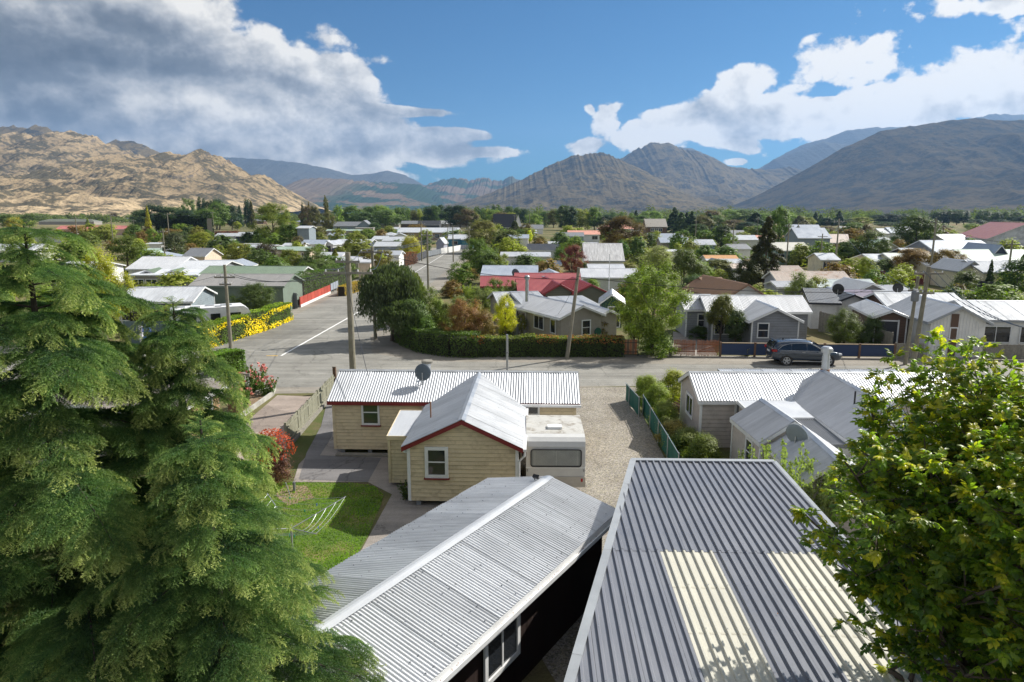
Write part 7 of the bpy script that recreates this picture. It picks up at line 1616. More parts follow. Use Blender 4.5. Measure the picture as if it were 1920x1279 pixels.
hedge('boundary_hedge', 'deep green leafy hedge near the roses by the brick house', [W(395, 705), W(452, 695)], 1.5, 1.2, (.09, .16, .03), 4500, .10, seed=10)
hedge('garden_hedge', 'tall leafy hedge row behind the grey fence', [W(556, 566), W(620, 540), W(650, 530)], 2.9, 2.2, (.055, .095, .03), 9000, .14, seed=12)
hedge('dark_shelter_hedge', 'tall nearly black evergreen hedge below the hills', [W(300, 446), W(395, 446)], 9.0, 7, (.018, .032, .016), 9000, .55, seed=13, hvar=.2)
hedge('brown_hedge', 'wine brown clipped hedge beside the side street fence', [W(752, 500), W(776, 494)], 2.3, 1.8, (.13, .05, .035), 2500, .16, seed=14)
hedge('golden_shrub_row', 'row of golden and green flowering shrubs above the silver roof', [W(1720, 578), W(1800, 586), W(1850, 592)], 1.9, 1.8, (.17, .20, .04), 8000, .12, seed=15, hvar=.35)
hedge('pale_hedge_row', 'long green hedge row between the low roofs', [W(640, 440), W(700, 442)], 2.6, 2, (.08, .12, .035), 2500, .2, seed=16); hedge('leafy_boundary', 'green boundary hedge behind the streaky roof', [W(1105, 497), W(1152, 500)], 3.3, 2.4, (.07, .12, .03), 4000, .2, seed=17)
# ------------------------------------------------------------------ trees and shrubs one by one: px, py(base), height, width, kind, colour, label, quality, category
TR = [
 (752, 648, 3.9, 4.0, 'weep', (.06, .085, .045), 'low drooping foliage at the foot of the corner tree', 11000), (800, 640, 4.6, 3.6, 'open', (.10, .13, .045), 'olive leafy tree filling in behind the corner hedge', 11000), (845, 645, 3.4, 3.0, 'open', (.12, .14, .05), 'loose green tree between the corner tree and the bronze one', 5000), (735, 640, 6.8, 5.6, 'weep', (.055, .075, .05), 'dark drooping pepper tree shading the street corner', 20000), (775, 650, 3.9, 3.4, 'round', (.085, .13, .055), 'pale leaved round tree right of the drooping corner tree', 11000), (762, 610, 5.6, 3.6, 'weep', (.09, .11, .04), 'light topped drooping tree behind the corner tree', 11000), (800, 655, 2.9, 2.6, 'shrub', (.08, .14, .03), 'bright green shrub above the corner hedge', 5000), (822, 640, 3.6, 2.6, 'round', (.13, .17, .05), 'yellow green small tree left of the bronze tree', 5000),
 (873, 658, 4.2, 4.2, 'open', (.17, .10, .05), 'bronze and rust coloured leafy tree over the hedge', 20000), (905, 655, 3.2, 3.2, 'open', (.14, .11, .045), 'rusty olive shrub right of the bronze tree', 11000), (948, 640, 3.9, 2.6, 'open', (.33, .33, .03), 'bright yellow maple beside the greige house', 11000),
 (1222, 665, 7.0, 6.0, 'open', (.115, .155, .035), 'large leafy tree with yellow green crown beside the picket gates', 20000), (1190, 655, 5.0, 3.2, 'open', (.16, .18, .045), 'lighter side tree on the left of the large leafy tree', 11000), (1232, 668, 2.2, 3.6, 'shrub', (.10, .15, .03), 'low green shrub under the large leafy tree', 5000),
 (1350, 645, 4.3, 3.0, 'spread', (.11, .12, .045), 'sparse flat topped tree before the grey house', 11000), (1378, 650, 3.0, 2.2, 'round', (.05, .075, .035), 'dark small tree beside the porch of the grey house', 5000), (1313, 636, 1.3, 2.6, 'shrub', (.05, .08, .03), 'dark shrub in the wooden planter of the grey house', 5000), (1340, 640, 3.2, 1.6, 'open', (.13, .14, .06), 'thin pale climber by the porch post', 1800),
 (1580, 655, 3.1, 3.6, 'round', (.075, .10, .035), 'broad dense bush left of the white flowering shrub', 20000), (1633, 652, 2.9, 2.8, 'shrub', (.06, .09, .04), 'dark bush dotted with white blooms by the sloping fence', 11000), (1495, 600, 4.6, 4.2, 'open', (.11, .14, .05), 'leafy tree with pale underside behind the grey house', 11000), (1530, 590, 4.0, 3.6, 'open', (.13, .14, .04), 'yellowing small tree left of the charcoal roof', 5000), (1440, 648, .8, 1.2, 'shrub', (.25, .33, .04), 'lime yellow low bush beside the grey house lawn', 1800), (1880, 648, 1.9, 2.4, 'shrub', (.06, .04, .04), 'dark wine coloured bush under the long house window', 5000), (1860, 652, .9, 1.0, 'shrub', (.05, .09, .04), 'small green shrub beside the gas bottles', 1800),
 (1400, 668, .9, .8, 'flame', (.16, .17, .09), 'clump of pale flower stalks behind the blue fence', 1800), (978, 632, 2.0, 1.2, 'open', (.14, .15, .05), 'spindly shrub against the greige wall', 1800), (1030, 640, 1.5, 1.1, 'flame', (.14, .17, .07), 'pale green stems at the greige wall', 1800), (1130, 640, 2.0, 1.6, 'open', (.13, .11, .05), 'reddish climber at the greige house corner', 1800), (950, 636, 1.7, 1.6, 'shrub', (.05, .08, .025), 'dark shrub by the gas bottles', 1800), (880, 560, 1.9, 2.0, 'flame', (.16, .20, .05), 'strappy cabbage tree by the side street', 1800),
 (1070, 560, 2.9, 3.6, 'shrub', (.14, .20, .035), 'bright green rounded shrub in front of the red roof', 5000), (1110, 562, 2.9, 3.4, 'shrub', (.12, .18, .035), 'second bright green rounded shrub right of the first', 5000), (1090, 572, 2.6, 3.0, 'shrub', (.10, .16, .035), 'leafy shrub between the two bright green ones', 5000),
 (905, 600, 3.2, 5.0, 'open', (.12, .15, .05), 'airy olive green shrubbery behind the bronze tree', 11000), (860, 598, 2.6, 3.4, 'shrub', (.11, .15, .05), 'loose green shrub beside the side street', 5000), (930, 590, 3.8, 3.0, 'open', (.09, .13, .035), 'leafy small tree left of the red roof', 5000), (960, 585, 3.4, 2.6, 'open', (.11, .13, .05), 'thin small tree before the red roof', 5000), (820, 597, 1.6, 1.8, 'shrub', (.40, .05, .03), 'bright red leaved shrub behind the drooping trees', 1800), (890, 625, 2.6, 3.0, 'open', (.16, .15, .06), 'sparse autumn shrub above the street hedge', 5000),
 (480, 598, 3.6, 5.2, 'round', (.065, .095, .035), 'rounded dark green tree above the yellow hedge', 20000), (295, 605, 1.9, 1.9, 'flame', (.30, .28, .06), 'golden upright shrub beside the blue grey house', 1800),
 (200, 640, 7.6, 5.6, 'open', (.21, .22, .025), 'yellow green broad tree rising behind the cedars', 20000), (240, 500, 6.0, 8.5, 'round', (.09, .12, .03), 'big rounded olive green tree left of the green hut', 5000), (165, 480, 6.0, 8.0, 'round', (.10, .13, .04), 'leafy tree behind the yellow tree top', 5000),
 (330, 492, 6.6, 7.5, 'round', (.065, .08, .05), 'grey green pine like tree beside the peach shed', 5000), (342, 470, 5.5, 7.0, 'round', (.04, .06, .028), 'dark tree left of the yellow green bush', 5000), (380, 470, 5.2, 11.0, 'round', (.16, .18, .03), 'wide yellow green bush above the peach shed', 5000), (372, 462, 6.0, 8.0, 'round', (.15, .15, .05), 'tan topped round bush behind the yellow green one', 1800), (350, 497, 2.8, 8.5, 'shrub', (.075, .12, .03), 'row of green fruit trees before the peach shed', 5000),
 (514, 462, 13.5, 17.5, 'open', (.115, .145, .03), 'large spreading walnut like tree with golden green crown', 20000), (545, 470, 7.5, 9.0, 'round', (.06, .10, .025), 'darker lower limb mass under the large spreading tree', 5000), (280, 440, 14.0, 4.2, 'conifer', (.27, .26, .03), 'golden upright conifer before the hills', 5000), (300, 442, 5.5, 5.0, 'round', (.14, .13, .03), 'olive bush beside the golden conifer', 1800), (245, 445, 5.5, 5.5, 'round', (.12, .16, .03), 'lime tree at the end of the pink roof', 1800), (280, 448, 4.0, 8.0, 'shrub', (.13, .07, .04), 'rusty hedge below the golden conifer', 1800),
 (450, 500, 4.6, 8.0, 'open', (.14, .15, .04), 'yellowing orchard tree in front of the green sheds', 5000), (500, 500, 4.6, 7.0, 'round', (.06, .055, .045), 'dark wine leaved round tree with pale flowers', 5000), (435, 482, 4.2, 6.5, 'round', (.085, .13, .04), 'fresh green tree in front of the long white roof', 5000), (465, 488, 3.6, 4.5, 'round', (.075, .12, .03), 'green tree right of the fresh green one', 1800), (545, 505, 3.8, 6.5, 'round', (.12, .14, .03), 'yellow green shrub mass before the box shed', 5000), (562, 480, 5.0, 4.0, 'open', (.10, .085, .06), 'brownish thin tree beside the cream shed', 1800), (590, 505, 4.2, 6.0, 'open', (.10, .13, .06), 'grey green leafy tree before the pale grey house', 5000),
 (610, 535, 3.9, 5.5, 'round', (.11, .145, .07), 'silvery olive tree behind the red fence', 11000), (575, 540, 3.6, 5.5, 'round', (.07, .11, .03), 'green garden tree left of the silvery one', 5000), (630, 512, 4.2, 3.4, 'conifer', (.13, .14, .035), 'bronzed small conifer above the silvery tree', 1800), (520, 520, 3.3, 6, 'round', (.08, .12, .03), 'leafy garden mass above the green roofed house', 5000), (655, 530, 3.6, 3.5, 'open', (.085, .12, .04), 'thin garden tree left of the cream shed', 1800), (540, 530, 3.0, 5.0, 'shrub', (.11, .15, .035), 'sunlit shrub above the dark hedge', 1800), (480, 512, 2.4, 7, 'shrub', (.11, .10, .04), 'low tawny shrubs beyond the green roof', 1800),
 (770, 482, 5.6, 8.5, 'shrub', (.26, .25, .03), 'golden dome shaped shrub beside the side street', 11000), (800, 478, 4.6, 4.5, 'round', (.07, .10, .04), 'dark green bush right of the golden dome', 1800), (690, 512, 4.2, 4.5, 'open', (.12, .10, .05), 'tawny bare stemmed tree behind the cream shed', 1800), (722, 520, 4.6, 5.5, 'open', (.13, .12, .045), 'brown green thicket above the drooping tree', 5000), (713, 510, 3.6, 3.6, 'round', (.20, .24, .03), 'small lime yellow tree by the cream shed', 1800), (590, 455, 4.0, 11, 'shrub', (.10, .11, .04), 'broad olive bush before the box shed', 5000), (702, 434, 5.5, 14, 'shrub', (.05, .085, .03), 'round dark bush beside the long white hall', 5000), (655, 430, 6.0, 13, 'shrub', (.06, .08, .045), 'dark brown green bush before the bungalow', 1800), (684, 426, 6.0, 8, 'round', (.05, .09, .025), 'green bush against the bungalow gable', 1800), (620, 432, 5, 12, 'shrub', (.055, .08, .03), 'dark bush below the slate bungalow', 1800), (660, 452, 3.0, 14, 'shrub', (.075, .12, .03), 'row of small orchard trees before the white roofs', 1800), (655, 470, 3.8, 4.5, 'open', (.13, .15, .06), 'pale pink tinged tree before the wide white roof', 1800), (685, 470, 3.4, 6, 'round', (.07, .12, .03), 'leafy green trees right of the pink tinged one', 1800), (745, 425, 7.5, 6, 'round', (.06, .085, .04), 'round tree between the dark and pale houses', 1800),
 (905, 475, 8.5, 14, 'round', (.13, .13, .06), 'large soft olive tree right of the teal house', 11000), (950, 480, 6.4, 11, 'round', (.10, .12, .05), 'olive grey tree beside the charcoal tiled roof', 5000), (895, 520, 6.4, 6.5, 'round', (.075, .12, .03), 'bright green tree at the right of the side street', 11000), (915, 532, 4.6, 6.5, 'round', (.065, .10, .03), 'rounded green tree behind the first one', 5000), (866, 545, 3.8, 5.5, 'open', (.085, .13, .03), 'leafy green garden tree on the side street corner', 5000), (878, 520, 3.0, 4.0, 'shrub', (.14, .17, .06), 'pale clipped bush at the kerb of the side street', 1800), (940, 530, 4.4, 4.2, 'open', (.15, .18, .05), 'lime green open tree before the blue grey roof', 5000), (1000, 512, 3.3, 9.5, 'shrub', (.09, .13, .03), 'ivy covered mound behind the blue grey roof', 11000), (920, 500, 4.4, 5, 'flame', (.09, .12, .06), 'yucca like spiky tree near the side street', 1800),
 (1072, 522, 5.4, 5.4, 'open', (.13, .045, .05), 'wine red plum tree behind the leaning pole', 20000), (1050, 500, 4.2, 5.5, 'shrub', (.07, .12, .025), 'deep green shrub left of the wine red tree', 5000), (1060, 480, 4.8, 7, 'round', (.07, .11, .04), 'green tree behind the wine red one', 1800), (1090, 520, 3.0, 3.5, 'shrub', (.07, .11, .03), 'dark shrub right of the wine red tree', 1800), (1170, 480, 9.5, 16.0, 'round', (.085, .06, .025), 'large bronze brown spreading tree in the middle distance', 20000), (1165, 492, 4.6, 4.5, 'round', (.06, .11, .04), 'fresh green tree before the bronze brown tree', 1800), (1195, 490, 5.2, 5.0, 'round', (.06, .10, .035), 'green tree at the right foot of the bronze brown tree', 1800), (1195, 505, 3.0, 6, 'shrub', (.10, .12, .04), 'scrubby green and tan shrub by the streaky roof', 1800), (1180, 525, 3.2, 5.5, 'shrub', (.16, .16, .08), 'pale dry looking bush left of the silvery tree', 5000), (1235, 510, 4.6, 8, 'round', (.20, .22, .12), 'silvery pale willow behind the large leafy tree', 11000), (1280, 560, 6.6, 6.0, 'spread', (.085, .11, .045), 'dark limbed tree with flat crown right of the silvery willow', 11000), (1310, 545, 4.0, 5.0, 'round', (.12, .17, .03), 'yellow green tree above the brown roof', 5000), (1300, 575, 3.6, 4.5, 'round', (.07, .11, .06), 'blue green shrub left of the brown roof', 5000), (1345, 530, 3.6, 8, 'round', (.10, .11, .035), 'olive brown shrubbery behind the brown roof', 5000),
 (1433, 545, 10.2, 7.0, 'conifer', (.038, .042, .018), 'tall dark brown green pointed conifer', 20000), (1397, 548, 4.4, 5.5, 'round', (.05, .06, .022), 'dark mass at the left foot of the pointed conifer', 5000), (1352, 470, 7.2, 8.0, 'round', (.030, .050, .025), 'nearly black round tree with lopsided crown', 5000), (1318, 470, 4.6, 5.5, 'shrub', (.12, .085, .05), 'rusty clipped bush by the blue walled house', 1800), (1335, 472, 3.8, 4, 'shrub', (.13, .17, .05), 'lime clipped bush right of the rusty one', 1800), (1275, 475, 5, 9, 'shrub', (.075, .11, .04), 'green hedge like trees before the blue house', 1800), (1350, 492, 3.2, 12, 'shrub', (.11, .15, .035), 'sunny shrub row by the green fence', 1800), (1320, 505, 4.4, 6, 'round', (.07, .12, .03), 'garden tree left of the orange roof', 1800),
 (1458, 470, 12.0, 10.0, 'tall', (.085, .14, .03), 'bright green tall tree just right of the pointed conifer', 11000), (1500, 498, 4.2, 9.5, 'shrub', (.06, .10, .035), 'dark green bushes before the pale cream house', 5000), (1535, 495, 2.8, 2.8, 'shrub', (.3, .3, .03), 'small yellow bush beside the cream cottage', 1800), (1590, 500, 5.5, 8.0, 'spread', (.07, .11, .03), 'spreading tree right of the cream cottage', 5000), (1632, 500, 7.0, 8.5, 'round', (.075, .105, .035), 'tall leafy tree above the green fence', 11000), (1657, 520, 3.4, 6, 'shrub', (.09, .13, .05), 'pale green shrub above the green fence', 1800), (1600, 460, 7.5, 12, 'round', (.085, .125, .04), 'broad green tree beyond the blue grey shed', 5000), (1625, 462, 7, 8, 'round', (.07, .06, .045), 'dark purple brown tree beside the pale green house', 1800), (1715, 470, 10.0, 15.0, 'round', (.055, .085, .022), 'large dark round tree beside the dry field', 11000), (1755, 465, 7.0, 9.0, 'open', (.07, .045, .045), 'dull purple thin tree right of the large round tree', 1800),
 (1710, 525, 5.2, 9.0, 'spread', (.17, .115, .04), 'flat crowned orange brown tree behind the pole pair', 11000), (1772, 530, 5.2, 7.0, 'round', (.15, .11, .03), 'round rust green tree right of the pale lamp pole', 11000), (1806, 555, 3.7, 5.5, 'shrub', (.085, .11, .05), 'clipped round bush before the cream house', 5000), (1830, 545, 3.4, 4.4, 'shrub', (.17, .18, .13), 'white flowering shrub before the cream house', 1800), (1852, 552, 4.6, 1.7, 'conifer', (.035, .06, .02), 'narrow dark cypress against the cream wall', 5000), (1903, 560, 5.0, 6.0, 'round', (.04, .075, .02), 'dense dark bush at the right edge', 5000), (1898, 585, 2.6, 4.2, 'shrub', (.10, .13, .05), 'soft grey green shrub below the white panel fence', 5000), (1912, 545, 5.0, 3.2, 'conifer', (.08, .11, .05), 'thin conifer at the right edge', 1800), (1815, 490, 5.0, 5.5, 'flame', (.12, .13, .04), 'palm like cabbage tree before the community hall', 5000), (1893, 470, 5.5, 8, 'spread', (.10, .11, .05), 'low spreading tree before the great barn', 1800), (1795, 560, 2.2, 3, 'shrub', (.12, .10, .05), 'tan shrub beside the rust green tree', 1800), (1740, 500, 3.0, 4, 'shrub', (.13, .13, .06), 'small tan shrub by the white roofs', 1800), (1700, 470, 2.8, 4, 'shrub', (.34, .30, .03), 'bright yellow bush by the pale green house', 1800), (1620, 540, 4.3, 4.3, 'round', (.15, .18, .03), 'yellow green tree before the maroon fence', 5000), (1560, 590, 2.6, 3.5, 'open', (.13, .13, .05), 'thin shrub before the charcoal roof', 1800),
 (985, 450, 6.5, 8.5, 'round', (.10, .085, .04), 'brownish round tree left of the sea green cottage', 1800), (965, 448, 7.5, 8.5, 'conifer', (.055, .07, .035), 'rough pine before the black hall', 1800), (993, 457, 4.6, 3.4, 'tall', (.33, .36, .03), 'vivid lime yellow small tree', 1800), (1050, 462, 5, 9, 'shrub', (.07, .11, .03), 'dark garden before the sea green cottage', 1800), (1012, 465, 4, 8, 'shrub', (.10, .09, .04), 'olive shrub right of the lime yellow tree', 1800),
 (15, 430, 9.5, 14, 'round', (.075, .11, .03), 'leafy green tree at the far left before the hills', 5000), (55, 428, 9.5, 17, 'round', (.055, .085, .025), 'dark round tree right of the far left one', 5000), (28, 436, 8.0, 13, 'round', (.22, .20, .03), 'yellow crowned tree at the far left', 1800), (155, 410, 10.5, 17, 'spread', (.06, .09, .03), 'small crowned tree behind the olive roof', 1800), (130, 410, 6.5, 15, 'shrub', (.33, .27, .03), 'golden bush beyond the olive roof', 1800), (105, 410, 8, 16, 'shrub', (.045, .065, .03), 'dark bush beyond the olive roof', 1800), (215, 415, 11, 14, 'round', (.085, .065, .045), 'dull purple tree by the green pole', 1800), (195, 415, 8, 18, 'shrub', (.085, .11, .04), 'tan green thicket behind the pink roof', 1800), (165, 425, 7, 4, 'conifer', (.15, .19, .03), 'small lime conifer behind the pink roof', 1800), (445, 432, 5.5, 8, 'round', (.16, .19, .03), 'lime bush between the two brick bungalows', 1800), (430, 442, 2.6, 24, 'shrub', (.14, .06, .035), 'russet hedge below the brick bungalow', 1800), (575, 425, 6, 14, 'shrub', (.13, .14, .06), 'pale tawny bushes before the lone poplar', 1800), (600, 442, 4.5, 12, 'shrub', (.12, .12, .05), 'tan green hedge right of the box shed', 1800), (90, 445, 5, 12, 'shrub', (.08, .12, .035), 'green garden below the pink roof', 1800), (175, 445, 4, 12, 'shrub', (.14, .17, .08), 'pale grey green bushes below the pink roof', 1800),
]
for r_ in TR:
    px_, py_, h_, w2_, kd, c, lab, q = r_; p = W(px_, py_); tree(p.x, p.y, h_, w2_, kd, c, lab, 'shrub' if kd in ('shrub', 'flame') else 'tree', q)
# ------------------------------------------------------------------ shelter belts: trees at the edge of town
fr = random.Random(21)
def far(px_, top, Y, w, kind, c, lab, grp, q=700):
    p = atY(px_, top, Y); tree(p.x, Y, max(4, p.z), w, kind, c, lab, 'tree', q, grp)
LK = {'d': (.030, .055, .035), 'p': (.060, .095, .045), 'g': (.080, .125, .035), 'y': (.17, .19, .045), 'o': (.09, .09, .04), 'b': (.10, .08, .05), 'l': (.13, .19, .05), 'v': (.085, .13, .05)}
belt = [ # px, top px, distance, width, kind, colour key
 (610, 363, 420, 5.5, 'poplar', 'o'), (372, 366, 480, 7, 'poplar', 'd'), (380, 368, 480, 6, 'poplar', 'd'), (350, 372, 470, 18, 'open', 'v'), (402, 374, 450, 26, 'round', 'd'), (408, 380, 430, 20, 'round', 'g'), (432, 384, 440, 14, 'round', 'd'), (462, 370, 500, 9, 'poplar', 'd'), (470, 376, 500, 7, 'conifer', 'o'), (448, 384, 520, 7, 'conifer', 'd'), (288, 384, 400, 24, 'round', 'd'), (320, 388, 400, 26, 'round', 'p'), (345, 392, 390, 22, 'round', 'd'), (385, 392, 380, 20, 'round', 'g'), (262, 392, 420, 18, 'round', 'p'), (575, 386, 480, 14, 'round', 'b'), (590, 388, 460, 12, 'round', 'o'), (566, 380, 500, 5, 'conifer', 'd'), (578, 378, 500, 5, 'conifer', 'b'), (612, 398, 400, 14, 'open', 'o'), (632, 385, 430, 12, 'open', 'l'),
 (660, 386, 460, 26, 'round', 'g'), (690, 386, 480, 18, 'round', 'v'), (712, 385, 480, 26, 'round', 'l'), (722, 394, 450, 30, 'round', 'v'), (680, 398, 440, 26, 'round', 'p'), (745, 390, 520, 12, 'round', 'g'), (755, 389, 520, 10, 'poplar', 'p'), (765, 390, 540, 10, 'poplar', 'v'), (776, 392, 520, 11, 'poplar', 'o'), (786, 390, 520, 9, 'poplar', 'y'), (802, 384, 500, 15, 'poplar', 'd'), (815, 384, 500, 16, 'poplar', 'p'), (825, 383, 510, 16, 'poplar', 'd'), (845, 386, 480, 20, 'round', 'd'), (862, 384, 480, 24, 'round', 'd'), (875, 392, 460, 20, 'round', 'b'), (893, 385, 520, 13, 'poplar', 'p'), (905, 388, 520, 12, 'poplar', 'v'), (888, 398, 460, 14, 'round', 'y'), (912, 390, 520, 8, 'poplar', 'y'), (923, 393, 470, 18, 'round', 'l'), (940, 398, 460, 20, 'round', 'b'), (958, 398, 450, 14, 'round', 'y'), (935, 382, 600, 12, 'poplar', 'p'), (925, 382, 600, 11, 'poplar', 'd'), (955, 386, 600, 14, 'poplar', 'p'), (970, 386, 600, 16, 'poplar', 'p'), (982, 388, 600, 14, 'poplar', 'd'), (1000, 402, 430, 16, 'round', 'l'), (1022, 396, 520, 18, 'poplar', 'p'), (1038, 394, 500, 18, 'round', 'o'),
 (1058, 384, 420, 16, 'tall', 'p'), (1070, 386, 420, 15, 'tall', 'd'), (1088, 392, 430, 20, 'tall', 'y'), (1102, 395, 440, 7, 'poplar', 'y'), (1115, 389, 430, 13, 'tall', 'g'), (1140, 402, 430, 22, 'round', 'd'), (1170, 404, 420, 24, 'round', 'o'), (1200, 404, 410, 26, 'round', 'v'), (1193, 394, 500, 9, 'conifer', 'd'), (1128, 398, 620, 12, 'poplar', 'p'), (1150, 396, 620, 12, 'poplar', 'p'), (1165, 396, 620, 12, 'poplar', 'v'), (1185, 398, 620, 11, 'poplar', 'v'), (1210, 397, 640, 18, 'round', 'l'), (1228, 396, 640, 22, 'round', 'l'),
 (1265, 388, 380, 14, 'conifer', 'd'), (1278, 398, 370, 13, 'conifer', 'p'), (1298, 396, 370, 10, 'conifer', 'd'), (1288, 398, 380, 10, 'conifer', 'd'), (1318, 405, 370, 16, 'round', 'o'), (1331, 400, 380, 11, 'conifer', 'd'), (1308, 420, 300, 14, 'round', 'p'), (1345, 404, 420, 20, 'round', 'v'), (1335, 395, 520, 24, 'round', 'b'), (1372, 394, 600, 34, 'round', 'l'), (1398, 393, 600, 34, 'round', 'v'), (1418, 398, 400, 20, 'conifer', 'd'), (1432, 400, 600, 26, 'round', 'l'), (1378, 412, 380, 22, 'round', 'b'), (1400, 416, 360, 18, 'round', 'd'), (1478, 400, 520, 28, 'round', 'l'), (1500, 404, 480, 18, 'conifer', 'o'), (1515, 408, 520, 18, 'round', 'y'), (1530, 398, 560, 10, 'conifer', 'd'), (1540, 402, 560, 10, 'conifer', 'p'), (1575, 395, 560, 14, 'conifer', 'd'), (1550, 408, 520, 16, 'round', 'd'), (1560, 412, 520, 16, 'round', 'd'), (1590, 410, 560, 18, 'round', 'p'), (1615, 407, 560, 28, 'round', 'y'), (1548, 428, 340, 16, 'round', 'b'), (1600, 418, 420, 20, 'round', 'd'),
 (1648, 402, 620, 26, 'round', 'd'), (1665, 401, 620, 26, 'round', 'd'), (1680, 401, 620, 26, 'round', 'd'), (1696, 400, 620, 20, 'tall', 'd'), (1715, 404, 620, 26, 'round', 'd'), (1732, 404, 620, 20, 'tall', 'p'), (1748, 402, 620, 18, 'tall', 'd'), (1758, 396, 620, 16, 'tall', 'p'), (1770, 395, 620, 18, 'tall', 'd'), (1782, 394, 620, 20, 'tall', 'p'), (1797, 393, 620, 22, 'tall', 'p'), (1810, 395, 620, 18, 'tall', 'd'), (1846, 394, 620, 24, 'tall', 'p'), (1868, 397, 620, 18, 'tall', 'p'), (1886, 397, 620, 18, 'tall', 'p'), (1905, 397, 620, 18, 'tall', 'p'), (1832, 412, 600, 20, 'round', 'd'), (1875, 412, 600, 24, 'round', 'd'), (1895, 418, 560, 26, 'round', 'b'), (1925, 404, 600, 26, 'round', 'd'), (1660, 418, 520, 22, 'round', 'p'), (1690, 420, 520, 24, 'round', 'd'), (1728, 422, 500, 26, 'round', 'p'), (1762, 426, 420, 20, 'round', 'v'), (1745, 432, 400, 16, 'round', 'o'), (1705, 425, 420, 12, 'round', 'l'), (1848, 430, 420, 18, 'round', 'v'), (1820, 432, 430, 14, 'round', 'l'), (1865, 424, 430, 16, 'round', 'd'),
]
DW = {'d': 'dark green', 'p': 'blue green', 'g': 'mid green', 'y': 'yellow green', 'o': 'olive', 'b': 'brownish', 'l': 'lime green', 'v': 'soft green'}; KW = {'poplar': 'narrow poplar', 'round': 'rounded tree', 'conifer': 'pointed conifer', 'tall': 'tall broad poplar', 'open': 'open crowned tree'}
ORD = ['leftmost', 'second', 'third', 'fourth', 'fifth', 'sixth', 'seventh', 'eighth', 'ninth', 'tenth', 'eleventh', 'twelfth', 'thirteenth']; zn = lambda a: 'below the left hills' if a < 640 else 'below the forested hills' if a < 1050 else 'below the twin peaks' if a < 1470 else 'under the big right slope'
belt.sort(); CN = {}; TOT = {}
for (a, b, c, d, k, col) in belt: TOT[(zn(a), k, col)] = TOT.get((zn(a), k, col), 0) + 1
for (a, b, c, d, k, col) in belt:
    zone = zn(a); i_ = CN.get((zone, k, col), 0); CN[(zone, k, col)] = i_ + 1; pre = '' if TOT[(zone, k, col)] == 1 else (ORD[i_] + (' from the left, ' if i_ else ', '))
    far(a, b, c, d, k, LK[col], pre + '%s %s %s' % (DW[col], KW[k], zone), 'trees of the far shelter belts', 5000 if d > 13 else 1800)
# the wood behind them reads as one mass
rs = np.random.RandomState(5); Ps = []; Ns = []
for i in range(900):
    Y = 690 + 900 * rs.rand() ** 1.3; X = (rs.rand() * 2 - 1) * Y * .85; h_ = 8 + 13 * rs.rand(); w2_ = 5 + 7 * rs.rand()
    if X < -.18 * Y: h_ *= .55
    k = 110; d = rs.randn(k, 3); d /= np.linalg.norm(d, axis=1, keepdims=True); Ps.append(np.array([X, Y, h_ * .5]) + d * np.array([w2_, w2_, h_ * .5]) * (.6 + .4 * rs.rand(k, 1))); Ns.append(d + np.array([0, 0, .4]))
V, F = quads(np.concatenate(Ps), np.concatenate(Ns), 1.9, rs); o = link('distant_wood', mesh_np('distant_wood', V, F, leaf_mat('leaf_far', .35, hue=.2, scale=.03, rough=.9, spec=0.0))); o.color = (.075, .10, .045, 1); o['kind'] = 'stuff'
# filler gardens: low shrubs between the roofs
cnt = 0; fs_ = random.Random(31)
FC = [(.07, .115, .03), (.11, .16, .035), (.14, .16, .045), (.055, .085, .03), (.15, .105, .045), (.19, .22, .045)]; FN = ['deep green', 'fresh green', 'olive green', 'dark green', 'tawny', 'lime']
BB = []; HL = []
for o in list(C.objects):
    if o.type == 'EMPTY' and o.get('category') in ('house', 'shed', 'carport'):
        for ch in o.children:
            if ch.name.startswith('wall') and not HL.append((o.location.x, o.location.y, o['label'])) and ch.type == 'MESH':
                vs = [o.matrix_basis @ ch.matrix_basis @ v.co for v in ch.data.vertices]; BB.append((min(v.x for v in vs) - .6, max(v.x for v in vs) + .6, min(v.y for v in vs) - .6, max(v.y for v in vs) + .6))
def free(x, y, r):
    if -25.5 - r < x < -9 + r and y < 214: return False
    if y < 53: return False
    return all(not (a - r < x < b + r and c - r < y < d + r) for a, b, c, d in BB)
USED = set()
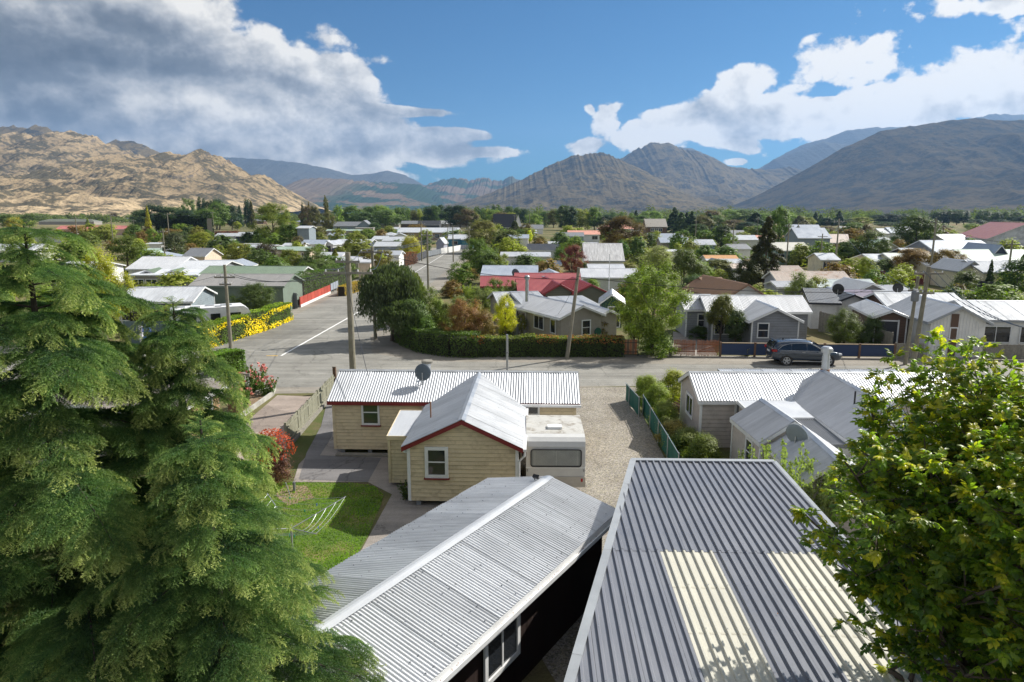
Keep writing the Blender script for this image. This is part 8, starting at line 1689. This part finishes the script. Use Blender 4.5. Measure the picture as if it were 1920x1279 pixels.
while cnt < 290:
    y = 66 + 230 * fs_.random() ** 1.2; x = (fs_.random() * 2 - 1) * y * .80; h_ = fs_.uniform(1.8, 4.6) * (1 if y < 130 else 1.4); w2_ = h_ * fs_.uniform(1.0, 1.9)
    if not free(x, y, w2_ * .35): continue
    i = fs_.randrange(6); k = fs_.choice(['shrub', 'shrub', 'round', 'open']); cnt += 1
    hn = min(HL, key=lambda q: (q[0] - x) ** 2 + (q[1] - y) ** 2); side = ('left' if x < hn[0] else 'right') if abs(x - hn[0]) > abs(y - hn[1]) else ('street side' if y < hn[1] else 'back'); lb = ' '.join(('%s %s at the %s of the %s' % (FN[i], 'shrub' if k == 'shrub' else 'small tree', side, hn[2])).replace('-', ' ').split()[:15])
    tree(x, y, h_, w2_, k, FC[i], lb, 'shrub' if k == 'shrub' else 'tree', 1800, 'garden shrubs and small trees between the houses')
# lawn blades
rs = np.random.RandomState(7); L2 = np.array([(p.x, p.y) for p in LAWN]); x0, y0 = L2.min(0); x1, y1 = L2.max(0); pts = rs.rand(26000, 2) * np.array([x1 - x0, y1 - y0]) + np.array([x0, y0])
def inside(P, poly):
    c = np.zeros(len(P), bool); n = len(poly); j = n - 1
    for i in range(n): xi, yi = poly[i]; xj, yj = poly[j]; c ^= ((yi > P[:, 1]) != (yj > P[:, 1])) & (P[:, 0] < (xj - xi) * (P[:, 1] - yi) / (yj - yi + 1e-9) + xi); j = i
    return c
pts = pts[inside(pts, L2)]; n = len(pts); an = rs.rand(n) * 6.28; hh = .03 + .05 * rs.rand(n) * (vnoise(pts[:, 0] * 1.5, pts[:, 1] * 1.5) + .3); w2_ = .012 + .012 * rs.rand(n); dx_ = np.cos(an) * w2_; dy_ = np.sin(an) * w2_; z = np.full(n, .02); ln = rs.randn(n, 2) * .02
V = np.stack([np.stack([pts[:, 0] - dx_, pts[:, 1] - dy_, z], 1), np.stack([pts[:, 0] + dx_, pts[:, 1] + dy_, z], 1), np.stack([pts[:, 0] + ln[:, 0], pts[:, 1] + ln[:, 1], z + hh], 1)], 1).reshape(-1, 3)
o = link('grass', mesh_np('grass', V, np.arange(n * 3).reshape(-1, 3), LEAF)); o.color = (.12, .20, .035, 1); o['kind'] = 'stuff'
# ------------------------------------------------------------------ big foreground trees
cedar('large deodar cedar filling the left edge of the view, its top against the hills', -7.9, 11.2, 10.2, 4.7, 5, zmin=.9, density=1.0, shape=.62)
cedar('deodar cedar with a narrow pointed top rising beside the road junction', -5.95, 11.9, 8.85, 2.6, 9, zmin=.9, density=1.05, shape=.78)
cedar('lower broad cedar in front, its boughs reaching over the silver shed roof', -4.75, 10.0, 7.3, 2.6, 14, zmin=.9, density=1.05, shape=.62)
walnut('leafy walnut tree hanging with green nuts at the right edge beside the slate roof', 7.6, 8.4, 8.4, 3.75, 4)
